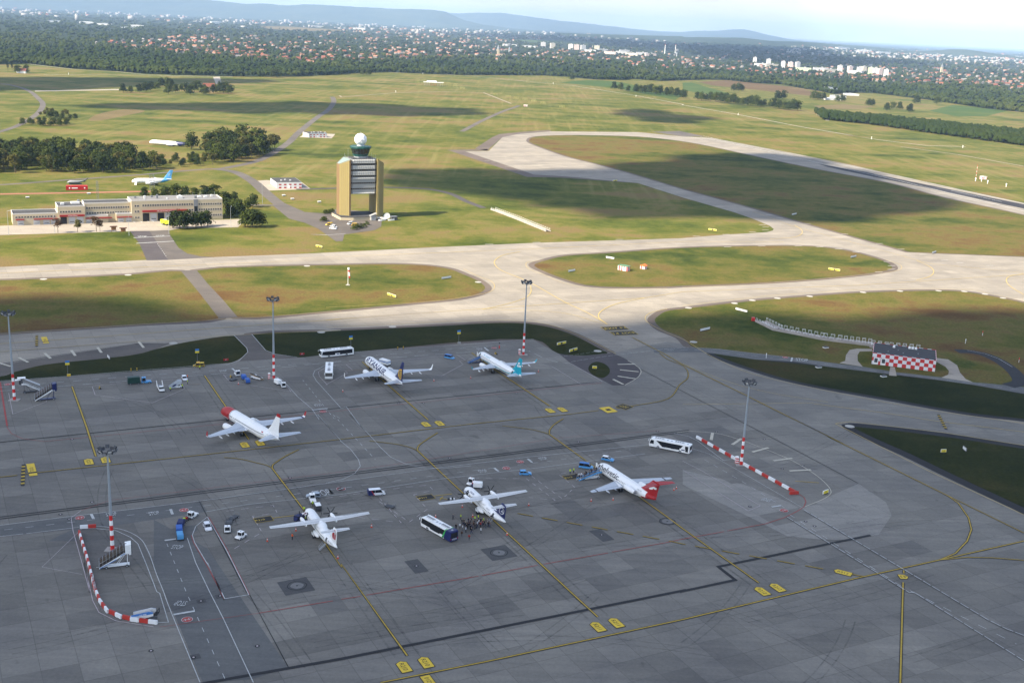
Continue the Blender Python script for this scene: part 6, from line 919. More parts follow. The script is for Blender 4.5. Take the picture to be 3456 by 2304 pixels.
tug('tug7', 'white tow tractor coupled to a white tank trailer beside the second mast', cab='front', H=2.1)
tr = tug('tractor', 'blue farm type tractor coupled to the dark green container', 3.4, 1.6, 'rear', lblue, 'farm_tractor', None, 2.3)
def boxtrailer(key, label, m, L=2.9, W=1.7, H=1.75, top=None, name='ground_power_unit', cat='power unit', face=None):
    root = thing(key, name, label, cat); b = MB(); b.box(0, 0, .5, L, W, H - .5, 0, .97, .94); b.build('housing', m, root, bev=.1)
    if top is not None: t = MB(); t.box(0, 0, H - .02, L * .96, W * .92, .06); t.build('lid', top, root, bev=.03)
    c = MB(); c.box(0, 0, .3, L * 1.02, W * .95, .22); c.tube([(L / 2, 0, .4), (L / 2 + .9, 0, .35)], .05); c.build('chassis', dgrey, root)
    f = MB(); f.box(-L / 2 - .01, 0, .62, .05, W * .8, H * .45); f.build('rear_panel', face or dgrey, root)
    wheels(root, (-L * .32, L * .32), W / 2 - .08, .27, .2)
    return root
g = boxtrailer('gpu1', 'white power unit with red and navy rear, beside the dark blue finned turboprop', white, 3.0, 1.9, 1.9, None, face=navy)
b = MB(); b.box(-1.35, 0, .5, .36, 1.94, 1.1); b.build('navy_end', navy, g); b = MB(); b.prof([(-1.56, 1.62), (-1.4, 1.86), (-1.1, 1.86), (-1.2, 1.6)], -.97, .97); b.build('red_stripe', red, g)
boxtrailer('gpu2', 'white topped power unit cabled to the red emblem turboprop', dgrey, 2.6, 1.7, 1.7, white)
cb = MB(); cb.tube([(-50.2, 291.2, .5), (-49.6, 289.2, .2), (-49.7, 286.9, .18), (-50.3, 286.0, .2), (-50.8, 286.2, 1.2)], .05, 5); cb.build('power_cable', black); cbo = bpy.data.objects['power_cable']; tag(cbo, 'black power cable trailing from the power unit to the red emblem turboprop', 'cable')
boxtrailer('tank', 'white bodied tank trailer behind a tow tractor near the second mast', white, 3.0, 1.8, 2.0, None, 'tank_trailer', 'trailer', dgrey)
boxtrailer('container', 'dark green waste container trailer on the far service road', dgreen, 4.2, 2.3, 2.7, None, 'container_trailer', 'trailer', dgreen)
k = boxtrailer('gputruck', 'white catering trailer with blue band half hidden behind the blue tailed jet', white, 4.6, 2.1, 2.3, None, 'catering_trailer', 'trailer')
b = MB(); b.box(0, 0, 1.45, 4.62, 2.14, .3); b.build('blue_band', blue, k)
def cart(key, label, m, sidem=None, L=2.9, W=1.6, H=1.75, open_=False, load=None):
    root = thing(key, 'baggage_cart', label, 'baggage cart', 'baggage carts')
    b = MB(); b.box(0, 0, .42, L, W, .12); b.tube([(L / 2, 0, .42), (L / 2 + .7, 0, .36)], .05); b.build('bed', dgrey, root)
    if not open_:
        b = MB(); b.prof([(-L / 2, .54), (-L / 2, H - .2), (-L / 2 + .2, H), (L / 2 - .2, H), (L / 2, H - .2), (L / 2, .54)], -W / 2, W / 2); b.build('cover', m, root, bev=.06)
        b = MB(); b.box(0, 0, H - .005, L * .86, W * .9, .03); b.build('top', m if sidem is None else m, root)
        for sd in (1, -1):
            b = MB(); b.box(0, sd * (W / 2 + .01), .6, L * .9, .03, H * .5); b.build('curtain', sidem or m, root)
    else:
        b = MB(); b.tube([(-L / 2, -W / 2, .5), (-L / 2, -W / 2, 1.3), (-L / 2, W / 2, 1.3), (-L / 2, W / 2, .5)], .04, 5); b.tube([(L / 2, -W / 2, .5), (L / 2, -W / 2, 1.3), (L / 2, W / 2, 1.3), (L / 2, W / 2, .5)], .04, 5); b.build('end_rail', mgrey, root)
        if load:
            random.seed(len(label))
            for i in range(5):
                b = MB(); b.box(-L * .35 + i * L * .17, random.uniform(-.3, .3), .54, .45, .65, random.uniform(.3, .55)); b.build('suitcase', load[i % len(load)], root, bev=.04)
    wheels(root, (-L * .32, L * .32), W / 2 - .08, .24, .16)
    return root
royal = mat('royal_blue_canvas', (.035, .12, .42), .6); skyc = mat('sky_blue_canvas', (.09, .32, .58), .6); navyc = mat('navy_canvas', (.012, .02, .10), .6)
cart('cart1', 'baggage cart with pale sky blue top at the tail of the train', skyc, dgrey); cart('cart2', 'baggage cart with mid blue top, second from the tail of the train', royal, dgrey)
cart('cart3', 'baggage cart with rounded navy cover in the middle of the train', navyc, navyc); cart('cart4', 'open baggage cart piled with dark and orange bags behind the tractor', navyc, None, 2.6, open_=True, load=[dgrey, red, hiyellow, black, navy])
cart('flat1', 'empty grey dolly directly behind the white tow tractor', mgrey, None, 3.0, open_=True); cart('flat2', 'empty dolly with a blue end, rear one of the pair', mgrey, None, 2.8, open_=True, load=None)
cart('cartb1', 'blue topped baggage cart with grey sides near the second mast', royal, mgrey); cart('cartb2', 'all blue covered baggage cart behind the grey sided one', royal, royal)
cart('flatb', 'low grey flat dolly beside the yellow chocks', mgrey, None, 2.8, open_=True); cart('flatc', 'grey flat trailer alone between the two turboprops', lgrey, None, 2.6, open_=True)
cart('dolly', 'dark trolley with white load under the wing of the dark blue finned turboprop', dgrey, None, 2.0, 1.2, open_=True, load=[white, black, lgrey]); cart('cartcsa', 'navy covered baggage cart at the open cargo door of the turboprop', navyc, navyc, 2.6, 1.6, 1.9)
def beltloader():
    root = thing('belt', 'belt_loader', 'white belt loader with brown belt parked near the second mast', 'belt loader')
    b = MB(); b.box(0, 0, .45, 4.6, 1.7, .45); b.build('chassis', white, root, bev=.05); b = MB(); b.prof([(-3.2, 1.5), (-3.2, 1.75), (3.2, .75), (3.2, .5)], -.45, .45); b.build('belt_frame', mat('belt_tan', (.40, .30, .18)), root)
    b = MB(); b.prof([(-3.1, 1.76), (-3.1, 1.80), (3.1, .82), (3.1, .78)], -.32, .32); b.build('belt', black, root)
    b = MB(); b.box(-1.2, .75, .9, .9, .55, .5); b.build('driver_seat', white, root, bev=.05); wheels(root, (-1.5, 1.5), .75, .34, .24)
beltloader()
def lifttruck():
    root = thing('lift', 'catering_truck', 'white pickup lift truck with raised side flaps near the silver stairs', 'truck')
    car_m = white; b = MB(); b.prof([(-2.6, .5), (-2.6, .95), (.4, .95), (.4, 1.1), (2.4, 1.0), (2.6, .8), (2.6, .5)], -.9, .9); b.build('body', white, root, bev=.06)
    g = MB(); g.box(1.0, 0, 1.05, 1.5, 1.6, .75, 0, .75, .9); g.build('windows', glass, root); r = MB(); r.box(.95, 0, 1.78, 1.2, 1.5, .1); r.build('roof', white, root, bev=.03)
    for sd in (1, -1):
        p = MB(); p.prof([(-2.7, 1.0), (-3.1, 2.9), (-2.5, 2.9), (-.5, 1.5), (-.5, 1.0)], sd * .95 - .05, sd * .95 + .05); p.build('side_flap', white, root)
    p = MB(); p.box(-1.7, 0, 1.4, 2.0, 1.7, .12); p.build('platform', mgrey, root); wheels(root, (-1.7, 1.7), .82, .38, .25); lamps(root, 2.58, .62, .68, lampw, 'headlight')
lifttruck()
car('wcar', 'white car standing behind the silver boarding stairs', whitecar, 3.8, 1.7, 1.5)
# fire engine
def fire_engine():
    root = thing('fire', 'fire_engine', 'bright yellow airport fire engine leaving the station past the trees', 'fire engine')
    b = MB(); b.prof([(-5, .9), (-5, 3.3), (1.8, 3.4), (2.2, 3.1), (2.2, .9)], -1.45, 1.45); b.build('body', fireyellow, root, bev=.1)
    c = MB(); c.prof([(2.3, .9), (2.3, 3.2), (4.2, 3.2), (5, 2.0), (5, .9)], -1.45, 1.45); c.build('cab', fireyellow, root, bev=.1)
    g = MB(); g.add([(4.25, -1.3, 3.1), (4.25, 1.3, 3.1), (5.02, 1.3, 2.0), (5.02, -1.3, 2.0)], [(0, 1, 2, 3)]); g.box(3.3, 0, 2.1, 1.3, 2.94, .85); g.build('windows', glass, root)
    wheels(root, (-3.4, -1.9, 3.2), 1.25, .65, .45); lamps(root, 5.0, 1.0, 1.2, lampw, 'headlight')
    b = MB(); b.tube([(3.3, 0, 3.3), (4.8, 0, 3.6)], .1); b.build('water_cannon', mgrey, root); b = MB(); b.box(-1, 0, 3.4, 5, 1.6, .2); b.build('roof_deck', lgrey, root)
fire_engine()
# ---- passenger stairs, x = +L/2 is the foot
def stairs(key, label, L=6, H=3.2, W=1.7, side=white, canopy=None, hood=None, wheelm=True, under=white, stripe=None, railh=1.1, towbar=True):
    root = thing(key, 'passenger_stairs', label, 'boarding stairs', 'boarding stairs'); h = L / 2
    xt = -h + 1.2
    s = MB(); n = 14
    for i in range(n):
        t = (i + .5) / n; s.box(h - t * (h - xt), 0, .3 + t * (H - .3) - .05, (h - xt) / n * .95, W * .9, .06)
    s.build('steps', mgrey, root)
    for sd in (1, -1):
        p = MB(); p.prof([(h, .15), (h, .45), (xt, H + .35), (-h, H + .35), (-h, H - .15), (xt, H - .15)], sd * W / 2 - .05, sd * W / 2 + .05); o = p.build('side_panel', side, root)
        if stripe is not None:
            q = MB(); q.prof([(h - .2, .30), (h - .2, .48), (xt + 2.2, H - 1.2), (xt + 2.2, H - 1.38)], sd * (W / 2 + .06) - .01, sd * (W / 2 + .06)); q.prof([(xt + 1.2, H - .62), (xt + 1.2, H - .42), (xt + .1, H + .16), (xt + .1, H - .04)], sd * (W / 2 + .06) - .01, sd * (W / 2 + .06)); q.build('stripe', stripe, o)
        r = MB(); r.tube([(h, sd * W / 2, .4), (h, sd * W / 2, .4 + railh), (xt, sd * W / 2, H + railh + .1), (-h, sd * W / 2, H + railh + .1), (-h, sd * W / 2, H)], .04, 5); r.build('handrail', lgrey, root)
    p = MB(); p.box((xt - h) / 2, 0, H - .12, xt + h, W, .12); p.build('platform', lgrey, root)
    c = MB(); c.box(-.1, 0, .35, L * .86, W * .7, .2); c.tube([(h - 1, 0, .4), (h + .6, 0, .3)], .05) if towbar else None
    for sd in (1, -1): c.tube([(-h * .75, sd * W * .3, .5), (xt - .4, sd * W * .3, H - .1)], .07, 6); c.tube([(-h * .1, sd * W * .3, .5), (xt + .2, sd * W * .3, H - .4)], .05, 6)
    c.build('chassis', under, root); wheels(root, (-h * .72, h * .55), W * .48, .33, .22)
    if canopy is not None:
        n_ = 8; m_ = 6; cw = W / 2 + .03
        arc = [(cw * cos(pi * k / m_), .85 + 1.15 * sin(pi * k / m_)) for k in range(m_ + 1)]
        for i in range(n_):
            t0, t1 = i / n_, (i + .97) / n_; mb = MB()
            pa = lambda t: (h - .1 - t * (h - .1 + h - .9), .35 + min(1, t * 1.12) * (H - .3) + .25)
            (xa, za), (xb, zb) = pa(t0), pa(t1)
            mb.add([(xa, y, za + z) for y, z in arc] + [(xb, y, zb + z) for y, z in arc] + [(xa, arc[0][0], za), (xb, arc[0][0], zb), (xa, arc[-1][0], za), (xb, arc[-1][0], zb)], [(k, k + 1, m_ + 2 + k, m_ + 1 + k) for k in range(m_)] + [(2 * m_ + 2, 0, m_ + 1, 2 * m_ + 3), (2 * m_ + 4, m_, 2 * m_ + 1, 2 * m_ + 5)])
            o = mb.build('canopy_panel', canopy, root)
            fr = MB(); fr.tube([(xa, arc[0][0], za)] + [(xa, y * 1.02, za + z * 1.01) for y, z in arc] + [(xa, arc[-1][0], za)], .035, 4); fr.build('canopy_rib', lgrey, root)
    if hood is not None:
        b = MB()
        for sd in (1, -1): b.prof([(xt + .1, H), (xt + .1, H + 2.15), (-h - .1, H + 2.3), (-h - .1, H)], sd * (W / 2 + .12) - .05, sd * (W / 2 + .12) + .05)
        b.prof([(xt + .1, H + 2.1), (xt + .1, H + 2.2), (-h - .1, H + 2.35), (-h - .1, H + 2.25)], -W / 2 - .17, W / 2 + .17); b.box(-h + .2, 0, H - .4, .5, W + .3, .4)
        b.build('hood', hood, root, bev=.03)
        b = MB(); b.tube([(-h - .2, -W * .6, H), (-h - .25, -W * .6, H + 2.2), (-h - .25, W * .6, H + 2.2), (-h - .2, W * .6, H)], .09, 6); b.build('bumper_frame', dgrey, root)
    return root
stairs('stairL', 'covered boarding stairs with brown panels and dark blue hood beside the first mast', 7.0, 3.5, 2.0, white, brownglass, navy, under=navy)
sl = stairs('stairL2', 'white boarding stairs with open frame roof behind the brown panelled ones', 6.5, 3.3, 1.6, white, None, None, under=dgrey)
b = MB()
for sd in (1, -1): b.tube([(3.0, sd * .8, .5), (2.6, sd * .8, 2.4)], .04, 5); b.tube([(.2, sd * .8, 1.9), (-.2, sd * .8, 3.9)], .04, 5); b.tube([(-2, sd * .8, 3.2), (-2.4, sd * .8, 5.1)], .04, 5)
b.build('roof_posts', mgrey, sl); b = MB(); b.prof([(2.7, 2.4), (2.7, 2.5), (-2.3, 5.2), (-2.3, 5.1)], -.9, .9); b.build('roof', lgrey, sl)
b = MB(); b.box(-3.1, .2, 5.4, 2.6, 1.9, .14); b.box(-4.3, -.5, 5.0, 1.8, 1.5, .14); b.build('top_canopy', white, sl); b = MB(); b.box(-3.4, 0, 3.3, 1.2, 1.5, 1.6); b.build('control_box', dgrey, sl)
stairs('stairM', 'covered boarding stairs with brown hoops and blue stripes at the foot of the mast', 7.4, 3.6, 1.9, white, brownglass, white, stripe=blue)
def lowstairs(key, label):
    root = thing(key, 'passenger_stairs', label, 'boarding stairs', 'boarding stairs')
    for sd in (1, -1):
        b = MB(); b.prof([(2.9, .5), (2.9, 1.2), (-1.2, 2.5), (-2.2, 2.4), (-2.2, 1.5), (.4, .5)], sd * .85 - .05, sd * .85 + .05); o = b.build('side_panel', offwhite, root)
        b = MB(); b.prof([(2.9, .95), (2.7, 1.3), (-1.2, 2.5), (-2.2, 2.42), (-2.2, 2.05), (.2, 1.35)], sd * .90 - .02, sd * .90 + .02); b.build('blue_band', blue, o)
        vs, fs, w = text_geo('CELEBI', .42); b = MB(); b.add([((w / 2 - v.x + .2) * sd, sd * .93, 1.42 + v.y - ((w / 2 - v.x + .2) * sd) * .3) for v in vs], fs) if sd > 0 else None
        if sd > 0: b.build('lettering', white, o)
    b = MB()
    for i in range(9): b.box(2.6 - i * .45, 0, .55 + i * .17, .42, 1.6, .06)
    b.build('steps', lgrey, root); b = MB(); b.box(-.3, 0, .35, 4.6, 1.3, .25); b.build('chassis', dgrey, root)
    b = MB(); b.box(-2.6, 0, 1.6, .9, 1.7, .1); b.tube([(-3, -.85, 1.6), (-3, -.85, 2.6), (-3, .85, 2.6), (-3, .85, 1.6)], .08); b.build('bumper_frame', black, root); wheels(root, (-1.6, 1.4), .8, .33, .22)
lowstairs('stairN', 'low blue and white boarding stairs parked inside the curved barrier')
stairs('stairE', 'blue boarding stairs leading up to the teal tailed jet', 6.0, 2.5, 1.5, blue, None, None, under=navy, railh=.7)
stairs('stairF', 'light blue boarding stairs full of passengers at the red tailed jet', 7.6, 2.0, 1.6, lblue, None, None, under=white, railh=.7)
ss = thing('silverstair', 'passenger_stairs', 'silver boarding stairs with oval logo being worked on by ground crew', 'boarding stairs', 'boarding stairs')
slv = mat('silver_panel', (.50, .54, .57), .35, .2)
for sd in (1, -1):
    b = MB(); b.prof([(2.6, .4), (2.6, .8), (-.6, 2.9), (-1.8, 2.9), (-1.8, 2.0), (-.2, 1.2), (.6, .4)], sd * .9 - .05, sd * .9 + .05); o = b.build('side_panel', slv, ss)
    b = MB(); cp = [(.75 + .85 * cos(k * pi / 10) * .85 - .22 * sin(k * pi / 10), 1.35 - .5 * cos(k * pi / 10) * .85 - .2 * sin(k * pi / 10)) for k in range(20)]; b.prof(cp, sd * .96 - .01, sd * .96 + .01); b.build('oval_logo', navy, o)
b = MB()
for i in range(10): b.box(2.4 - i * .33, 0, .45 + i * .22, .34, 1.7, .06)
b.box(-1.2, 0, 2.6, 1.4, 1.7, .1); b.build('steps', lgrey, ss); b = MB(); b.box(0, 0, .35, 4.2, 1.3, .2); b.tube([(-1.4, .5, .5), (-1.4, .5, 2.6)], .06); b.tube([(-1.4, -.5, .5), (-1.4, -.5, 2.6)], .06); b.build('chassis', white, ss); wheels(ss, (-1.5, 1.6), .8, .33, .22)

# ------------------------------------------------------------------ barrier blocks
def block(L, m):
    b = MB(); b.prism([(-L / 2, -.28), (L / 2, -.28), (L / 2, .28), (-L / 2, .28)], .06, .95)
    b.v = [(x, y * (1.15 if z < .3 else .8), z) for x, y, z in b.v]
    b.box(-L * .3, 0, .0, L * .2, .6, .07); b.box(L * .3, 0, .0, L * .2, .6, .07)
    return b.mesh('barrier_block', m, bev=.06)
bw, brd = mat('barrier_white', (.76, .77, .76), .5, 0, .15), mat('barrier_red', (.46, .035, .022), .55, 0, .25)
def barrier(path, L, label_w, label_r, group, first=0, gap=.05):
    mw, mr = block(L - gap, bw), block(L - gap, brd); path = [Vector(p) for p in path]
    seg = [(a, b) for a, b in zip(path[:-1], path[1:])]; tot = sum((b - a).length for a, b in seg); n = max(1, round(tot / L))
    for i in range(n):
        d = (i + .5) / n * tot
        for a, b in seg:
            l = (b - a).length
            if d <= l:
                p = a.lerp(b, d / l); an = atan2(b.y - a.y, b.x - a.x); break
            d -= l
        wh = (i + first) % 2 == 0
        o = bpy.data.objects.new('barrier_block', mw if wh else mr); C.objects.link(o); o.location = (p.x, p.y, .1); o.rotation_euler = (0, 0, an); o.scale = (tot / n / L, 1, 1)
        tag(o, label_w if wh else label_r, 'barrier', group)
bR = PL['barR']
barrier(bR[:2], 3.0, 'white barrier block in the straight row behind the right mast', 'red barrier block in the straight row behind the right mast', 'barrier row behind the right mast')
barrier(bR[2:], 3.0, 'white barrier block in the straight row in front of the right mast', 'red barrier block in the straight row in front of the right mast', 'barrier row before the right mast')
cl = [tuple(p) for p in PL['barL']]
barrier(cl, 2.15, 'white barrier block in the curved row round the parked stairs', 'red barrier block in the curved row round the parked stairs', 'curved barrier row on the left', 1)
bT = PL['barT']
barrier(bT[:2], 1.9, 'white barrier block at the upper corner of the curved row', 'red barrier block at the upper corner of the curved row', 'corner barrier blocks')
barrier(bT[2:], 3.4, '', 'red barrier block set across the end of the straight row', 'end barrier block', 1)
# ------------------------------------------------------------------ cones, chocks, bollards, signs
cn = MB(); cn.box(0, 0, 0, .46, .46, .05); cn.cyl((0, 0, .05), (0, 0, .95), .2, .04, 10); cm = cn.mesh('traffic_cone', [mat('cone_orange', (.62, .07, .03))])
cw = MB(); cw.cyl((0, 0, .42), (0, 0, .68), .135, .095, 10); cwm = cw.mesh('white_band', [white])
clab = ['left of the blue tailed jet wing', 'right of the blue tailed jet tail', 'left of the teal tailed jet wing', 'right of the teal tailed jet tail', 'far left of the red emblem turboprop', 'under the left wing of the red emblem turboprop', 'below the right wing tip of the red emblem turboprop', 'behind the navy and green tailed bus', 'beside the high visibility crew at the blue finned turboprop', 'under the left wing of the blue finned turboprop', 'off the right wing tip of the blue finned turboprop', 'on the yellow line behind the blue finned turboprop', 'on the yellow line behind the red emblem turboprop', 'between the two turboprops under the wing', 'off the left wing tip of the red tailed jet', 'behind the left wing of the red tailed jet', 'under the red tailplane', 'at the far right of the red tailplane', 'beside the blue carts near the second mast']
for (x, y), l in zip(PL['cone'], clab):
    o = bpy.data.objects.new('traffic_cone', cm); C.objects.link(o); o.location = (x, y, .1); tag(o, 'orange traffic cone ' + l, 'cone', 'traffic cones')
    c = bpy.data.objects.new('white_band', cwm); C.objects.link(c); c.parent = o
for i, (x, y) in enumerate(PL['chock']):
    o = empty('chock_stand', x, y, 27, ['yellow and black wheel chocks beside the white tow tractor', 'yellow wheel chocks lying in the painted stand on the left', 'yellow and black wheel chocks near the teal tailed jet'][i], 'wheel chocks', None, .1)
    for k in range(4): b = MB(); b.prof([(-.35, 0), (.35, 0), (0, .75)], k * .45 - 1, k * .45 - .7); b.build('chock', yellow if k % 2 else black, o)
for i, (x, y) in enumerate(PL['boll']):
    o = empty('bollard', x, y, 0, 'yellow and black bollard at the grass edge ' + ['near the green container, left one', 'near the green container, right one', 'behind the blue tailed jet, left one', 'behind the blue tailed jet, right one'][i], 'bollard', 'striped bollards', .1)
    for k in range(4): b = MB(); b.cyl((0, 0, k * .3), (0, 0, k * .3 + .3), .16, .16, 10); b.build('band', black if k % 2 == 0 else yellow, o)
for i, (x, y) in enumerate(PL['pillar']):
    o = empty('hydrant_pillar', x, y, 0, ['red and white striped pillar beside the second mast', 'red and white striped pillar beside the middle mast', 'stack of red and white slabs beside the right mast'][i], 'pillar', None, .1)
    for k in range(6): b = MB(); b.cyl((0, 0, k * .36), (0, 0, k * .36 + .36), .42 if i < 2 else .75, .42 if i < 2 else .75, 14 if i < 2 else 4); b.build('band', bright_red if k % 2 == 0 else white, o)
    b = MB(); b.cyl((0, 0, 2.16), (0, 0, 2.3), .46, .3, 14); b.build('cap', white, o)
x, y = PL['flag'][0]; o = empty('extinguisher_post', x, y, 0, 'red fire extinguisher post with a small black flag near the middle mast', 'fire point', None, .1)
b = MB(); b.tube([(0, 0, 0), (.1, 0, 3.6)], .04); b.build('post', mgrey, o); b = MB(); b.cyl((-.25, 0, 1.2), (-.25, 0, 2.4), .22, .2, 10); b.build('extinguisher', bright_red, o); b = MB(); b.prof([(.1, 3.6), (.1, 3.0), (-.7, 3.5)], -.02, .02); b.build('flag', black, o)
signtx = ['B B1', '', 'A B', 'P1 B', 'A4 B5', '', '', '', '', '', '', '', 'P5 B', 'B P1', 'P1', 'L2', '', 'R', 'A', '']
syel = mat('sign_yellow', (.78, .62, .05), .5); swht = mat('sign_white', (.78, .78, .75), .5)
slab_ = ['yellow direction sign on the lit grass beside the windsock', 'white sign back at the right tip of the windsock grass', 'yellow direction sign below the control tower', 'yellow direction sign at the tip of the shaded grass', 'long two part yellow sign near the right grass tip', 'small white sign back near the right grass tip', 'white sign back beside the shaded taxiway', 'small white sign back on the grass by the right taxiway bend', 'white sign back behind the small striped shed', 'white sign back left of the small striped shed', 'long white sign back above the chequered building ramp', 'long pale sign back in the shade left of the chequered building', 'yellow direction sign near the middle mast, farther one', 'yellow direction sign near the middle mast, nearer one', 'yellow sign on the small round grass patch', 'small yellow and black sign on the dark grass wedge', 'small sign seen end on upon the dark grass wedge', 'small black and yellow sign at the end of the striped barrier', 'small yellow sign at the edge of the far taxiway', 'small white sign on the dark grass strip at left']
for i, ((a, b_), (x, y)) in enumerate(zip(PL['signp'], PL['sign'])):
    a, b_ = Vector(a), Vector(b_); c = (a + b_) / 2; d = b_ - a; L = max(1.4, min(7, d.length)); an = math.degrees(atan2(d.y, d.x))
    ye = bool(signtx[i]); o = empty('taxiway_sign', c.x, c.y, an, slab_[i], 'sign', 'taxiway signs', .1)
    p = MB(); p.box(0, 0, .3, L, .22, .95); p.build('board', syel if ye else swht, o, bev=.02)
    f = MB(); f.box(0, 0, .0, L * .9, .18, .3); f.build('legs', dgrey, o)
    k = MB(); k.box(0, 0, 1.25, L + .06, .28, .05); k.box(L / 2 + .02, 0, .28, .05, .28, 1.0); k.box(-L / 2 - .02, 0, .28, .05, .28, 1.0); k.build('frame', swht if ye else mgrey, o)
    if ye:
        vs, fs, w = text_geo(signtx[i], .55); q = MB(); q.add([(v.x - w / 2, -.13, .5 + v.y) for v in vs], fs); q.build('lettering', black, o)
        if L > 3: q = MB(); q.box(.0 if L < 6 else .3, -.125, .33, .7, .02, .85); q.build('black_square', black, o)
for i, (x, y) in enumerate(PL['stand']):
    o = empty('stand_sign', x, y, 27, 'blue and yellow stand number sign on the dark grass ' + ['near the first mast', 'behind the marshalling car', 'above the white bus', 'left of the teal tailed jet'][i], 'sign', 'stand number signs', .1)
    b = MB(); b.tube([(0, 0, 0), (0, 0, 4.4)], .06); b.build('post', mgrey, o); b = MB(); b.box(0, -.05, 4.3, 1.5, .1, .8); b.build('yellow_panel', syel, o); b = MB(); b.box(0, -.05, 5.12, 1.5, .1, .8); b.build('blue_panel', blue, o)
    b = MB(); b.box(.3, .2, 0, 1.2, .8, .7); b.build('cabinet', yellow if i != 3 else conc_m, o)
for i, (x, y) in enumerate(PL['redsign']):
    o = empty('red_sign', x, y, 27, ['red instruction sign at the left end of the service road junction', 'red instruction sign at the right end of the service road junction'][i], 'sign', 'red signs', .1)
    b = MB(); b.box(0, 0, .3, 1.9, .12, .8); b.build('board', red, o); b = MB(); b.box(0, 0, 0, 1.6, .1, .3); b.build('legs', dgrey, o); vs, fs, w = text_geo('B P', .4); q = MB(); q.add([(v.x - w / 2, -.07, .5 + v.y) for v in vs], fs); q.build('lettering', white, o)
# ------------------------------------------------------------------ floodlight masts
mp = [(-168.4, 371.2, 30.6), (-87.8, 408.3, 30.4), (4.9, 455.2, 30.6), (73.9, 340.9, 27.4), (-97.3, 262.5, 26.6)]
ml = ['floodlight mast at the left edge beside the brown panelled stairs', 'floodlight mast standing behind the red nosed jet', 'floodlight mast behind the teal tailed jet', 'floodlight mast with striped barrier rows at its foot', 'nearest floodlight mast beside the hooped boarding stairs']
for (x, y, H), l in zip(mp, ml):
    o = empty('floodlight_mast', x, y, 0, l, 'light mast', 'apron floodlight masts', .1)
    rad = lambda z: .47 - .27 * z / H
    b = MB(); b.cyl((0, 0, 9.3), (0, 0, H - 1), rad(9.3), .2, 12); b.build('pole', steel, o)
    for k in range(7): b = MB(); b.cyl((0, 0, k * 1.33), (0, 0, k * 1.33 + 1.33), rad(k * 1.33) + .02, rad(k * 1.33 + 1.33) + .02, 14); b.build('band', bright_red if k % 2 == 0 else white, o)
    b = MB(); b.box(0, 0, -.02, 3.4, 2.6, .18); b.build('footing', conc_m, o)
    b = MB(); n = 10; pts = [(1.7 * cos(2 * pi * k / n), 1.7 * sin(2 * pi * k / n), H - .6) for k in range(n + 1)]; b.tube(pts, .09, 5)
    for k in range(0, n, 2): b.tube([(0, 0, H - 1), pts[k]], .06, 5)
    hd = b.build('lamp_ring', mgrey, o)
    for k in range(11):
        a = 2 * pi * (k + .3) / 11; M = Matrix.Translation((2.0 * cos(a), 2.0 * sin(a), H - .35 + .5 * (k % 2))) @ Matrix.Rotation(a, 4, 'Z') @ Matrix.Rotation(R(35), 4, 'Y')
        f = MB(); f.box(0, 0, -.42, .42, .95, .84, M=M); f = f.build('floodlight', dgrey, hd); g = MB(); g.box(.22, 0, -.36, .03, .8, .7, M=M); g.build('lens', lampw if k % 2 else lgrey, f)
    b = MB(); b.tube([(0, 0, H - 1), (0, 0, H + 1.1)], .03, 4); b.build('lightning_rod', mgrey, o)
for i, (x, y) in enumerate(PL['pole']):
    H = [14, 12, 13.5, 12, 13, 14][i]
    o = empty('lamp_post', x, y, 20 * i, 'grey lamp post ' + ['at the left end of the fire station yard', 'behind the first reddish tree', 'beside the brown notice shelters', 'at the corner of the round trees', 'right of the fire station end wall', 'on the grass beside the tower approach road'][i], 'lamp post', 'yard lamp posts')
    b = MB(); b.cyl((0, 0, 0), (0, 0, H), .14, .08, 8); b.build('pole', lgrey, o); b = MB(); b.tube([(0, 0, H - .1), (1.4, 0, H + .3)], .06, 5); b.box(1.5, 0, H + .2, .9, .35, .18); b.build('lamp', lgrey, o)
x, y = PL['sock'][0]; o = empty('windsock', x, y, 0, 'red and white windsock hanging from its mast on the lit grass', 'windsock')
b = MB(); b.cyl((0, 0, 0), (0, 0, 9.2), .14, .09, 8); b.build('mast', white, o)
for k in range(5): b = MB(); b.loft([[(.25 + .12 * kk + (.55 - .05 * kk) * cos(2 * pi * i / 10), (.55 - .05 * kk) * sin(2 * pi * i / 10), 9.0 - kk * 1.05) for i in range(10)] for kk in (k, k + 1)], 0, False); b.build('sock_band', bright_red if k in (1, 4) else white, o)
b = MB(); b.box(0, 0, 0, 2, 2, .3); b.build('footing', conc_m, o)
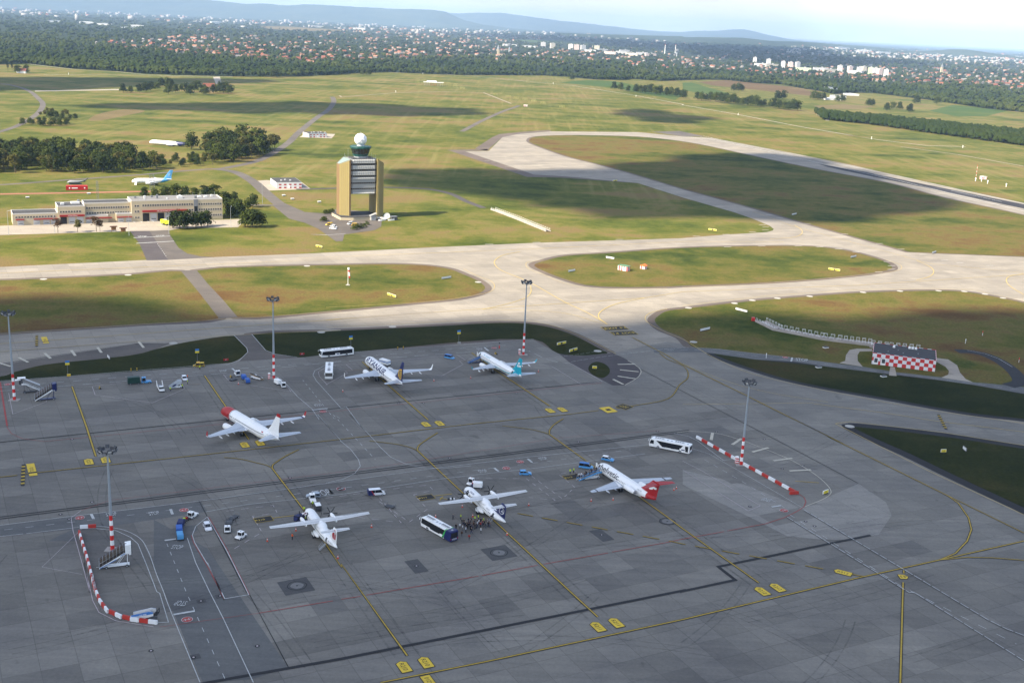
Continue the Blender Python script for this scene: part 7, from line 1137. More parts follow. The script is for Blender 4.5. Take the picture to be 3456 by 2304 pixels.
# ------------------------------------------------------------------ people: one skinned body per pose, clothes as shells over it
def make_pose(kind):
    """returns body mesh data and clothes mesh data, standing height 1.75 m, facing +x"""
    j = {'pel': (0, 0, .94), 'wai': (0, 0, 1.08), 'che': (.01, 0, 1.30), 'nek': (.0, 0, 1.48), 'hed': (.02, 0, 1.57), 'hd2': (.03, 0, 1.66), 'top': (.02, 0, 1.72)}
    r = {'pel': .135, 'wai': .125, 'che': .15, 'nek': .058, 'hed': .078, 'hd2': .098, 'top': .07}
    E = [('pel', 'wai'), ('wai', 'che'), ('che', 'nek'), ('nek', 'hed'), ('hed', 'hd2'), ('hd2', 'top')]
    sw = {'stand': .03, 'walk': .26, 'carry': .08}[kind]
    for s, t in ((1, 'l'), (-1, 'r')):
        f = sw * s
        j['hip' + t] = (0, .09 * s, .90); j['kne' + t] = (.03 + f * .6, .095 * s, .50); j['ank' + t] = (f, .10 * s, .09); j['toe' + t] = (f + .17, .12 * s, .035)
        r.update({'hip' + t: .095, 'kne' + t: .062, 'ank' + t: .042, 'toe' + t: .035})
        E += [('pel', 'hip' + t), ('hip' + t, 'kne' + t), ('kne' + t, 'ank' + t), ('ank' + t, 'toe' + t)]
        bend = .22 if kind == 'carry' else .05
        j['sho' + t] = (0, .185 * s, 1.42); j['elb' + t] = (-.03 - f * .5, .235 * s, 1.14); j['wri' + t] = (bend - f * .7, .22 * s, .92 if kind != 'carry' else 1.08); j['pal' + t] = (bend + .03 - f * .75, .215 * s, .84 if kind != 'carry' else 1.05)
        if kind == 'carry': j['pal' + t] = (bend + .09, .19 * s, 1.06)
        r.update({'sho' + t: .062, 'elb' + t: .045, 'wri' + t: .03, 'pal' + t: .033})
        E += [('che', 'sho' + t), ('sho' + t, 'elb' + t), ('elb' + t, 'wri' + t), ('wri' + t, 'pal' + t)]
        w, p = Vector(j['wri' + t]), Vector(j['pal' + t]); d = (p - w).normalized(); sd = Vector((d.z, 0, -d.x)).normalized()
        for k, (o, l) in enumerate(((-.033, .072), (-.011, .085), (.011, .08), (.032, .062))):
            a, b = f'f{k}a' + t, f'f{k}b' + t
            j[a] = tuple(p + sd * o + d * l * .6); j[b] = tuple(p + sd * o * 1.1 + d * l + Vector((.012, -.018 * s, 0))); r[a] = r[b] = .0095; E += [('pal' + t, a), (a, b)]
        a, b = 'tha' + t, 'thb' + t
        j[a] = tuple(w.lerp(p, .6) + sd * .045 + Vector((.0, -.01 * s, 0))); j[b] = tuple(w.lerp(p, .6) + sd * .06 + d * .045); r[a] = .011; r[b] = .0095; E += [('pal' + t, a), (a, b)]
    ks = list(j); ix = {k: i for i, k in enumerate(ks)}
    me = bpy.data.meshes.new('person'); me.from_pydata([j[k] for k in ks], [(ix[a], ix[b]) for a, b in E], [])
    o = bpy.data.objects.new('person', me); C.objects.link(o)
    sk = o.modifiers.new('s', 'SKIN'); sk.use_smooth_shade = True
    ok = bool(me.skin_vertices)
    if not ok:
        bm = bmesh.new(); bm.from_mesh(me); bm.verts.layers.skin.verify(); bm.to_mesh(me); bm.free()
    for k in ks:
        v = me.skin_vertices[0].data[ix[k]]; q = r[k]; v.radius = (q, q) if k not in ('che', 'wai', 'pel') else (q * .78, q * 1.15); v.use_root = (k == 'pel')
    su = o.modifiers.new('u', 'SUBSURF'); su.levels = su.render_levels = 1
    dg = bpy.context.evaluated_depsgraph_get(); out = bpy.data.meshes.new_from_object(o.evaluated_get(dg)); bpy.data.objects.remove(o)
    # a face: nose, brow and ears pulled from the head
    co = np.empty(len(out.vertices) * 3); out.vertices.foreach_get('co', co); co = co.reshape(-1, 3)
    bm = bmesh.new(); bm.from_mesh(out)
    for x, y, z, a, b_, c in ((.125, 0, 1.63, .022, .016, .026), (.02, .098, 1.64, .02, .012, .032), (.02, -.098, 1.64, .02, .012, .032), (.105, 0, 1.565, .016, .03, .012)):
        bmesh.ops.create_uvsphere(bm, u_segments=6, v_segments=4, radius=1, matrix=Matrix.Translation((x, y, z)) @ Matrix.Diagonal((a, b_, c, 1)))
    bm.to_mesh(out); bm.free()
    out.polygons.foreach_set('use_smooth', [True] * len(out.polygons))
    def shell(name, test, off):
        bm = bmesh.new(); bm.from_mesh(out); bm.normal_update()
        dele = [f for f in bm.faces if not test(f.calc_center_median())]
        nr = {v: v.normal.copy() for v in bm.verts}
        bmesh.ops.delete(bm, geom=dele, context='FACES')
        for v in bm.verts: v.co += nr[v] * off
        m2 = bpy.data.meshes.new(name); bm.to_mesh(m2); bm.free(); return m2
    arm = lambda c: abs(c.y) > .17
    cl = {'jacket': shell('jacket', lambda c: .92 < c.z < 1.47 and not (arm(c) and c.z < .95) and not (kind == 'carry' and c.x > .2), .022), 'trousers': shell('trousers', lambda c: .07 < c.z < .98 and not (arm(c) and c.z > .70), .014), 'shoes': shell('shoes', lambda c: c.z < .075, .008), 'hair': shell('hair', lambda c: c.z > 1.66 or (c.z > 1.57 and c.x < -.01), .016)}
    for m_ in list(cl.values()) + [out]:
        if not len(m_.materials): m_.materials.append(None)
        m_.polygons.foreach_set('material_index', [0] * len(m_.polygons)); m_.polygons.foreach_set('use_smooth', [True] * len(m_.polygons))
    return out, cl
POSE = {k: make_pose(k) for k in ('stand', 'walk', 'carry')}
skin = mat('skin', (.48, .30, .22), .6); hairs = [mat('dark_hair', (.02, .014, .01)), mat('brown_hair', (.09, .05, .025)), mat('fair_hair', (.35, .25, .12))]
CL = dict(black=mat('black_cloth', (.012, .012, .014), .8), grey=mat('grey_cloth', (.10, .10, .11), .8), navy=mat('navy_cloth', (.012, .018, .05), .8), brown=mat('brown_cloth', (.09, .045, .025), .8), white=mat('white_cloth', (.68, .69, .70), .8), red=mat('red_cloth', (.30, .02, .02), .8), blue=mat('pale_blue_cloth', (.35, .45, .65), .8), tan=mat('tan_cloth', (.26, .19, .12), .8), hi=mat('high_visibility_yellow_cloth', (.55, .75, .04), .7), or_=mat('high_visibility_orange_cloth', (.85, .13, .02), .7), jean=mat('denim', (.03, .05, .11), .8))
CN = dict(black='black', grey='grey', navy='navy', brown='brown', white='white', red='dark red', blue='pale blue', tan='tan', hi='yellow high visibility', or_='orange high visibility', jean='blue denim')
rp = random.Random(5)
def person(x, y, top, bot, deg, pose, label, group, z=.1, hr=None):
    bme, cl = POSE[pose]; o = bpy.data.objects.new('person', bme); C.objects.link(o)
    o.location = (x, y, z); o.rotation_euler = (0, 0, R(deg)); s = rp.uniform(.95, 1.05); o.scale = (s, s, s); tag(o, label, 'person', group)
    o.material_slots[0].link = 'OBJECT'; o.material_slots[0].material = skin
    for nm, m in (('jacket', CL[top]), ('trousers', CL[bot]), ('shoes', CL['black']), ('hair', hr or rp.choice(hairs))):
        c = bpy.data.objects.new(nm, cl[nm]); C.objects.link(c); c.parent = o; c.material_slots[0].link = 'OBJECT'; c.material_slots[0].material = m
    return o
tops = ['black', 'navy', 'black', 'black', 'brown', 'black', 'grey', 'black', 'red', 'navy', 'black', 'brown', 'white', 'black']
for i, (x, y) in enumerate(PL['crowd']):
    t = tops[(i * 5) % len(tops)]; b_ = ['black', 'navy', 'jean', 'grey'][i % 4]
    person(x, y, t, b_, 117 - 117 + rp.uniform(-60, 60) + 25, rp.choice(['stand', 'stand', 'carry']), 'passenger in a %s top waiting in the crowd at the turboprop stairs' % CN[t], 'passengers boarding the dark blue finned turboprop')
solo = [('grey', 'black', 'walk', 'person in grey walking alone left of the crowd'), ('hi', 'navy', 'stand', 'ground crew in yellow vest standing at the left back of the crowd'), ('hi', 'black', 'stand', 'ground crew in yellow vest behind the crowd, left one of the close pair'), ('hi', 'black', 'stand', 'ground crew in yellow vest behind the crowd, right one of the close pair'), ('hi', 'grey', 'stand', 'ground crew in yellow vest at the head of the queue by the stairs'), ('black', 'black', 'stand', 'person in black standing alone beside the bus roof edge'), ('white', 'grey', 'stand', 'passenger in white top at the left side of the crowd'), ('white', 'grey', 'stand', 'passenger in pale top nearest the bus side'), ('white', 'black', 'stand', 'passenger in white shirt and black trousers in front of the crowd'), ('brown', 'grey', 'walk', 'passenger in brown stepping off the rear of the bus'), ('red', 'black', 'walk', 'passenger in red top walking behind the bus'), ('black', 'jean', 'walk', 'passenger in black with jeans walking towards the crowd'), ('white', 'black', 'stand', 'person in white shirt standing apart in front of the crowd'),
 ('hi', 'navy', 'stand', 'ground crew in yellow vest left of the jet stairs queue'), ('hi', 'black', 'stand', 'ground crew in yellow vest behind the jet stairs queue'), ('black', 'black', 'stand', 'passenger in black last in the jet stairs queue'), ('white', 'navy', 'stand', 'passenger in white second last in the jet stairs queue'), ('blue', 'jean', 'stand', 'passenger in pale blue in the jet stairs queue'), ('navy', 'black', 'stand', 'passenger in navy at the back of the jet stairs queue'), ('grey', 'black', 'walk', 'passenger in grey at the foot of the jet stairs'),
 ('or_', 'black', 'stand', 'ground crew in orange vest under the wing of the red emblem turboprop'), ('hi', 'black', 'carry', 'ground crew in yellow vest at the nose of the red emblem turboprop'), ('hi', 'black', 'carry', 'ground crew in yellow vest beside the power unit tractor'), ('hi', 'black', 'carry', 'ground crew in yellow vest loading under the open cargo door'), ('hi', 'black', 'carry', 'ground crew in yellow vest between the cart and the propeller'),
 ('hi', 'black', 'stand', 'ground crew in yellow vest beside the chequered marshalling car'), ('hi', 'black', 'stand', 'ground crew in yellow vest at the foot of the silver stairs'), ('hi', 'black', 'carry', 'ground crew in yellow vest at the head of the silver stairs'), ('hi', 'black', 'stand', 'ground crew in yellow vest by the tip of the painted bay'), ('or_', 'black', 'stand', 'ground crew in orange vest beside the white car'), ('or_', 'grey', 'carry', 'ground crew in orange working under the silver stairs')]
for (x, y), (t, b_, p, l) in zip(PL['solo'], solo):
    person(x, y, t, b_, rp.uniform(0, 360) if t in ('hi', 'or_') else rp.uniform(-20, 80), p, l, 'ground crew' if t in ('hi', 'or_') else None)
sx, sy, sd, sl_ = V['stairF']; ux, uy = cos(R(sd)), sin(R(sd))
for i, (u, t, p) in enumerate(((3.4, 'black', 'walk'), (2.5, 'white', 'walk'), (1.7, 'brown', 'walk'), (.9, 'black', 'walk'), (.1, 'grey', 'walk'), (-.8, 'navy', 'walk'), (-1.7, 'brown', 'walk'), (-2.5, 'black', 'walk'), (-3.1, 'blue', 'stand'))):
    zz = .3 + max(0, min(1, (3.8 - u) / 6.4)) * 1.75
    person(sx + ux * u + .25 * (-1) ** i * -uy, sy + uy * u + .25 * (-1) ** i * ux, t, 'black', sd + 180, p, 'passenger in %s climbing the light blue stairs, %s from the top' % (CN[t], ['ninth', 'eighth', 'seventh', 'sixth', 'fifth', 'fourth', 'third', 'second', 'first'][i]), 'passengers on the light blue stairs', zz)
a = R(116.4); ox, oy = -11.35, 307.0
fx, fy = cos(a), sin(a); lx_, ly_ = -sin(a), cos(a)
for d, z, t in ((1.5, 1.3, 'black'), (2.2, .65, 'grey')):
    person(ox - fx * 20.7 + lx_ * d, oy - fy * 20.7 + ly_ * d, t, 'black', 26.4 - 180, 'walk', 'passenger in %s climbing the rear door stairs of the turboprop' % CN[t], 'passengers boarding the dark blue finned turboprop', z)
# ------------------------------------------------------------------ control tower
def tower():
    root = empty('control_tower', -107.0, 776.0, 27, 'tan and green airport control tower with white radar ball on top', 'control tower', None, .06)
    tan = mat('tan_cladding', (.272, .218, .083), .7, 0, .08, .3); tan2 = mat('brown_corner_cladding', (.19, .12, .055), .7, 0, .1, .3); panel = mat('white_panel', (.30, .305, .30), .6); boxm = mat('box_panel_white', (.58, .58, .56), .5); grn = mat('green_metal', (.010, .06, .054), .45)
    for sd in (-1, 1):
        P = [(9.2, -8), (10.4, -8), (15.6, -3), (15.6, 3), (10.4, 8), (9.2, 8)]
        mb = MB(); n = len(P); vs = [(sd * x, y, 0) for x, y in P] + [(sd * x, y, 39.7 - (3.6 * (x - 9.2) / 6.4)) for x, y in P]
        mb.v = vs
        for i in range(n):
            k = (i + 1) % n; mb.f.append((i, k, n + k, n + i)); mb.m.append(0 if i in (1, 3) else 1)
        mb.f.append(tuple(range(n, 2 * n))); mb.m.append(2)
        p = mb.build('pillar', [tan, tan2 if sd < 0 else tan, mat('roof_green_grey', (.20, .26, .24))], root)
        for e in range(1, 5):                                                        # cladding joints and small corner lamps
            q = MB(); t = e / 5; q.tube([(sd * (10.4 + 5.2 * t + .03), -8 + 5 * t - .03, .5), (sd * (10.4 + 5.2 * t + .03), -8 + 5 * t - .03, 38.8 - 3 * t)], .045, 4); q.build('cladding_joint', tan2, p)
        for z in (9, 13, 17, 21, 26): q = MB(); q.box(sd * 9.6, -8.1, z, .35, .2, .5); q.build('vent', tan2, p)
        q = MB(); q.tube([(sd * 9.3, -7.9, 39.8), (sd * 15.5, -2.9, 36.3), (sd * 15.5, 2.9, 36.3), (sd * 9.3, 7.9, 39.8)], .13, 5); q.build('coping', tan2, p)
    b = MB(); b.prism([(-9.2, -5.6), (-7.8, -7), (7.8, -7), (9.2, -5.6), (9.2, 6), (-9.2, 6)], 16.6, 39.5); b.build('office_block', panel, root)
    def floor(z0, z1, nm, m, off):
        f = MB(); f.prism([(-9.2 - off * .4, -5.6 - off), (-7.8 - off * .4, -7 - off), (7.8 + off * .4, -7 - off), (9.2 + off * .4, -5.6 - off), (9.2, -5.0), (-9.2, -5.0)], z0, z1); return f.build(nm, m, root)
    # bands, top to bottom
    for z0, z1 in ((35.6, 36.9), (31.8, 33.1), (27.8, 29.0), (23.4, 24.4), (19.6, 20.6)):
        w = floor(z0, z1, 'window_band', glass, .05)
        f = MB()
        for k in range(11): f.box(-7.8 + k * 1.56, -7.1, z0, .16, .16, z1 - z0)
        f.build('window_frame', panel, w)
    random.seed(4)
    for z0, z1, rows in ((37.0, 39.4, 2), (33.2, 35.5, 2), (29.1, 31.7, 2), (26.5, 27.7, 1), (16.7, 17.6, 1)):
        for r in range(rows):
            h = (z1 - z0) / rows; bx = MB()
            for k in range(10):
                x = -7.0 + k * 1.56
                bx.add([(x - .7, -7.02, z0 + r * h + .08), (x + .7, -7.02, z0 + r * h + .08), (x + .7, -7.02, z0 + r * h + h - .08), (x - .7, -7.02, z0 + r * h + h - .08), (x - .55, -7.55, z0 + r * h + .2), (x + .35, -7.55, z0 + r * h + .2), (x + .35, -7.55, z0 + r * h + h - .25), (x - .55, -7.55, z0 + r * h + h - .25)], [(4, 5, 6, 7), (0, 1, 5, 4), (1, 2, 6, 5), (2, 3, 7, 6), (3, 0, 4, 7)])
            bx.build('box_panels', boxm, root)
    for z in (24.5, 20.7, 17.7): f = MB(); f.box(0, -7.03, z, 15.4, .1, .08); f.build('sill', lgrey, root)
    d = MB(); d.prism([(-7, -5), (7, -5), (8, 0), (7, 5), (-7, 5), (-8, 0)], 39.5, 40.3); d.build('roof_deck', dkroof, root)
    r = MB()
    for s0, s1 in (((-8.8, -6.4), (8.8, -6.4)), ((-8.8, -6.4), (-8.8, 5.5)), ((8.8, -6.4), (8.8, 5.5))): r.tube([(*s0, 40.5), (*s1, 40.5)], .05, 4); r.tube([(*s0, 40.0), (*s1, 40.0)], .05, 4)
    r.build('railing', lgrey, root)
    oc = lambda rr, z, n=10: [(rr * cos(2 * pi * (k + .5) / n), rr * sin(2 * pi * (k + .5) / n), z) for k in range(n)]
    b = MB(); b.loft([oc(4.4, 40.3), oc(4.4, 41.2)]); b.build('cab_neck', lgrey, root)
    b = MB(); b.loft([oc(4.9, 41.2), oc(5.3, 42.6)]); b.build('cab_base', grn, root)
    b = MB(); b.loft([oc(5.25, 42.6), oc(6.4, 46.2)], 0, False); g = b.build('cab_glass', glass, root)
    m = MB(); n = 20
    for k in range(n):
        a = 2 * pi * k / n; m.tube([(5.26 * cos(a), 5.26 * sin(a), 42.6), (6.4 * cos(a), 6.4 * sin(a), 46.2)], .10 if k % 2 else .06, 4)
    m.build('mullions', grn, g)
    b = MB(); b.loft([oc(6.9, 46.2), oc(7.1, 47.2), oc(6.6, 47.8)]); b.build('cab_roof', grn, root)
    b = MB(); b.cyl((0, 0, 47.8), (0, 0, 48.6), 2.6, 2.4, 14); b.build('radome_base', lgrey, root)
    me = bpy.data.meshes.new('radar_dome'); bm = bmesh.new(); bmesh.ops.create_icosphere(bm, subdivisions=2, radius=4.25, matrix=Matrix.Translation((0, 0, 52.0)) @ Matrix.Rotation(.5, 4, 'X')); bm.to_mesh(me); bm.free(); me.materials.append(mat('radome_white', (.74, .75, .78), .5, 0, .05, .2))
    o = bpy.data.objects.new('radar_dome', me); C.objects.link(o); o.parent = root
    b = MB(); b.tube([(0, 0, 56.2), (0, 0, 57.4)], .08, 5); b.build('lightning_rod', mgrey, o)
    for x, y, h in ((-8, 2, 6.5), (-10, 3, 3), (6, -5, 3), (8.5, 2, 3.5), (3, -6, 2.4), (-4, -6, 2), (11, 1, 2)): a = MB(); a.tube([(x, y, 39.5), (x, y, 39.7 + h)], .06, 4); a.build('antenna', lgrey, root)
    b = MB(); b.prism([(-17, -10), (-9, -13), (6, -13), (9, -10), (9, 9), (-17, 9)], 0, 2.0); b.build('podium', cream, root)
    b = MB(); b.prism([(-17.2, -10.1), (-9, -13.2), (6, -13.2), (9.1, -10.1), (9.1, 9.1), (-17.2, 9.1)], 2.0, 2.3); b.build('podium_roof', dkroof, root)
    b = MB(); b.box(4, -14.5, 0, 3.2, 3, 2.9); b.prof([(1.8, 2.9), (6.4, 4.6), (6.4, 4.8), (1.8, 3.1)], -16.2, -12.8); b.build('entrance_porch', panel, root)
tower()
def wallrun(name, pts, h, m, label, cat='low wall', z=.06, w=.35):
    b = MB(); strip_pts = [Vector((*p, 0)) for p in pts]
    for a, c in zip(strip_pts[:-1], strip_pts[1:]):
        d = (c - a); an = atan2(d.y, d.x); mid = (a + c) / 2; b.box(0, 0, z, d.length + w * .4, w, h, M=Matrix.Translation(mid) @ Matrix.Rotation(an, 4, 'Z'))
    o = b.build(name, m); tag(o, label, cat); return o
TW = Matrix.Translation((-107, 776, 0)) @ Matrix.Rotation(R(27), 4, 'Z')
def tl(pts): return [tuple((TW @ Vector((x, y, 0)))[:2]) for x, y in pts]
arcs = lambda cx, cy, r, a0, a1, n=12: [(cx + r * cos(R(a0 + (a1 - a0) * k / n)), cy + r * sin(R(a0 + (a1 - a0) * k / n))) for k in range(n + 1)]
wallrun('ramp_wall', tl([(-13, 16), (-4, 14), (6, 9), (13, 0)] + arcs(14.5, -12, 7, 60, -100)), .9, white, 'white outer parapet curving round the ramp at the foot of the control tower')
wallrun('ramp_wall', tl([(6.5, -8)] + arcs(8.5, -13, 5.2, 50, -110)), .9, white, 'white inner parapet curving round the hedge at the foot of the control tower')
x, y = PL['dish'][0]; o = empty('satellite_dish', x, y, -70, 'white satellite dish on the grass beside the control tower', 'satellite dish', None, .05)
b = MB(); n = 16; b.loft([[(1.0 * (1 - rr / 2.2) * .6 - .6 + rr * rr * .12, rr * cos(2 * pi * i / n), 2.8 + rr * sin(2 * pi * i / n)) for i in range(n)] for rr in (.15, .8, 1.5, 2.1)], 0, False); b.build('dish', white, o, smooth=True)
b = MB(); b.tube([(-.4, 0, 0), (-.4, 0, 2.8)], .2, 8); b.tube([(-.3, 0, 2.8), (1.7, 0, 2.8)], .05, 5); b.build('mount', mgrey, o)
o = empty('equipment_cabin', x + 4.5, y + 1.5, 27, 'dark equipment cabin with antennas behind the satellite dish', 'cabin', None, .05); b = MB(); b.box(0, 0, 0, 4, 3, 2.4); b.build('body', dgrey, o, bev=.05); b = MB(); b.box(0, 0, 2.4, 4.3, 3.3, .15); b.build('roof', mgrey, o); b = MB(); b.box(-.5, -1.52, .1, .9, .06, 2); b.build('door', mgrey, o)
# ------------------------------------------------------------------ fire station
def station():
    fs = PL['fs']; p0, p1 = Vector(fs[0]), Vector(fs[-1]); d = p1 - p0; an = math.degrees(atan2(d.y, d.x)); Lt = d.length
    root = empty('fire_station', p0.x, p0.y, an, 'long cream airport fire station with red fascias and open engine bays', 'fire station', None, .05)
    k = Lt / 1440                                                                    # facade stations measured along the front
    X = lambda v: (v - 90) * k * (1 + .0)
    wh = mat('white_coping', (.56, .54, .50), .7); fred = mat('fascia_red', (.27, .012, .012), .6)
    def vol(nm, xa, xb, h, y0, dep, roof=dkroof):
        w = MB(); w.box((xa + xb) / 2, y0 + dep / 2, 0, xb - xa, dep, h); o = w.build(nm, cream, root)
        r = MB(); r.box((xa + xb) / 2, y0 + dep / 2, h + .004, xb - xa - .7, dep - .7, .03); r.build('roof', roof, o)
        c = MB(); c.box((xa + xb) / 2, y0 + .17, h, xb - xa, .34, .55); c.box((xa + xb) / 2, y0 + dep - .17, h, xb - xa, .34, .55); c.box(xa + .17, y0 + dep / 2, h, .34, dep - .72, .55); c.box(xb - .17, y0 + dep / 2, h, .34, dep - .72, .55); c.build('parapet', wh, o)
        return o
    def wins(o, xa, xb, n, z, w=1.0, h=1.15, y0=0):
        for i in range(n):
            x = xa + (xb - xa) * (i + .5) / n
            f = MB()
            f.box(x, y0 - .03, z - .08, w + .2, .08, .1); f.box(x, y0 - .03, z + h, w + .2, .08, .1); f.box(x - w / 2 - .05, y0 - .03, z, .1, .08, h); f.box(x + w / 2 + .05, y0 - .03, z, .1, .08, h); f.box(x, y0 - .025, z, .07, .06, h)
            f = f.build('window', wh, o); g = MB(); g.box(x, y0 - .005, z, w, .03, h); g.build('pane', glass, f)
    def gates(o, xs, w, h, opened=(), y0=0):
        for i, x in enumerate(xs):
            b = MB(); b.box(x, y0 - .04, .05, w, .1, h)
            if i in opened:
                q = b.build('open_bay', black, o)
            else:
                q = b.build('garage_door', mat('door_grey', (.42, .43, .44), .5), o); g = MB(); g.box(x, y0 - .1, .05 + h * .26, w * .7, .03, h * .09); g.build('door_windows', glass, q)
    def fascia(o, xa, xb, z, h=.8, y0=0, dep=.9):
        b = MB(); b.box((xa + xb) / 2, y0 - dep / 2, z, xb - xa, dep, h); return b.build('fascia', fred, o)
    def letter(o, txt, x, z, h, y):
        vs, f, w = text_geo(txt, h); b = MB(); b.add([(x - w / 2 + v.x, y, z + v.y) for v in vs], f); b.build('lettering', white, o)
    a = vol('left_wing', X(90), X(385), 6.6, 0, 16); wins(a, X(105), X(370), 14, 4.3); gates(a, [X(140), X(243), X(307), X(358)], 3.6, 3.0); fascia(a, X(110), X(165), 3.2, .5); fascia(a, X(225), X(385), 3.2, .5)
    b = vol('gate_block', X(385), X(565), 10.6, -.6, 17); wins(b, X(395), X(540), 8, 7.0, y0=-.6); gates(b, [X(420), X(475), X(530)], 3.7, 4.3, (0,), -.6); f = fascia(b, X(395), X(560), 4.6, 1.1, -.6); letter(f, 'TŰZOLTÓSÁG', X(480), 4.85, .6, -1.52)
    c = vol('middle_wing', X(565), X(880), 11.6, 3.2, 13); wins(c, X(575), X(875), 18, 8.3, .95, 1.2, 3.2); wins(c, X(575), X(875), 17, 5.1, .95, 1.2, 3.2)
    e = vol('annexe', X(565), X(720), 4.2, 0, 3.15); gates(e, [X(590)], 3.4, 2.4); fascia(e, X(565), X(745), 2.8, .6); e2 = vol('annexe', X(775), X(882), 5.0, -.4, 3.55); gates(e2, [X(805), X(860)], 3.2, 2.6, (), -.4); fascia(e2, X(778), X(882), 3.0, .5, -.4)
    m = vol('main_block', X(882), X(1532), 13.0, -.5, 17, mat('roof_gravel', (.19, .185, .18), .9))
    wins(m, X(900), X(936), 2, 9.4, 1, 1.2, -.5); wins(m, X(900), X(936), 2, 5.9, 1, 1.2, -.5); wins(m, X(900), X(936), 2, 2, 1, 1.2, -.5)
    wins(m, X(955), X(1318), 21, 9.5, 1.0, 1.3, -.5); wins(m, X(1355), X(1525), 10, 9.5, 1, 1.2, -.5); wins(m, X(1355), X(1525), 10, 6.0, 1, 1.2, -.5); wins(m, X(1425), X(1525), 6, 2.3, 1, 1.2, -.5); wins(m, X(1285), X(1318), 2, 6.0, 1, 1.2, -.5)
    gates(m, [X(980), X(1033), X(1085), X(1138), X(1190), X(1242)], 4.0, 5.2, (0, 2), -.5); f = fascia(m, X(955), X(1272), 6.0, 1.1, -.5, 1.2); letter(f, 'FIRE DEPARTMENT STATION', X(1118), 6.25, .6, -1.72)
    q = MB(); q.box(X(1337), -.62, 0, 2.6, .3, 13.3); q.build('stair_recess', mgrey, m); q = MB(); q.box(X(1337), -.8, 5.5, 2.0, .1, 3.4); q.build('stair_window', glass, m)
    random.seed(8)
    for v, yy, w, h in ((930, 12, 1.2, 1.2), (1000, 14, 1.2, 1.1), (1050, 14, 1.2, 1.1), (1080, 9, 1.1, 2.4), (985, 6, .8, .9), (1145, 6, .9, .8), (1240, 8, 3, 1.4), (1240, 8, 1, 2.2), (1350, 6, 1.6, 1.5), (1385, 9, 2.2, .9), (1430, 9, 2, .9), (1480, 11, 1.2, 1.4), (425, 8, 2, 1.2), (515, 12, 5, 1), (540, 14, 1.6, 2)):
        b = MB(); b.box(X(v), yy, (13.05 if v > 880 else 10.65), w, w, h); b.build('roof_unit', offwhite if v % 3 else mgrey, m if v > 880 else root)
    for v in (1220, 1340, 1390, 1400, 1500): b = MB(); b.tube([(X(v), 10, 13), (X(v), 10, 16.5)], .07, 4); b.build('antenna', lgrey, m)
station()
# striped equipment houses
def chequer(nm, c1, c2, sx, sz, gaps=False):
    m, nt, b = nodes(nm); tc = N(nt, 'ShaderNodeTexCoord'); sp = N(nt, 'ShaderNodeSeparateXYZ'); nt.links.new(tc.outputs['Object'], sp.inputs[0])
    s = N(nt, 'ShaderNodeMath', operation='ADD'); nt.links.new(sp.outputs['X'], s.inputs[0]); nt.links.new(sp.outputs['Y'], s.inputs[1])
    def par(sock, w):
        a = N(nt, 'ShaderNodeMath', operation='DIVIDE'); nt.links.new(sock, a.inputs[0]); a.inputs[1].default_value = w
        f = N(nt, 'ShaderNodeMath', operation='FLOOR'); nt.links.new(a.outputs[0], f.inputs[0]); return f.outputs[0]
    t = N(nt, 'ShaderNodeMath', operation='ADD'); nt.links.new(par(s.outputs[0], sx), t.inputs[0])
    if sz: nt.links.new(par(sp.outputs['Z'], sz), t.inputs[1])
    else: t.inputs[1].default_value = 0
    md = N(nt, 'ShaderNodeMath', operation='FLOORED_MODULO'); nt.links.new(t.outputs[0], md.inputs[0]); md.inputs[1].default_value = 2
    fac = md.outputs[0]
    if gaps:                                                                        # only every other course carries red blocks
        e = N(nt, 'ShaderNodeMath', operation='FLOORED_MODULO'); nt.links.new(par(sp.outputs['Z'], sz), e.inputs[0]); e.inputs[1].default_value = 2
        q = N(nt, 'ShaderNodeMath', operation='LESS_THAN'); nt.links.new(e.outputs[0], q.inputs[0]); q.inputs[1].default_value = .5
        w = N(nt, 'ShaderNodeMath', operation='MULTIPLY'); nt.links.new(fac, w.inputs[0]); nt.links.new(q.outputs[0], w.inputs[1]); fac = w.outputs[0]
    nt.links.new(mixc(nt, fac, c1, c2), b.inputs['Base Color']); b.inputs['Roughness'].default_value = .6
    return m
chq = chequer('red_white_chequer', (.72, .72, .72), (.52, .03, .028), 1.72, 1.55); stp = chequer('red_white_blocks', (.66, .66, .64), (.36, .025, .025), 1.95, 1.15, True); stripe_v = chequer('red_white_stripes', (.72, .72, .70), (.50, .04, .04), .8, 0)
def house(nm, label, pts, h, m, extra):
    a, b_, c = [Vector(p) for p in pts]; d = b_ - a; an = math.degrees(atan2(d.y, d.x)); L = d.length; v = Vector((-d.y, d.x)) / L; W = abs((c - a).dot(v)) if extra != 2 else abs((c - a).dot(v))
    o = empty(nm, a.x, a.y, an, label, 'equipment building', None, .1)
    b = MB(); b.box(L / 2, W / 2, 0, L, W, h); b.build('wall', m, o)
    r = MB(); r.box(L / 2, W / 2, h, L - .1, W - .1, .12); r.build('roof', dkroof, o)
    p = MB(); p.box(L / 2, .12, h, L + .1, .25, .25); p.box(L / 2, W - .12, h, L + .1, .25, .25); p.box(-.0, W / 2, h, .25, W - .5, .25); p.box(L, W / 2, h, .25, W - .5, .25); p.build('parapet', mgrey if extra != 1 else m, o)
    return o, L, W
o, L, W = house('equipment_building', 'low red and white chequered building with dark roof on the shaded grass', [PL['chk'][0], PL['chk'][1], PL['chk'][2]], 4.65, chq, 1)
b = MB(); b.box(3.5, W * .78, 4.8, .5, .5, .4)
for k, (x_, y_) in enumerate(((8.2, 13.5), (14.5, 15), (15.8, 15), (17.1, 15))):
    u = MB(); u.box(x_, y_, 4.77, 1.0, 1.1, .8, 0, .9, .9); u.build('roof_unit', white, o, bev=.05)
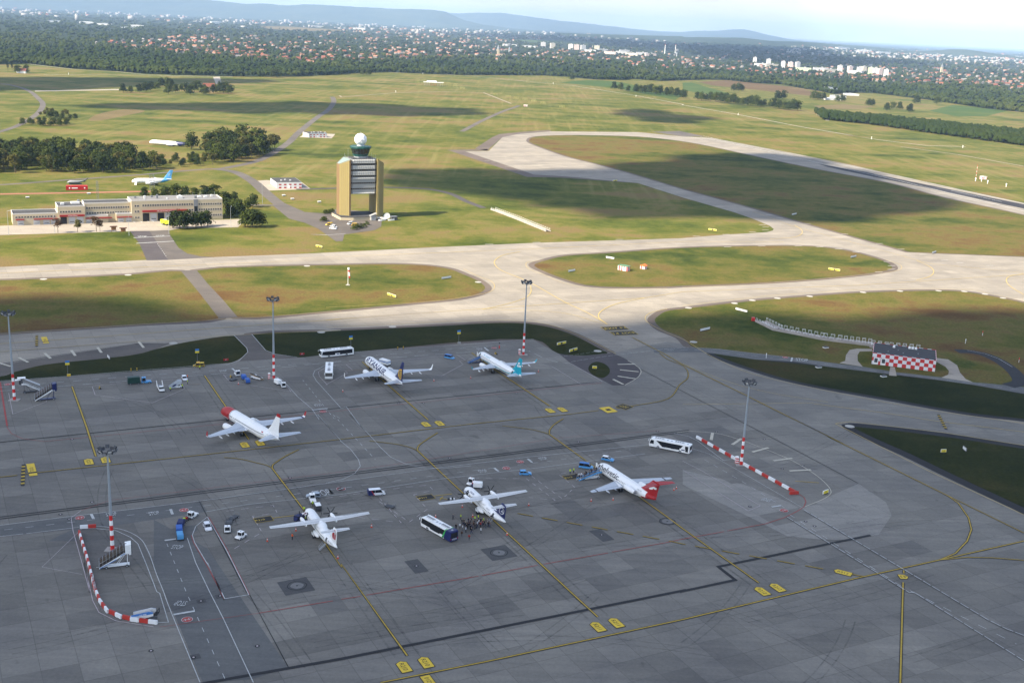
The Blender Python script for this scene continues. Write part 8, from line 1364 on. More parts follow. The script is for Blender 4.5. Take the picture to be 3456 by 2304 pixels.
for x_ in (1.6, 4.6): u = MB(); u.box(x_, -.06, .1, 1.9, .14, 2.9); u = u.build('door', white, o); q = MB(); q.box(x_, -.15, .9, 1.3, .05, 1.8); q.build('door_louvre', dgrey, u)
for x_, y_ in ((6, 5), (12, 5), (10, 9), (18, 7)): u = MB(); u.cyl((x_, y_, 4.75), (x_, y_, 5.2), .2, .2, 8); u.build('vent', mgrey, o)
for nm, lb, key, h in (('equipment_building', 'flat roofed red and white block building left of the control tower', 'rw', 4.6), ('equipment_building', 'distant small red and white block building by the grove road', 'sh2', 4.4)):
    o, L, W = house(nm, lb, PL[key], h, stp, 0)
    for k in range(3 if key == 'rw' else 5): u = MB(); u.box(L * .28 + k * L * .18, W * .35 + (k % 2) * 3, h + .12, 1.3, 1.0, .8); u.build('roof_unit', offwhite, o, bev=.05)
    u = MB(); u.box(L * .5, -.06, .1, 1.6, .12, 2.4); u.build('door', white, o)
for i, ((x, y), (l, w, h, lb, mr)) in enumerate(zip(PL['shed'], ((6.2, 3, 2.6, 'red and white striped shed with green roof on the lit grass island', MT['green_paint']), (3, 2.5, 1.8, 'small striped kiosk with orange roof on the lit grass island', orange), (6, 3.5, 2.8, 'red and white striped radio shelter beyond the runway', white), (6, 4, 2.8, 'tiny red and white striped shelter far out in the field', white)))):
    o = empty('striped_shed', x, y, -35 if i < 2 else 10, lb, 'shed', None, .1); b = MB(); b.box(0, 0, 0, l, w, h); b.build('wall', stripe_v, o); b = MB(); b.prof([(-l / 2 - .2, h), (l / 2 + .2, h), (l / 2 + .2, h + .15), (0, h + (.35 if i != 1 else .9)), (-l / 2 - .2, h + .15)], -w / 2 - .2, w / 2 + .2); b.build('roof', mat('shed_green_roof', (.10, .22, .12)) if i == 0 else mr, o); b = MB(); b.box(l * .2, -w / 2 - .03, .05, .9, .06, h * .75); b.build('door', white, o)
# ramp walls with railings
def culvert(pts, label, step=2.8, h=1.1, gap=5.5, floor=None):
    pts = [Vector(p) for p in pts]; o = empty('ramp_wall', pts[0].x, pts[0].y, 0, label, 'retaining wall', None, .1); o0 = pts[0]
    P = [p - o0 for p in pts]; w = MB(); fl = MB()
    for a, c in zip(P[:-1], P[1:]):
        d = c - a; an = atan2(d.y, d.x); w.box(0, 0, 0, d.length + .2, .4, h, M=Matrix.Translation((*((a + c) / 2), 0)) @ Matrix.Rotation(an, 4, 'Z')); w.box(0, gap, 0, d.length + .2, .4, .5, M=Matrix.Translation((*((a + c) / 2), 0)) @ Matrix.Rotation(an, 4, 'Z'))
        fl.box(0, gap / 2, .03, d.length + .4, gap - .5, .03, M=Matrix.Translation((*((a + c) / 2), 0)) @ Matrix.Rotation(an, 4, 'Z'))
    w.build('wall', mat('pale_stained_concrete', (.40, .36, .32), .8, 0, .4, .25), o); fl.build('ramp_floor', MT['new_asphalt'] if gap < 5 else MT['pale_stained_concrete'], o)
    tot = 0
    for a, c in zip(P[:-1], P[1:]):
        d = c - a; n = max(1, round(d.length / step)); u = d.normalized(); nn = Vector((-u.y, u.x))
        for k in range(n):
            q = a + d * ((k + .2) / n); q2 = a + d * ((k + .72) / n)
            r = MB()
            for off in (0, gap): r.tube([(*(q + nn * off), h * .5), (*(q + nn * off), h + .9), (*(q2 + nn * off), h + .9), (*(q2 + nn * off), h * .5)], .06, 4); r.tube([(*(q + nn * off), h + .45), (*(q2 + nn * off), h + .45)], .05, 4)
            r.build('railing', white, o)
    return o
c1 = culvert([PL['culv'][i] for i in (0, 1, 2, 3, 4, 5, 6)] + [(158, 492), (166, 489.5), (180, 487)], 'pale retaining wall with white railings curving behind the chequered building')
b = MB(); b.box(-.8, 1.5, .1, 1.4, 1.6, 1.6); b.build('end_post', bright_red, c1)
culvert([PL['culv2'][0], PL['culv2'][1], PL['culv2'][2]], 'white railed ramp wall on the grass right of the control tower', 3.2, .9, 3.4)
o = empty('chequer_container', *PL['redbox'][0], 20, 'long red fire training container on the grass below the grove', 'container', None, .05); b = MB(); b.box(7.5, 1.5, 0, 15, 3, 3.2); b.build('body', red, o, bev=.05)
for v in (2.5, 12.8): q = MB(); q.box(v, -.03, 1.1, .8, .06, 1.0); q.build('hatch', white, o)
q = MB(); q.box(6, -.03, 1.2, 4, .06, .7); q.build('name_panel', white, o); q = MB(); q.box(7.5, 1.5, 3.2, 14.6, 2.6, .1); q.build('roof', bright_red, o)
x, y = PL['redbox'][2]; o = empty('training_mockup', x, y, 15, 'grey tubular fire training rig behind the red container', 'training rig'); b = MB(); b.loft([[(xx, 1.2 * k * cos(a * pi / 5), 2 + zz + 1.2 * k * sin(a * pi / 5)) for a in range(10)] for xx, zz, k in ((-6, -.6, .3), (-4, 0, .9), (2, 0, 1), (5, .6, .6), (8, 1.8, .2))]); b.build('tube', mgrey, o, smooth=True); b = MB(); b.box(0, 0, 0, 9, .4, 1); b.tube([(6, 0, 2), (9, 0, 5)], .4); b.build('frame', dgrey, o)
for i, (x, y) in enumerate(PL['lawnbox']):
    o = empty('ground_box', x, y, 27, 'small concrete service box ' + ['on the grass left of the fire station', 'on the grass behind the fire station', 'on the grass below the block building', 'on the grass left of the tower', 'on the grass beside the block building', 'on the shaded grass above the service road', 'by the service road left of the chequered building', 'by the service road in front of the chequered building'][i], 'service box', None, .1); s = 1.6
    b = MB(); b.box(0, 0, 0, s * 1.4, s, .9 if i < 5 else .4); b.build('body', conc_m if i < 5 else white, o); b = MB(); b.box(0, 0, .9 if i < 5 else .4, s * 1.5, s * 1.1, .12); b.build('lid', white if i < 5 else dgrey, o)
for i, (x, y) in enumerate(PL['kiosk']):
    o = empty('notice_shelter', x, y, 27, ['brown notice shelter with pitched roof, left of the pair by the yard', 'brown notice shelter with pitched roof, right of the pair by the yard'][i], 'notice shelter'); b = MB(); b.box(0, 0, 1.2, 2.8, .2, 1.8); b.build('board', mat('orange_wood', (.38, .17, .07)), o); b = MB(); b.prof([(-2.2, 3.2), (2.2, 3.2), (2.0, 3.6), (-2.0, 3.6)], -1, 1); b.build('roof', brown, o)
    for sx in (-1.3, 1.3): b = MB(); b.tube([(sx, 0, 0), (sx, 0, 3.2)], .09, 5); b.build('post', brown, o)
for i, (x, y) in enumerate(PL['post']):
    o = empty('marker_post', x, y, 0, 'slim white marker post ' + ['left of the runway shelter', 'in front of the runway shelter', 'right of the runway shelter', 'far right near the runway edge', 'beside the perimeter track right of the wood', 'farther along the perimeter track by the wood', 'on the fence track below the far wood', 'on the fence track in the middle distance', 'on the fence track near the tree rows', 'at the bend of the worn track', 'on the fence track at right', 'at the left end of the pale strip', 'with weather vane behind the chequered building', 'with red band at the loop road', 'red and white on the grass behind the chequered building', 'beside the service road below the ramp wall'][i], 'marker post', None, .05)
    h = 3.4 if i < 12 else 2.2; b = MB(); b.cyl((0, 0, 0), (0, 0, h * .6), .35 if i < 12 else .09, .3 if i < 12 else .09, 8); b.build('post', white, o); b = MB(); b.cyl((0, 0, h * .6), (0, 0, h), .6 if i < 4 else .45 if i < 12 else .16, .5 if i < 4 else .4 if i < 12 else .16, 8); b.build('head', white if i not in (13, 14) else bright_red, o)
x, y = PL['mastrw'][0]; o = empty('radio_mast', x, y, 0, 'thin red and white radio mast beside the runway shelter', 'radio mast')
for k in range(7): b = MB(); b.cyl((0, 0, k * 1.9), (0, 0, k * 1.9 + 1.9), .13, .15, 6); b.build('band', bright_red if k % 2 == 0 else white, o)
for i, (x, y) in enumerate(PL['lattice']):
    o = empty('lattice_tower', x, y, 20, ['grey lattice ladder tower behind the fire station roof', 'slim lattice mast on the grass behind the fire station'][i], 'lattice tower'); H = 12.5 if i == 0 else 13; w_ = 1.7 if i == 0 else .7; b = MB()
    for sx in (-1, 1):
        for sy in (-1, 1): b.tube([(sx * w_, sy * w_, 0), (sx * w_ * .8, sy * w_ * .8, H)], .09, 4)
    for k in range(8):
        z = k * H / 8; z2 = (k + 1) * H / 8
        for sx, sy, tx, ty in ((-1, -1, 1, -1), (1, -1, 1, 1), (1, 1, -1, 1), (-1, 1, -1, -1)): b.tube([(sx * w_, sy * w_, z), (tx * w_ * .9, ty * w_ * .9, z2)], .06, 4); b.tube([(sx * w_ * .9, sy * w_ * .9, z2), (tx * w_ * .9, ty * w_ * .9, z2)], .06, 4)
    b.build('frame', mgrey, o)
x, y = PL['ant'][0]; o = empty('localiser_array', x, y, 5, 'white antenna platform with red posts far out in the field', 'antenna array')
b = MB(); b.box(0, 0, 6, 42, 14, .8); b.build('platform', offwhite, o); b = MB(); b.box(-4, 3, 6.8, 20, 5, 2.6); b.build('cabin', white, o)
for k in range(9): b = MB(); b.box(-18 + k * 4.5, -5, 0, .5, .5, 6); b.build('post', red if 2 < k < 6 else lgrey, o)
for i, (x, y) in enumerate(PL['yapp']):
    o = empty('approach_light', x, y, 0, 'yellow approach light frame standing in the far field', 'approach light', 'yellow approach light frames'); h = 9 if i < 5 else 4; b = MB()
    for sx in (-4, -1.3, 1.3, 4): b.tube([(sx, 0, 0), (sx, 0, h)], .13, 4)
    b.tube([(-4, 0, h), (4, 0, h)], .13, 4); b.tube([(-4, 0, h * .5), (4, 0, h * .5)], .12, 4); b.build('frame', mat('pale_yellow', (.42, .40, .14)), o)
# scrap heap left of the fire station
o = empty('scrap_vehicle', *PL['fs'][0], 20, 'derelict white van body and dark scrap behind the left wing of the fire station', 'scrap heap'); o.location.x -= 2; o.location.y += 32; random.seed(2)
for i in range(16): b = MB(); b.box(random.uniform(-14, 6), random.uniform(-3, 3), 0, random.uniform(.8, 3), random.uniform(.8, 2), random.uniform(.4, 1.6), M=Matrix.Rotation(random.uniform(-.2, .2), 4, 'Z')); b.build('scrap', [dgrey, mgrey, brown, red][i % 4], o)
b = MB(); b.loft([[(xx, 2 * k * cos(a * pi / 6), .3 + 2 * k * max(-.1, sin(a * pi / 6))) for a in range(12)] for xx, k in ((4, .3), (6, .9), (12, 1), (15, .7))]); b.build('white_hull', white, o, smooth=True)
# ------------------------------------------------------------------ foliage
def leafmat(name, c1, c2, var=.85):
    c1, c2 = tuple(x * .62 for x in c1), tuple(x * .62 for x in c2); m, nt, b = nodes(name); p = posmap(nt); n1 = noise(nt, p, .11, 3, .6); n2 = noise(nt, p, 1.1, 3, .7); oi = N(nt, 'ShaderNodeObjectInfo')
    f = N(nt, 'ShaderNodeMath', operation='MULTIPLY_ADD'); nt.links.new(oi.outputs['Random'], f.inputs[0]); f.inputs[1].default_value = var; nt.links.new(n2, f.inputs[2])
    f2 = N(nt, 'ShaderNodeMath', operation='ADD'); nt.links.new(f.outputs[0], f2.inputs[0]); nt.links.new(n1, f2.inputs[1])
    col = ramp(nt, f2.outputs[0], [(.75, c1), (1.0, c2)] if False else [(.45, c1), (.95, c2)])
    f3 = N(nt, 'ShaderNodeMath', operation='MULTIPLY'); nt.links.new(f2.outputs[0], f3.inputs[0]); f3.inputs[1].default_value = .62
    for l in list(nt.links):
        if l.to_node.bl_idname == 'ShaderNodeValToRGB': nt.links.remove(l); nt.links.new(f3.outputs[0], l.to_socket if False else [n for n in nt.nodes if n.bl_idname == 'ShaderNodeValToRGB'][-1].inputs['Fac'])
    nt.links.new(col, b.inputs['Base Color']); b.inputs['Roughness'].default_value = .8; b.inputs['Specular IOR Level'].default_value = .15
    return m
LG = leafmat('leaf_green', (.022, .042, .007), (.082, .108, .014)); LD = leafmat('leaf_dark', (.013, .028, .006), (.048, .072, .013)); LY = leafmat('leaf_olive', (.05, .062, .014), (.13, .12, .025)); LR = leafmat('leaf_reddish', (.07, .035, .018), (.13, .075, .035)); bark = mat('bark', (.10, .075, .05), .9)
def crown_mesh(seed, H, W, n=520, leaf=.8, bottom=.22, lobes=9):
    rnd = np.random.default_rng(seed); L = []
    for i in range(lobes):
        a = rnd.uniform(0, 2 * pi); rr = W * .5 * rnd.uniform(.1, .62); z = H * (bottom + (1 - bottom) * rnd.uniform(.25, .80)); L.append((rr * cos(a), rr * sin(a), z, W * rnd.uniform(.17, .30), H * rnd.uniform(.13, .22)))
    L.append((0, 0, H * .8, W * .24, H * .2)); L.append((0, 0, H * .5, W * .34, H * .22))
    if bottom < .1: L += [(W * .28 * cos(a), W * .28 * sin(a), H * .24, W * .26, H * .2) for a in (0, 1.6, 3.1, 4.7)]
    vs = []; fs = []
    for i in range(n):
        cx, cy, cz, r, rz = L[rnd.integers(len(L))]
        d = rnd.normal(size=3); d /= np.linalg.norm(d)
        if d[2] < -.5: d[2] *= -.6
        k = rnd.uniform(.72, 1.12); p = np.array([cx + d[0] * r * k, cy + d[1] * r * k, cz + d[2] * rz * k])
        nn = d + rnd.normal(size=3) * .42; nn /= np.linalg.norm(nn)
        t = np.cross(nn, rnd.normal(size=3)); t /= np.linalg.norm(t); u = np.cross(nn, t); s = leaf * rnd.uniform(.55, 1.25)
        b = len(vs); vs += [p - t * s * .5, p + u * s * .38, p + t * s * .5, p - u * s * .38]; fs.append((b, b + 1, b + 2, b + 3))
    return [tuple(v) for v in vs], fs
def trunk_mesh(seed, H, W, r=.28):
    rnd = random.Random(seed); b = MB(); b.cyl((0, 0, 0), (0, 0, H * .35), r, r * .75, 7); b.cyl((0, 0, H * .35), (rnd.uniform(-.3, .3), rnd.uniform(-.3, .3), H * .75), r * .75, r * .25, 6)
    for k in range(5):
        a = k * 1.3 + rnd.random(); b.cyl((0, 0, H * (.28 + .06 * k)), (W * .3 * cos(a), W * .3 * sin(a), H * (.5 + .06 * k)), r * .42, r * .12, 5)
    return b.mesh('trunk', bark)
def tree_kind(seed, H, W, m, n=520, leaf=.8, bottom=.22, r=.28, lobes=9):
    v, f = crown_mesh(seed, H, W, n, leaf, bottom, lobes); b = MB(); b.add(v, f); return (b.mesh('crown', m), trunk_mesh(seed, H, W, r))
TK = {}
for i in range(5): TK['g%d' % i] = tree_kind(10 + i, 13, 12, LG, 900, 1.3, .02, .28, 15); TK['d%d' % i] = tree_kind(20 + i, 13, 11.5, LD, 900, 1.3, .04, .28, 15)
for i in range(2): TK['y%d' % i] = tree_kind(30 + i, 12, 10, LY, 560, 1.15); TK['r%d' % i] = tree_kind(40 + i, 8, 6.5, LR, 420, .62, .25, .16); TK['b%d' % i] = tree_kind(50 + i, 3, 4.2, LG, 260, .6, .02, .06)
TK['t0'] = tree_kind(61, 16, 5, LD, 420, 1.0, .1)
def tree(kind, x, y, s, label, group=None, name='tree', cat='tree', sz=1, rr=random.Random(3)):
    c, t = TK[kind]; o = empty(name, x, y, rr.uniform(0, 360), label, cat, group); o.scale = (s, s, s * sz)
    a = bpy.data.objects.new('crown', c); C.objects.link(a); a.parent = o
    b = bpy.data.objects.new('trunk', t); C.objects.link(b); b.parent = o
    return o
rt = random.Random(12)
def scatter(poly, spacing, seed, jit=.45):
    rnd = random.Random(seed); xs = [p[0] for p in poly]; ys = [p[1] for p in poly]; out = []; y = min(ys); row = 0
    while y < max(ys):
        x = min(xs) + (row % 2) * spacing / 2
        while x < max(xs):
            q = (x + rnd.uniform(-jit, jit) * spacing, y + rnd.uniform(-jit, jit) * spacing)
            if inside(q, poly): out.append(q)
            x += spacing
        y += spacing * .86; row += 1
    return out
gp = PL['groveP']
pts = scatter(gp, 12.5, 4)
pts.sort(key=lambda p: p[1])
for i, (x, y) in enumerate(pts[:230]):
    low = -.335 < x / y < -.272 and y > 985
    if hypot(x + 345, y - 1135) < 32 or (low and y > 1075): continue
    k = rt.choice(['g', 'd', 'd', 'g', 'y', 'y']); s = rt.uniform(.42, .6) if low else rt.uniform(.85, 1.35) * (1.25 if x > -330 and y > 1080 else 1)
    tree(k + str(rt.randrange(2 if k == 'y' else 5)), x, y, s, 'leafy tree in the dense grove behind the retired airliner', 'trees of the dense grove')
for (x, y), s in zip([(-283, 1172), (-262, 1150), (-300, 1165), (-318, 1120), (-270, 1120)], (1.7, 1.75, 1.5, 1.4, 1.5)): tree('g%d' % rt.randrange(5), x, y, s, 'tall tree of the high clump at the right end of the grove', 'tall trees at the grove end')
fl = ['dark reddish young tree, leftmost in the fire station yard', 'olive young tree, second from left in the fire station yard', 'wide reddish young tree in the fire station yard', 'thin reddish tree against its lamp post in the fire station yard']
for i, (x, y) in enumerate(PL['ftree'][:4]): tree(['r0', 'y0', 'r1', 'r0'][i], x, y, [1.15, .62, 1.25, .9][i], fl[i], None, 'young_tree')
for i, (x, y) in enumerate(PL['ftree'][4:10]): tree('d%d' % (i % 5), x, y, [.85, .95, .9, .78, .78, .8][i], 'round dark tree in the row shading the lawn before the fire station', 'round trees before the fire station')
for i, (x, y) in enumerate(PL['ftree'][10:]): tree('g%d' % (i + 1), x, y, [.85, .95, .8][i], 'dark bushy tree right of the fire station end', 'trees right of the fire station')
for i, (x, y) in enumerate(PL['btree']): tree('dg'[i % 2] + str(i % 5), x, y + 6, rt.uniform(.62, .85), 'dark tree rising behind the fire station roof', 'trees behind the fire station')
for i, (x, y) in enumerate(PL['farm']): tree('dg'[i % 2] + str(i % 5), x, y, rt.uniform(.9, 1.3), 'tree in the clump around the lone farmhouse', 'trees around the farmhouse')
for i, (x, y) in enumerate(PL['fieldtree']): tree(['d', 'g', 'd'][i % 3] + str(i % 5), x, y, rt.uniform(1.1, 1.7) if i < 65 else rt.uniform(.9, 1.4), 'dark tree of the hedgerows across the far right fields' if i < 48 else 'single tree standing in the far right meadows', 'trees in the far right fields' if i < 48 else 'lone meadow trees')
for i, (x, y) in enumerate(PL['fieldtree2']): tree('t0' if i < 2 else 'g%d' % (i % 5), x, y, rt.uniform(1.0, 1.5), 'tree standing alone near the far forest edge', 'single trees by the far forest edge')
for i, (x, y) in enumerate(PL['bush']):
    for k in range(3): tree('g%d' % ((i + k) % 5) if i % 3 else 'y%d' % (k % 2), x + rt.uniform(-9, 9), y + rt.uniform(-9, 9), rt.uniform(.45, .72), 'shrubby tree in the thicket beside the curving road', 'thicket by the curving road')
for i, (x, y) in enumerate(PL['hedge']): tree('b%d' % (i % 2), x, y, rt.uniform(.8, 1.2), 'low dark shrub beside the control tower car park', 'shrubs at the control tower', 'shrub', 'shrub')
# ------------------------------------------------------------------ woods and far forest: one mass each
def dome(seed, sub=1):
    bm = bmesh.new(); bmesh.ops.create_icosphere(bm, subdivisions=sub, radius=1); rnd = np.random.default_rng(seed)
    for v in bm.verts: v.co *= rnd.uniform(.78, 1.18)
    bmesh.ops.delete(bm, geom=[v for v in bm.verts if v.co.z < -.45], context='VERTS'); bm.verts.index_update()
    V_ = np.array([v.co[:] for v in bm.verts]); F_ = [[v.index for v in f.verts] for f in bm.faces]; bm.free(); return V_, np.array(F_)
DM = [dome(i) for i in range(6)]; DM2 = [dome(i + 9, 2) for i in range(4)]
def mass(name, items, m, templ, kind='stuff', mi=None):
    """items: (x, y, z, sx, sy, sz, rot)"""
    Vs = []; Fs = []; off = 0; Mi = []
    for i, (x, y, z, sx, sy, sz, ro) in enumerate(items):
        V_, F_ = templ[i % len(templ)]; c, s = cos(ro), sin(ro)
        P = np.empty_like(V_); P[:, 0] = x + (V_[:, 0] * c * sx - V_[:, 1] * s * sy); P[:, 1] = y + (V_[:, 0] * s * sx + V_[:, 1] * c * sy); P[:, 2] = z + V_[:, 2] * sz
        Vs.append(P); Fs.append(F_ + off); off += len(V_)
    V_ = np.concatenate(Vs); F_ = np.concatenate(Fs); me = bpy.data.meshes.new(name)
    k = F_.shape[1]; me.vertices.add(len(V_)); me.vertices.foreach_set('co', V_.ravel()); me.loops.add(F_.size); me.loops.foreach_set('vertex_index', F_.ravel()); me.polygons.add(len(F_)); me.polygons.foreach_set('loop_start', np.arange(0, F_.size, k)); me.polygons.foreach_set('loop_total', np.full(len(F_), k)); me.update(calc_edges=True)
    for mm in (m if isinstance(m, list) else [m]): me.materials.append(mm)
    if mi is not None: me.polygons.foreach_set('material_index', np.tile(np.concatenate([mi]), len(items)))
    o = bpy.data.objects.new(name, me); C.objects.link(o)
    if kind: o['kind'] = kind
    return o
def farleaf(name, stops, sc):
    stops = [(q, tuple(x * .66 for x in c)) for q, c in stops]; m, nt, b = nodes(name); p = posmap(nt); a = noise(nt, p, sc, 4, .65); c = noise(nt, p, .0016, 4, .6); f = N(nt, 'ShaderNodeMath', operation='MULTIPLY_ADD'); nt.links.new(a, f.inputs[0]); f.inputs[1].default_value = .6; nt.links.new(c, f.inputs[2])
    f2 = N(nt, 'ShaderNodeMath', operation='ADD'); nt.links.new(f.outputs[0], f2.inputs[0]); f2.inputs[1].default_value = -.3
    nt.links.new(ramp(nt, f2.outputs[0], stops), b.inputs['Base Color']); b.inputs['Roughness'].default_value = .9; b.inputs['Specular IOR Level'].default_value = .05; return m
FF = farleaf('forest_leaves', [(.22, (.013, .026, .007)), (.45, (.030, .048, .010)), (.62, (.060, .078, .018)), (.8, (.095, .10, .028))], .012)
WD = farleaf('wood_leaves', [(.25, (.016, .030, .007)), (.5, (.030, .048, .010)), (.75, (.055, .070, .015))], .05)
# wood at right, leafy crowns near its edge
wp = PL['woodP']; it = []
for x, y in scatter(wp, 8.5, 8): s = rt.uniform(4.2, 6.4); h = rt.uniform(4.5, 7); it.append((x, y, rt.uniform(4.5, 6.5), s, s, h, rt.uniform(0, 6)))
for a, b_ in zip(wp[:5], wp[1:6]):
    n = int(hypot(b_[0] - a[0], b_[1] - a[1]) / 4)
    for k in range(n): t = k / n; s = rt.uniform(2.6, 4.2); it.append((a[0] + (b_[0] - a[0]) * t + rt.uniform(-4, 4), a[1] + (b_[1] - a[1]) * t + rt.uniform(-3, 6), rt.uniform(2, 4), s, s, rt.uniform(4, 7), rt.uniform(0, 6)))
w = mass('wood', it, WD, DM2); w['label'] = 'square edged dense wood at the right beyond the runway'
tlp = [tuple(p) for p in PL['treeline']]
order = sorted(tlp, key=lambda p: p[0] / p[1])
def front(t):                                                                        # distance of the forest edge in a direction x/y = t
    ts = [p[0] / p[1] for p in order]; return float(np.interp(t, ts, [p[1] for p in order]))
sheet('forest_floor', [(p[0], p[1]) for p in order] + [(order[-1][0] * 20, order[-1][1] * 20), (order[0][0] * 20, order[0][1] * 20)], .3, forest_floor)
rf = np.random.default_rng(77)
TOWN = [[(float(a), float(b)) for a, b in z] for z in FARZ['town']]; TOWN2 = [[(float(a), float(b)) for a, b in z] for z in FARZ['town2']]; OPEN = [[(float(a), float(b)) for a, b in z] for z in FARZ['open']]
for z in OPEN: sheet('far_field', z, 1.0, tan_field if z is not OPEN[0] else green_field)
trees, houses, blocks = [], [], []
N_ = 21000
ts = rf.uniform(-.56, .56, N_); qq = rf.uniform(1 / 21000., 1 / 2100., N_)
for t, q in zip(ts, qq):
    D = 1 / q; x = t * D; f = front(t)
    if D < f + 8: continue
    u = rf.random()
    if any(inside((x, D), z) for z in OPEN): continue
    town = any(inside((x, D), z) for z in TOWN); t2 = any(inside((x, D), z) for z in TOWN2)
    if (town and u < .25) or (t2 and u < .3) or (not town and D > (4200 if t > -.3 else 9500) and u < .045):
        houses.append((x, D)); continue
    if D > 9500 and u > .96 and t < .1: blocks.append((x, D)); continue
    big = max(1.0, D / 3600); s = rf.uniform(4.5, 8) * big; h = rf.uniform(6, 10) * (1 if D < 6000 else 1.25) * (.9 if town else 1)
    trees.append((x, D, rf.uniform(4, 8) * (.5 if town else 1), s, s, h, rf.uniform(0, 6)))
for a, b_ in zip(order[:-1], order[1:]):                                               # the front row of the forest edge
    L_ = hypot(b_[0] - a[0], b_[1] - a[1]); n = int(L_ / 6.5)
    for k in range(n):
        tt = k / n; x, y = a[0] + (b_[0] - a[0]) * tt, a[1] + (b_[1] - a[1]) * tt
        for r_ in range(2): s = rf.uniform(3.6, 6.2); trees.append((x + rf.uniform(-4, 4), y + 4 + r_ * 9 + rf.uniform(-4, 8), rf.uniform(3, 6.5), s, s, rf.uniform(4.5, 9), rf.uniform(0, 6)))
o = mass('forest', trees, FF, DM); o['label'] = 'dark far forest and suburban treetops reaching to the hills'
# ---- suburban houses
def house_t():
    v = [(-5, -4, 0), (5, -4, 0), (5, 4, 0), (-5, 4, 0), (-5, -4, 4.4), (5, -4, 4.4), (5, 4, 4.4), (-5, 4, 4.4)]
    r = [(-5.6, -4.7, 4.3), (5.6, -4.7, 4.3), (5.6, 4.7, 4.3), (-5.6, 4.7, 4.3), (-5.6, 0, 8.2), (5.6, 0, 8.2)]
    return v, r
hv, hr_ = house_t()
def roofmat(nm, c1, c2):
    m, nt, b = nodes(nm); oi = N(nt, 'ShaderNodeObjectInfo'); p = posmap(nt); n = noise(nt, p, .03, 2); f = N(nt, 'ShaderNodeMath', operation='ADD'); nt.links.new(oi.outputs['Random'], f.inputs[0]); nt.links.new(n, f.inputs[1]); f.inputs[1].default_value = 0
    md = N(nt, 'ShaderNodeMath', operation='FRACT'); nt.links.new(f.outputs[0], md.inputs[0]); nt.links.new(ramp(nt, md.outputs[0], [(.1, c1), (.9, c2)]), b.inputs['Base Color']); b.inputs['Roughness'].default_value = .8; return m
wallm = roofmat('house_walls', (.11, .10, .09), (.26, .245, .22)); roofs = [roofmat('tiled_roof', (.15, .045, .024), (.24, .08, .042)), roofmat('brown_roof', (.20, .10, .065), (.34, .17, .11)), roofmat('grey_roof', (.12, .11, .105), (.25, .235, .22))]
hm = []
for k, rm in enumerate(roofs):
    b = MB(); b.add(hv, [(0, 1, 5, 4), (1, 2, 6, 5), (2, 3, 7, 6), (3, 0, 4, 7)], 0); b.add(hr_, [(0, 1, 5, 4), (2, 3, 4, 5), (1, 2, 5), (3, 0, 4), (3, 2, 1, 0)], 1); b.box(2, 1.5, 6.2, .9, .9, 2.6, 1)
    hm.append(b.mesh('town_house', [wallm, rm]))
houses.sort(key=lambda p: p[1]); hn = ['orange tiled', 'brown tiled', 'grey']
for i, (x, y) in enumerate(houses[:290]):
    k = int(rf.choice([0, 0, 0, 1, 1, 2])); o = bpy.data.objects.new('town_house', hm[k]); C.objects.link(o); o.location = (x, y, .3); s = rf.uniform(.8, 1.2); o.scale = (s * rf.uniform(.9, 1.5), s, s); o.rotation_euler = (0, 0, rf.uniform(0, pi))
    tag(o, 'pale house with %s roof among the trees of the near edge of town' % hn[k], 'house', 'houses at the near edge of town with %s roofs' % hn[k])
Vt = np.array([(-5, -4, 0), (5, -4, 0), (5, 4, 0), (-5, 4, 0), (-5, -4, 4.4), (5, -4, 4.4), (5, 4, 4.4), (-5, 4, 4.4), (-5.5, 0, 8), (5.5, 0, 8)], float)
Ft = np.array([(0, 1, 5, 4), (1, 2, 6, 5), (2, 3, 7, 6), (3, 0, 4, 7), (4, 5, 9, 8), (6, 7, 8, 9)])
mid = np.array([0, 0, 0, 0, 1, 1])
for k in range(3):
    its = [(x, y, .3, *(np.array([rf.uniform(1, 1.6), 1, 1]) * rf.uniform(.8, 1.2) * max(1, y / 6000)), rf.uniform(0, pi)) for i, (x, y) in enumerate(houses[290:]) if (i % 5) in ((0, 1), (2, 3), (4,))[k]]
    if its: o = mass('town_houses', its, [wallm, roofs[(0, 1, 2)[k]]], [(Vt, Ft)], 'stuff', mid); o['label'] = 'far rows of small houses with %s roofs fading into haze' % hn[k]
cb_ = MB(); cb_.box(0, 0, 0, 1, 1, 1); bt = (np.array(cb_.v), np.array(cb_.f))
cit = mat('far_city_render', (.34, .33, .31), .8)
its = []
for x, y in blocks: its.append((x, y, 0, rf.uniform(18, 60), rf.uniform(12, 25), rf.uniform(14, 45), rf.uniform(0, pi)))
for k in range(330):
    t = rf.uniform(-.50, .12); D = rf.uniform(12000, 21000); its.append((t * D, D, 0, rf.uniform(15, 60), 18, rf.choice([10, 14, 22, 32]) * rf.uniform(.7, 1.2), rf.uniform(0, pi)))
for k in range(420):
    t = rf.uniform(.22, .5); D = rf.uniform(8500, 15000); its.append((t * D, D, 0, rf.uniform(10, 26), 14, rf.uniform(9, 22), rf.uniform(0, pi)))
o = mass('far_city', its, cit, [bt]); o['label'] = 'pale blocks of the distant city below the hills'
aw = roofmat('apartment_walls', (.66, .64, .60), (.80, .78, .74)); arf = mat('flat_roof', (.45, .44, .43), .9)
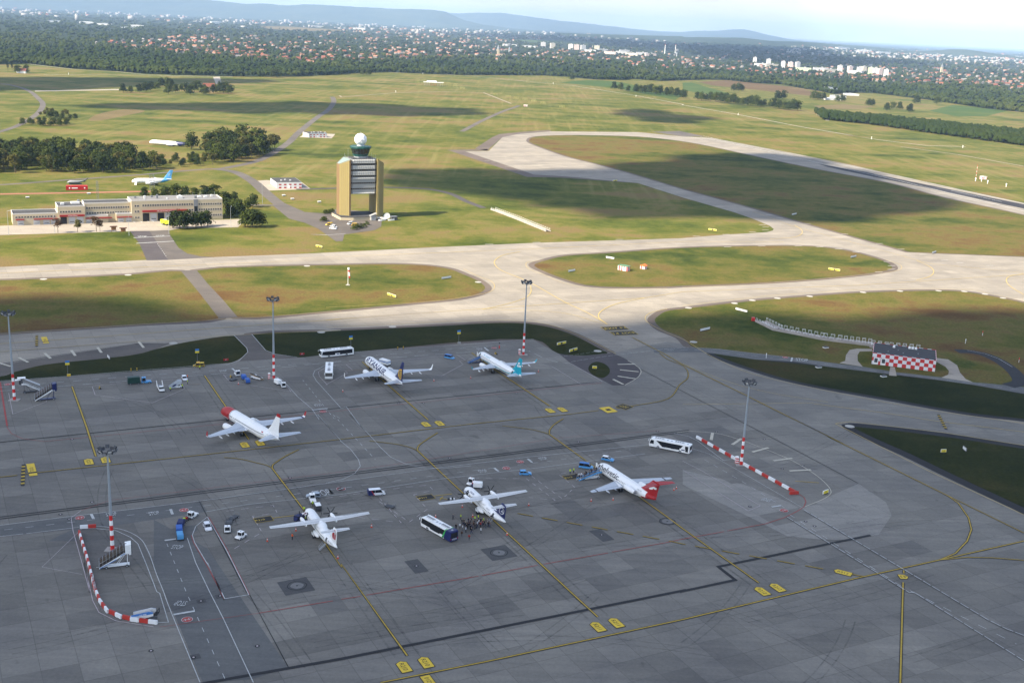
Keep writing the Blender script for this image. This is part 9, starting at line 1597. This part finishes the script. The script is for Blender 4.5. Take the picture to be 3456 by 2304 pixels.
def aptwall(nm, c):
    m, nt, b = nodes(nm); tc = N(nt, 'ShaderNodeTexCoord'); br = N(nt, 'ShaderNodeTexBrick', offset=0); mp = N(nt, 'ShaderNodeMapping'); nt.links.new(tc.outputs['Object'], mp.inputs[0]); mp.inputs['Rotation'].default_value = (pi / 2, 0, 0)
    br.inputs['Scale'].default_value = 1; br.inputs['Brick Width'].default_value = 5.5; br.inputs['Row Height'].default_value = 2.9; br.inputs['Mortar Size'].default_value = 1.0; br.inputs['Mortar'].default_value = (*c, 1); br.inputs['Color1'].default_value = tuple(x * .35 for x in c) + (1,); br.inputs['Color2'].default_value = tuple(x * .5 for x in c) + (1,)
    nt.links.new(mp.outputs[0], br.inputs['Vector']); nt.links.new(br.outputs['Color'], b.inputs['Base Color']); b.inputs['Roughness'].default_value = .8; return m
apm = [aptwall('white_flats', (.62, .61, .60)), aptwall('cream_flats', (.74, .66, .52)), aptwall('pale_green_flats', (.58, .70, .42)), aptwall('pink_flats', (.74, .58, .52))]
for i, (x, y) in enumerate(PL['apt']):
    tall = i in (0, 1, 2, 3, 4, 6, 14, 15, 17, 18, 19, 21, 22, 24, 25, 26, 27, 28, 29); k = [0, 1, 2, 0, 3, 0][i % 6] if i > 20 else [0, 1, 0, 3, 0][i % 5]
    H = (28 if tall else 13) * (y / 5600) ** .3; L_ = (17 if tall and i > 13 else 28 if tall else 60)
    o = empty('apartment_block', x, y, rf.uniform(-15, 25), '%s %s apartment block in the housing estate %s the town centre' % (('tall', 'white') if tall and k == 0 else ('tall', 'tinted') if tall else ('long low', 'pale')), None) if False else None
    lab = '%s %s apartment block in the estate at %s' % ('tall' if tall else 'long low', ['white', 'cream', 'pale green', 'pinkish'][k], 'the middle of the town' if i < 14 else 'the right of the town')
    o = empty('apartment_block', x, y, [5, 20, -10][i % 3], lab, 'apartment block', '%s %s apartment blocks' % ('tall' if tall else 'low', ['white', 'cream', 'pale green', 'pinkish'][k] + (' middle' if i < 14 else ' right')))
    b = MB(); b.box(0, 0, 0, L_, 14, H); b.build('wall', apm[k], o); b = MB(); b.box(0, 0, H, L_ + .6, 14.6, .8); b.box(L_ * .1, 0, H + .8, 6, 5, 3); b.build('roof', arf, o)
for i, (x, y) in enumerate(PL['fac']):
    if i in (5, 6): continue
    o = empty('industrial_hall', x, y, rf.uniform(-10, 30), 'long pale industrial hall among the distant trees' if y > 3600 else 'low farm building with pale roof in the right fields', 'industrial hall' if y > 3600 else 'farm building', 'pale halls among the far trees' if y > 3600 else 'farm buildings in the right fields'); sc_ = max(.5, y / 6000)
    b = MB(); b.box(0, 0, 0, 70 * sc_, 26 * sc_, 8 * sc_); b.build('wall', offwhite, o); b = MB(); b.prof([(-36 * sc_, 8 * sc_), (36 * sc_, 8 * sc_), (36 * sc_, 9 * sc_), (0, 11 * sc_), (-36 * sc_, 9 * sc_)], -13.5 * sc_, 13.5 * sc_); b.build('roof', white if i % 2 else lgrey, o)
def spire(x, y, kind, label):
    if kind == 'church':
        o = empty('church', x, y, 10, label, 'church'); b = MB(); b.box(0, 0, 0, 9, 9, 30); b.build('tower', cream, o); b = MB(); b.cyl((0, 0, 30), (0, 0, 46), 6.5, .4, 6); b.build('spire', mgrey, o); b = MB(); b.box(16, 0, 0, 24, 12, 12); b.build('nave', cream, o); b = MB(); b.prof([(4, 12), (28, 12), (28, 13), (4, 13)], -7, 7); b.build('roof', roofs[0], o)
    elif kind == 'water':
        o = empty('water_tower', x, y, 0, label, 'water tower'); b = MB(); b.cyl((0, 0, 0), (0, 0, 26), 3.4, 3.4, 12); b.build('shaft', lgrey, o); b = MB(); b.cyl((0, 0, 26), (0, 0, 30), 4, 10, 14); b.cyl((0, 0, 30), (0, 0, 38), 10, 10, 14); b.cyl((0, 0, 38), (0, 0, 42), 10, 1, 14); b.build('tank', mgrey, o)
    else:
        o = empty('chimney', x, y, 0, label, 'chimney'); b = MB(); b.cyl((0, 0, 0), (0, 0, 52), 3.2, 2.0, 14); b.build('shaft', offwhite, o); b = MB(); b.cyl((0, 0, 52), (0, 0, 55), 2.2, 2.2, 14); b.build('cap', red, o)
for (x, y), k, l in zip(FARZ['spires'], ('church', 'water', 'chimney', 'chimney', 'water', 'church'), ('church with grey spire in the middle of the town', 'dark water tower left of the middle apartment blocks', 'tall pale chimney right of the middle apartment blocks', 'smaller chimney farther right of the apartment blocks', 'water tower beside the smaller chimney', 'yellow church at the right side of the town')): spire(x, y, k, l)
# farmhouse
x, y = FARZ['farmhouse']; o = empty('farmhouse', x, y, 30, 'orange roofed farmhouse inside its clump of trees in the field', 'farmhouse'); o.scale = (1.7, 1.7, 1.5); b = MB(); b.add(hv, [(0, 1, 5, 4), (1, 2, 6, 5), (2, 3, 7, 6), (3, 0, 4, 7)]); b.build('wall', cream, o); b = MB(); b.add(hr_, [(0, 1, 5, 4), (2, 3, 4, 5), (1, 2, 5), (3, 0, 4), (3, 2, 1, 0)]); b.build('roof', roofs[0], o)
x, y = FARZ['farmhouse2']; o = empty('farmhouse', x, y, 10, 'small red roofed cottage at the far left field edge', 'farmhouse'); o.scale = (1.6, 1.3, 1.1); b = MB(); b.add(hv, [(0, 1, 5, 4), (1, 2, 6, 5), (2, 3, 7, 6), (3, 0, 4, 7)]); b.build('wall', white, o); b = MB(); b.add(hr_, [(0, 1, 5, 4), (2, 3, 4, 5), (1, 2, 5), (3, 0, 4), (3, 2, 1, 0)]); b.build('roof', roofs[0], o)
# ------------------------------------------------------------------ hills
def hills(name, crest, D, depth, m, seed):
    """crest: (x, height) at distance D"""
    rnd = np.random.default_rng(seed); xs = np.linspace(crest[0][0], crest[-1][0], 260); hz = np.interp(xs, [c[0] for c in crest], [c[1] for c in crest])
    nz = np.convolve(rnd.normal(size=300), np.ones(9) / 9, 'same')[:260] * 14; hz = np.maximum(hz + nz * np.clip(hz / 200, 0, 1), 0)
    rows = [(-1.0, 0), (-.78, .12), (-.55, .38), (-.35, .62), (-.15, .88), (0, 1.0), (.3, .8), (1, 0)]; vs = []; fs = []; n = len(xs)
    for u, k in rows:
        jit = np.convolve(rnd.normal(size=300), np.ones(11) / 11, 'same')[:n] * .25 * (0 < k < 1)
        for x, h, j in zip(xs, hz, jit): vs.append((x, D + u * depth, max(0, h * min(1, max(0, k + j * .5))) - (3 if k == 0 else 0)))
    for r in range(len(rows) - 1):
        for i in range(n - 1): fs.append((r * n + i, r * n + i + 1, (r + 1) * n + i + 1, (r + 1) * n + i))
    b = MB(); b.add(vs, fs); o = b.build(name, m, None, smooth=True); o['kind'] = 'structure'; return o
hm_ = farleaf('hill_woods', [(.3, (.03, .05, .02)), (.6, (.06, .08, .03)), (.8, (.11, .11, .06))], .004)
for k, (D, dep, cr_) in FARZ['hills'].items(): hills('hills', cr_, D, dep, hm_, len(k) + 3)
# ------------------------------------------------------------------ light
SUN_EL, SH_AZ = R(40), R(33)                     # shadows fall towards azimuth SH_AZ (from +x)
sd_ = Vector((-cos(SUN_EL) * cos(SH_AZ), -cos(SUN_EL) * sin(SH_AZ), sin(SUN_EL)))
ld = bpy.data.lights.new('sun', 'SUN'); ld.energy = 4.6; ld.angle = R(.6); ld.color = (1, .88, .70)
lo = bpy.data.objects.new('sun', ld); C.objects.link(lo); lo.rotation_euler = sd_.to_track_quat('Z', 'Y').to_euler()
wd = bpy.data.worlds.new('World'); S.world = wd; wd.use_nodes = True; nt = wd.node_tree; bg = nt.nodes['Background']
sk = N(nt, 'ShaderNodeTexSky', sky_type='NISHITA', sun_disc=False, sun_elevation=SUN_EL, sun_rotation=atan2(sd_.x, sd_.y), altitude=250, air_density=1.0, dust_density=1.2, ozone_density=1.5)
tc = N(nt, 'ShaderNodeTexCoord'); mp = N(nt, 'ShaderNodeMapping'); mp.inputs['Scale'].default_value = (21, 21, 105); nt.links.new(tc.outputs['Generated'], mp.inputs[0])
cf = N(nt, 'ShaderNodeTexNoise', _Scale=1.0, _Detail=6.0, _Roughness=.58, _Distortion=.3); nt.links.new(mp.outputs[0], cf.inputs['Vector'])
cfac = ramp(nt, cf.outputs['Fac'], [(.42, (.15,) * 3), (.60, (.95,) * 3)])
sepx = N(nt, 'ShaderNodeSeparateXYZ'); nt.links.new(tc.outputs['Generated'], sepx.inputs[0])
low = ramp(nt, sepx.outputs['Z'], [(0, (.85,) * 3), (.03, (1,) * 3), (.12, (.9,) * 3), (.3, (.42,) * 3)]); lm = N(nt, 'ShaderNodeMath', operation='MULTIPLY'); nt.links.new(cfac, lm.inputs[0]); nt.links.new(low, lm.inputs[1])
skc = mixc(nt, lm.outputs[0], sk.outputs[0], (4.3, 4.2, 4.25))
nt.links.new(skc, bg.inputs['Color']); bg.inputs['Strength'].default_value = .116
# ------------------------------------------------------------------ clouds whose shadows cross the field
HC = 1500
cm_, nt, b = nodes('cloud_white'); b.inputs['Base Color'].default_value = (.9, .9, .92, 1); b.inputs['Roughness'].default_value = 1; b.inputs['Specular IOR Level'].default_value = 0
n1 = noise(nt, posmap(nt), .004, 4); nt.links.new(ramp(nt, n1, [(.2, (.86, .87, .9)), (.8, (.93, .93, .93))]), b.inputs['Base Color'])
offv = Vector((sd_.x, sd_.y)) / sd_.z * HC
PUFF = [dome(90 + i, 2) for i in range(4)]
rc = np.random.default_rng(3)
def cloud(poly, r, sp, h, seed, edge, inn=.62):
    poly = [(x + offv.x, y + offv.y) for x, y in offset(poly, -r * inn)]; its = []
    for x, y in scatter(poly, sp, seed, .3): k = rc.uniform(.8, 1.25); its.append((x, y, HC, r * k, r * k, h * k, rc.uniform(0, 6)))
    for a, c in zip(poly, poly[1:] + poly[:1]):
        n = int(hypot(c[0] - a[0], c[1] - a[1]) / edge) + 1
        for i in range(n): t = (i + rc.random()) / n; k = rc.uniform(.3, .75) * edge; its.append((a[0] + (c[0] - a[0]) * t + rc.normal() * edge * .25, a[1] + (c[1] - a[1]) * t + rc.normal() * edge * .25, HC + rc.uniform(-.2, .2) * h, k, k, k * .7, rc.uniform(0, 6)))
    o = mass('cloud', its, cm_, PUFF, 'structure')
    return o
SH = [[tuple(p) for p in z] for z in PL['shadow']]
cloud(SH[0] + [(620, 150), (560, -420), (-260, -520), (-560, -100)], 75, 62, 70, 1, 42)
cloud(SH[1], 60, 48, 60, 2, 40)
for i in (2, 3): cloud(SH[i], 42, 36, 40, 3 + i, 40, .5)
cloud(SH[4], 50, 45, 45, 9, 45)
cloud(SH[5], 260, 230, 120, 11, 200)
# ------------------------------------------------------------------ air
hb = MB(); hb.box(0, 20000, -1, 70000, 52000, 575)
hz, nt, b = nodes('haze_air'); nt.nodes.remove(b); pv = N(nt, 'ShaderNodeVolumePrincipled'); pv.inputs['Color'].default_value = (.46, .67, .97, 1); pv.inputs['Density'].default_value = HAZE; pv.inputs['Anisotropy'].default_value = -.18
nt.links.new(pv.outputs[0], nt.nodes['Material Output'].inputs['Volume'])
if HAZE > 0: o = hb.build('haze', hz); o['kind'] = 'stuff'
# ------------------------------------------------------------------ camera
cd = bpy.data.cameras.new('camera'); co = bpy.data.objects.new('camera', cd); C.objects.link(co); S.camera = co
f_, pitch, roll, ch = CAM
cd.sensor_width = 36; cd.lens = f_ / 2352 * 36; cd.clip_start = 1; cd.clip_end = 120000
Fv = Vector((0, cos(pitch), -sin(pitch))); Rv = Vector((1, 0, 0)); Uv = Rv.cross(Fv); c_, s_ = cos(roll), sin(roll)
R2, U2 = c_ * Rv + s_ * Uv, -s_ * Rv + c_ * Uv
co.matrix_world = Matrix(((R2.x, U2.x, -Fv.x, 0), (R2.y, U2.y, -Fv.y, 0), (R2.z, U2.z, -Fv.z, ch), (0, 0, 0, 1)))
S.view_settings.view_transform = 'Standard'; S.view_settings.look = 'None'; S.view_settings.gamma = 1; S.view_settings.exposure = EXPO
S.render.engine = 'CYCLES'; S.render.resolution_x = 1024; S.render.resolution_y = 682
S.cycles.max_bounces = 5; S.cycles.diffuse_bounces = 2; S.cycles.glossy_bounces = 2; S.cycles.transmission_bounces = 1; S.cycles.volume_bounces = 0; S.cycles.transparent_max_bounces = 6
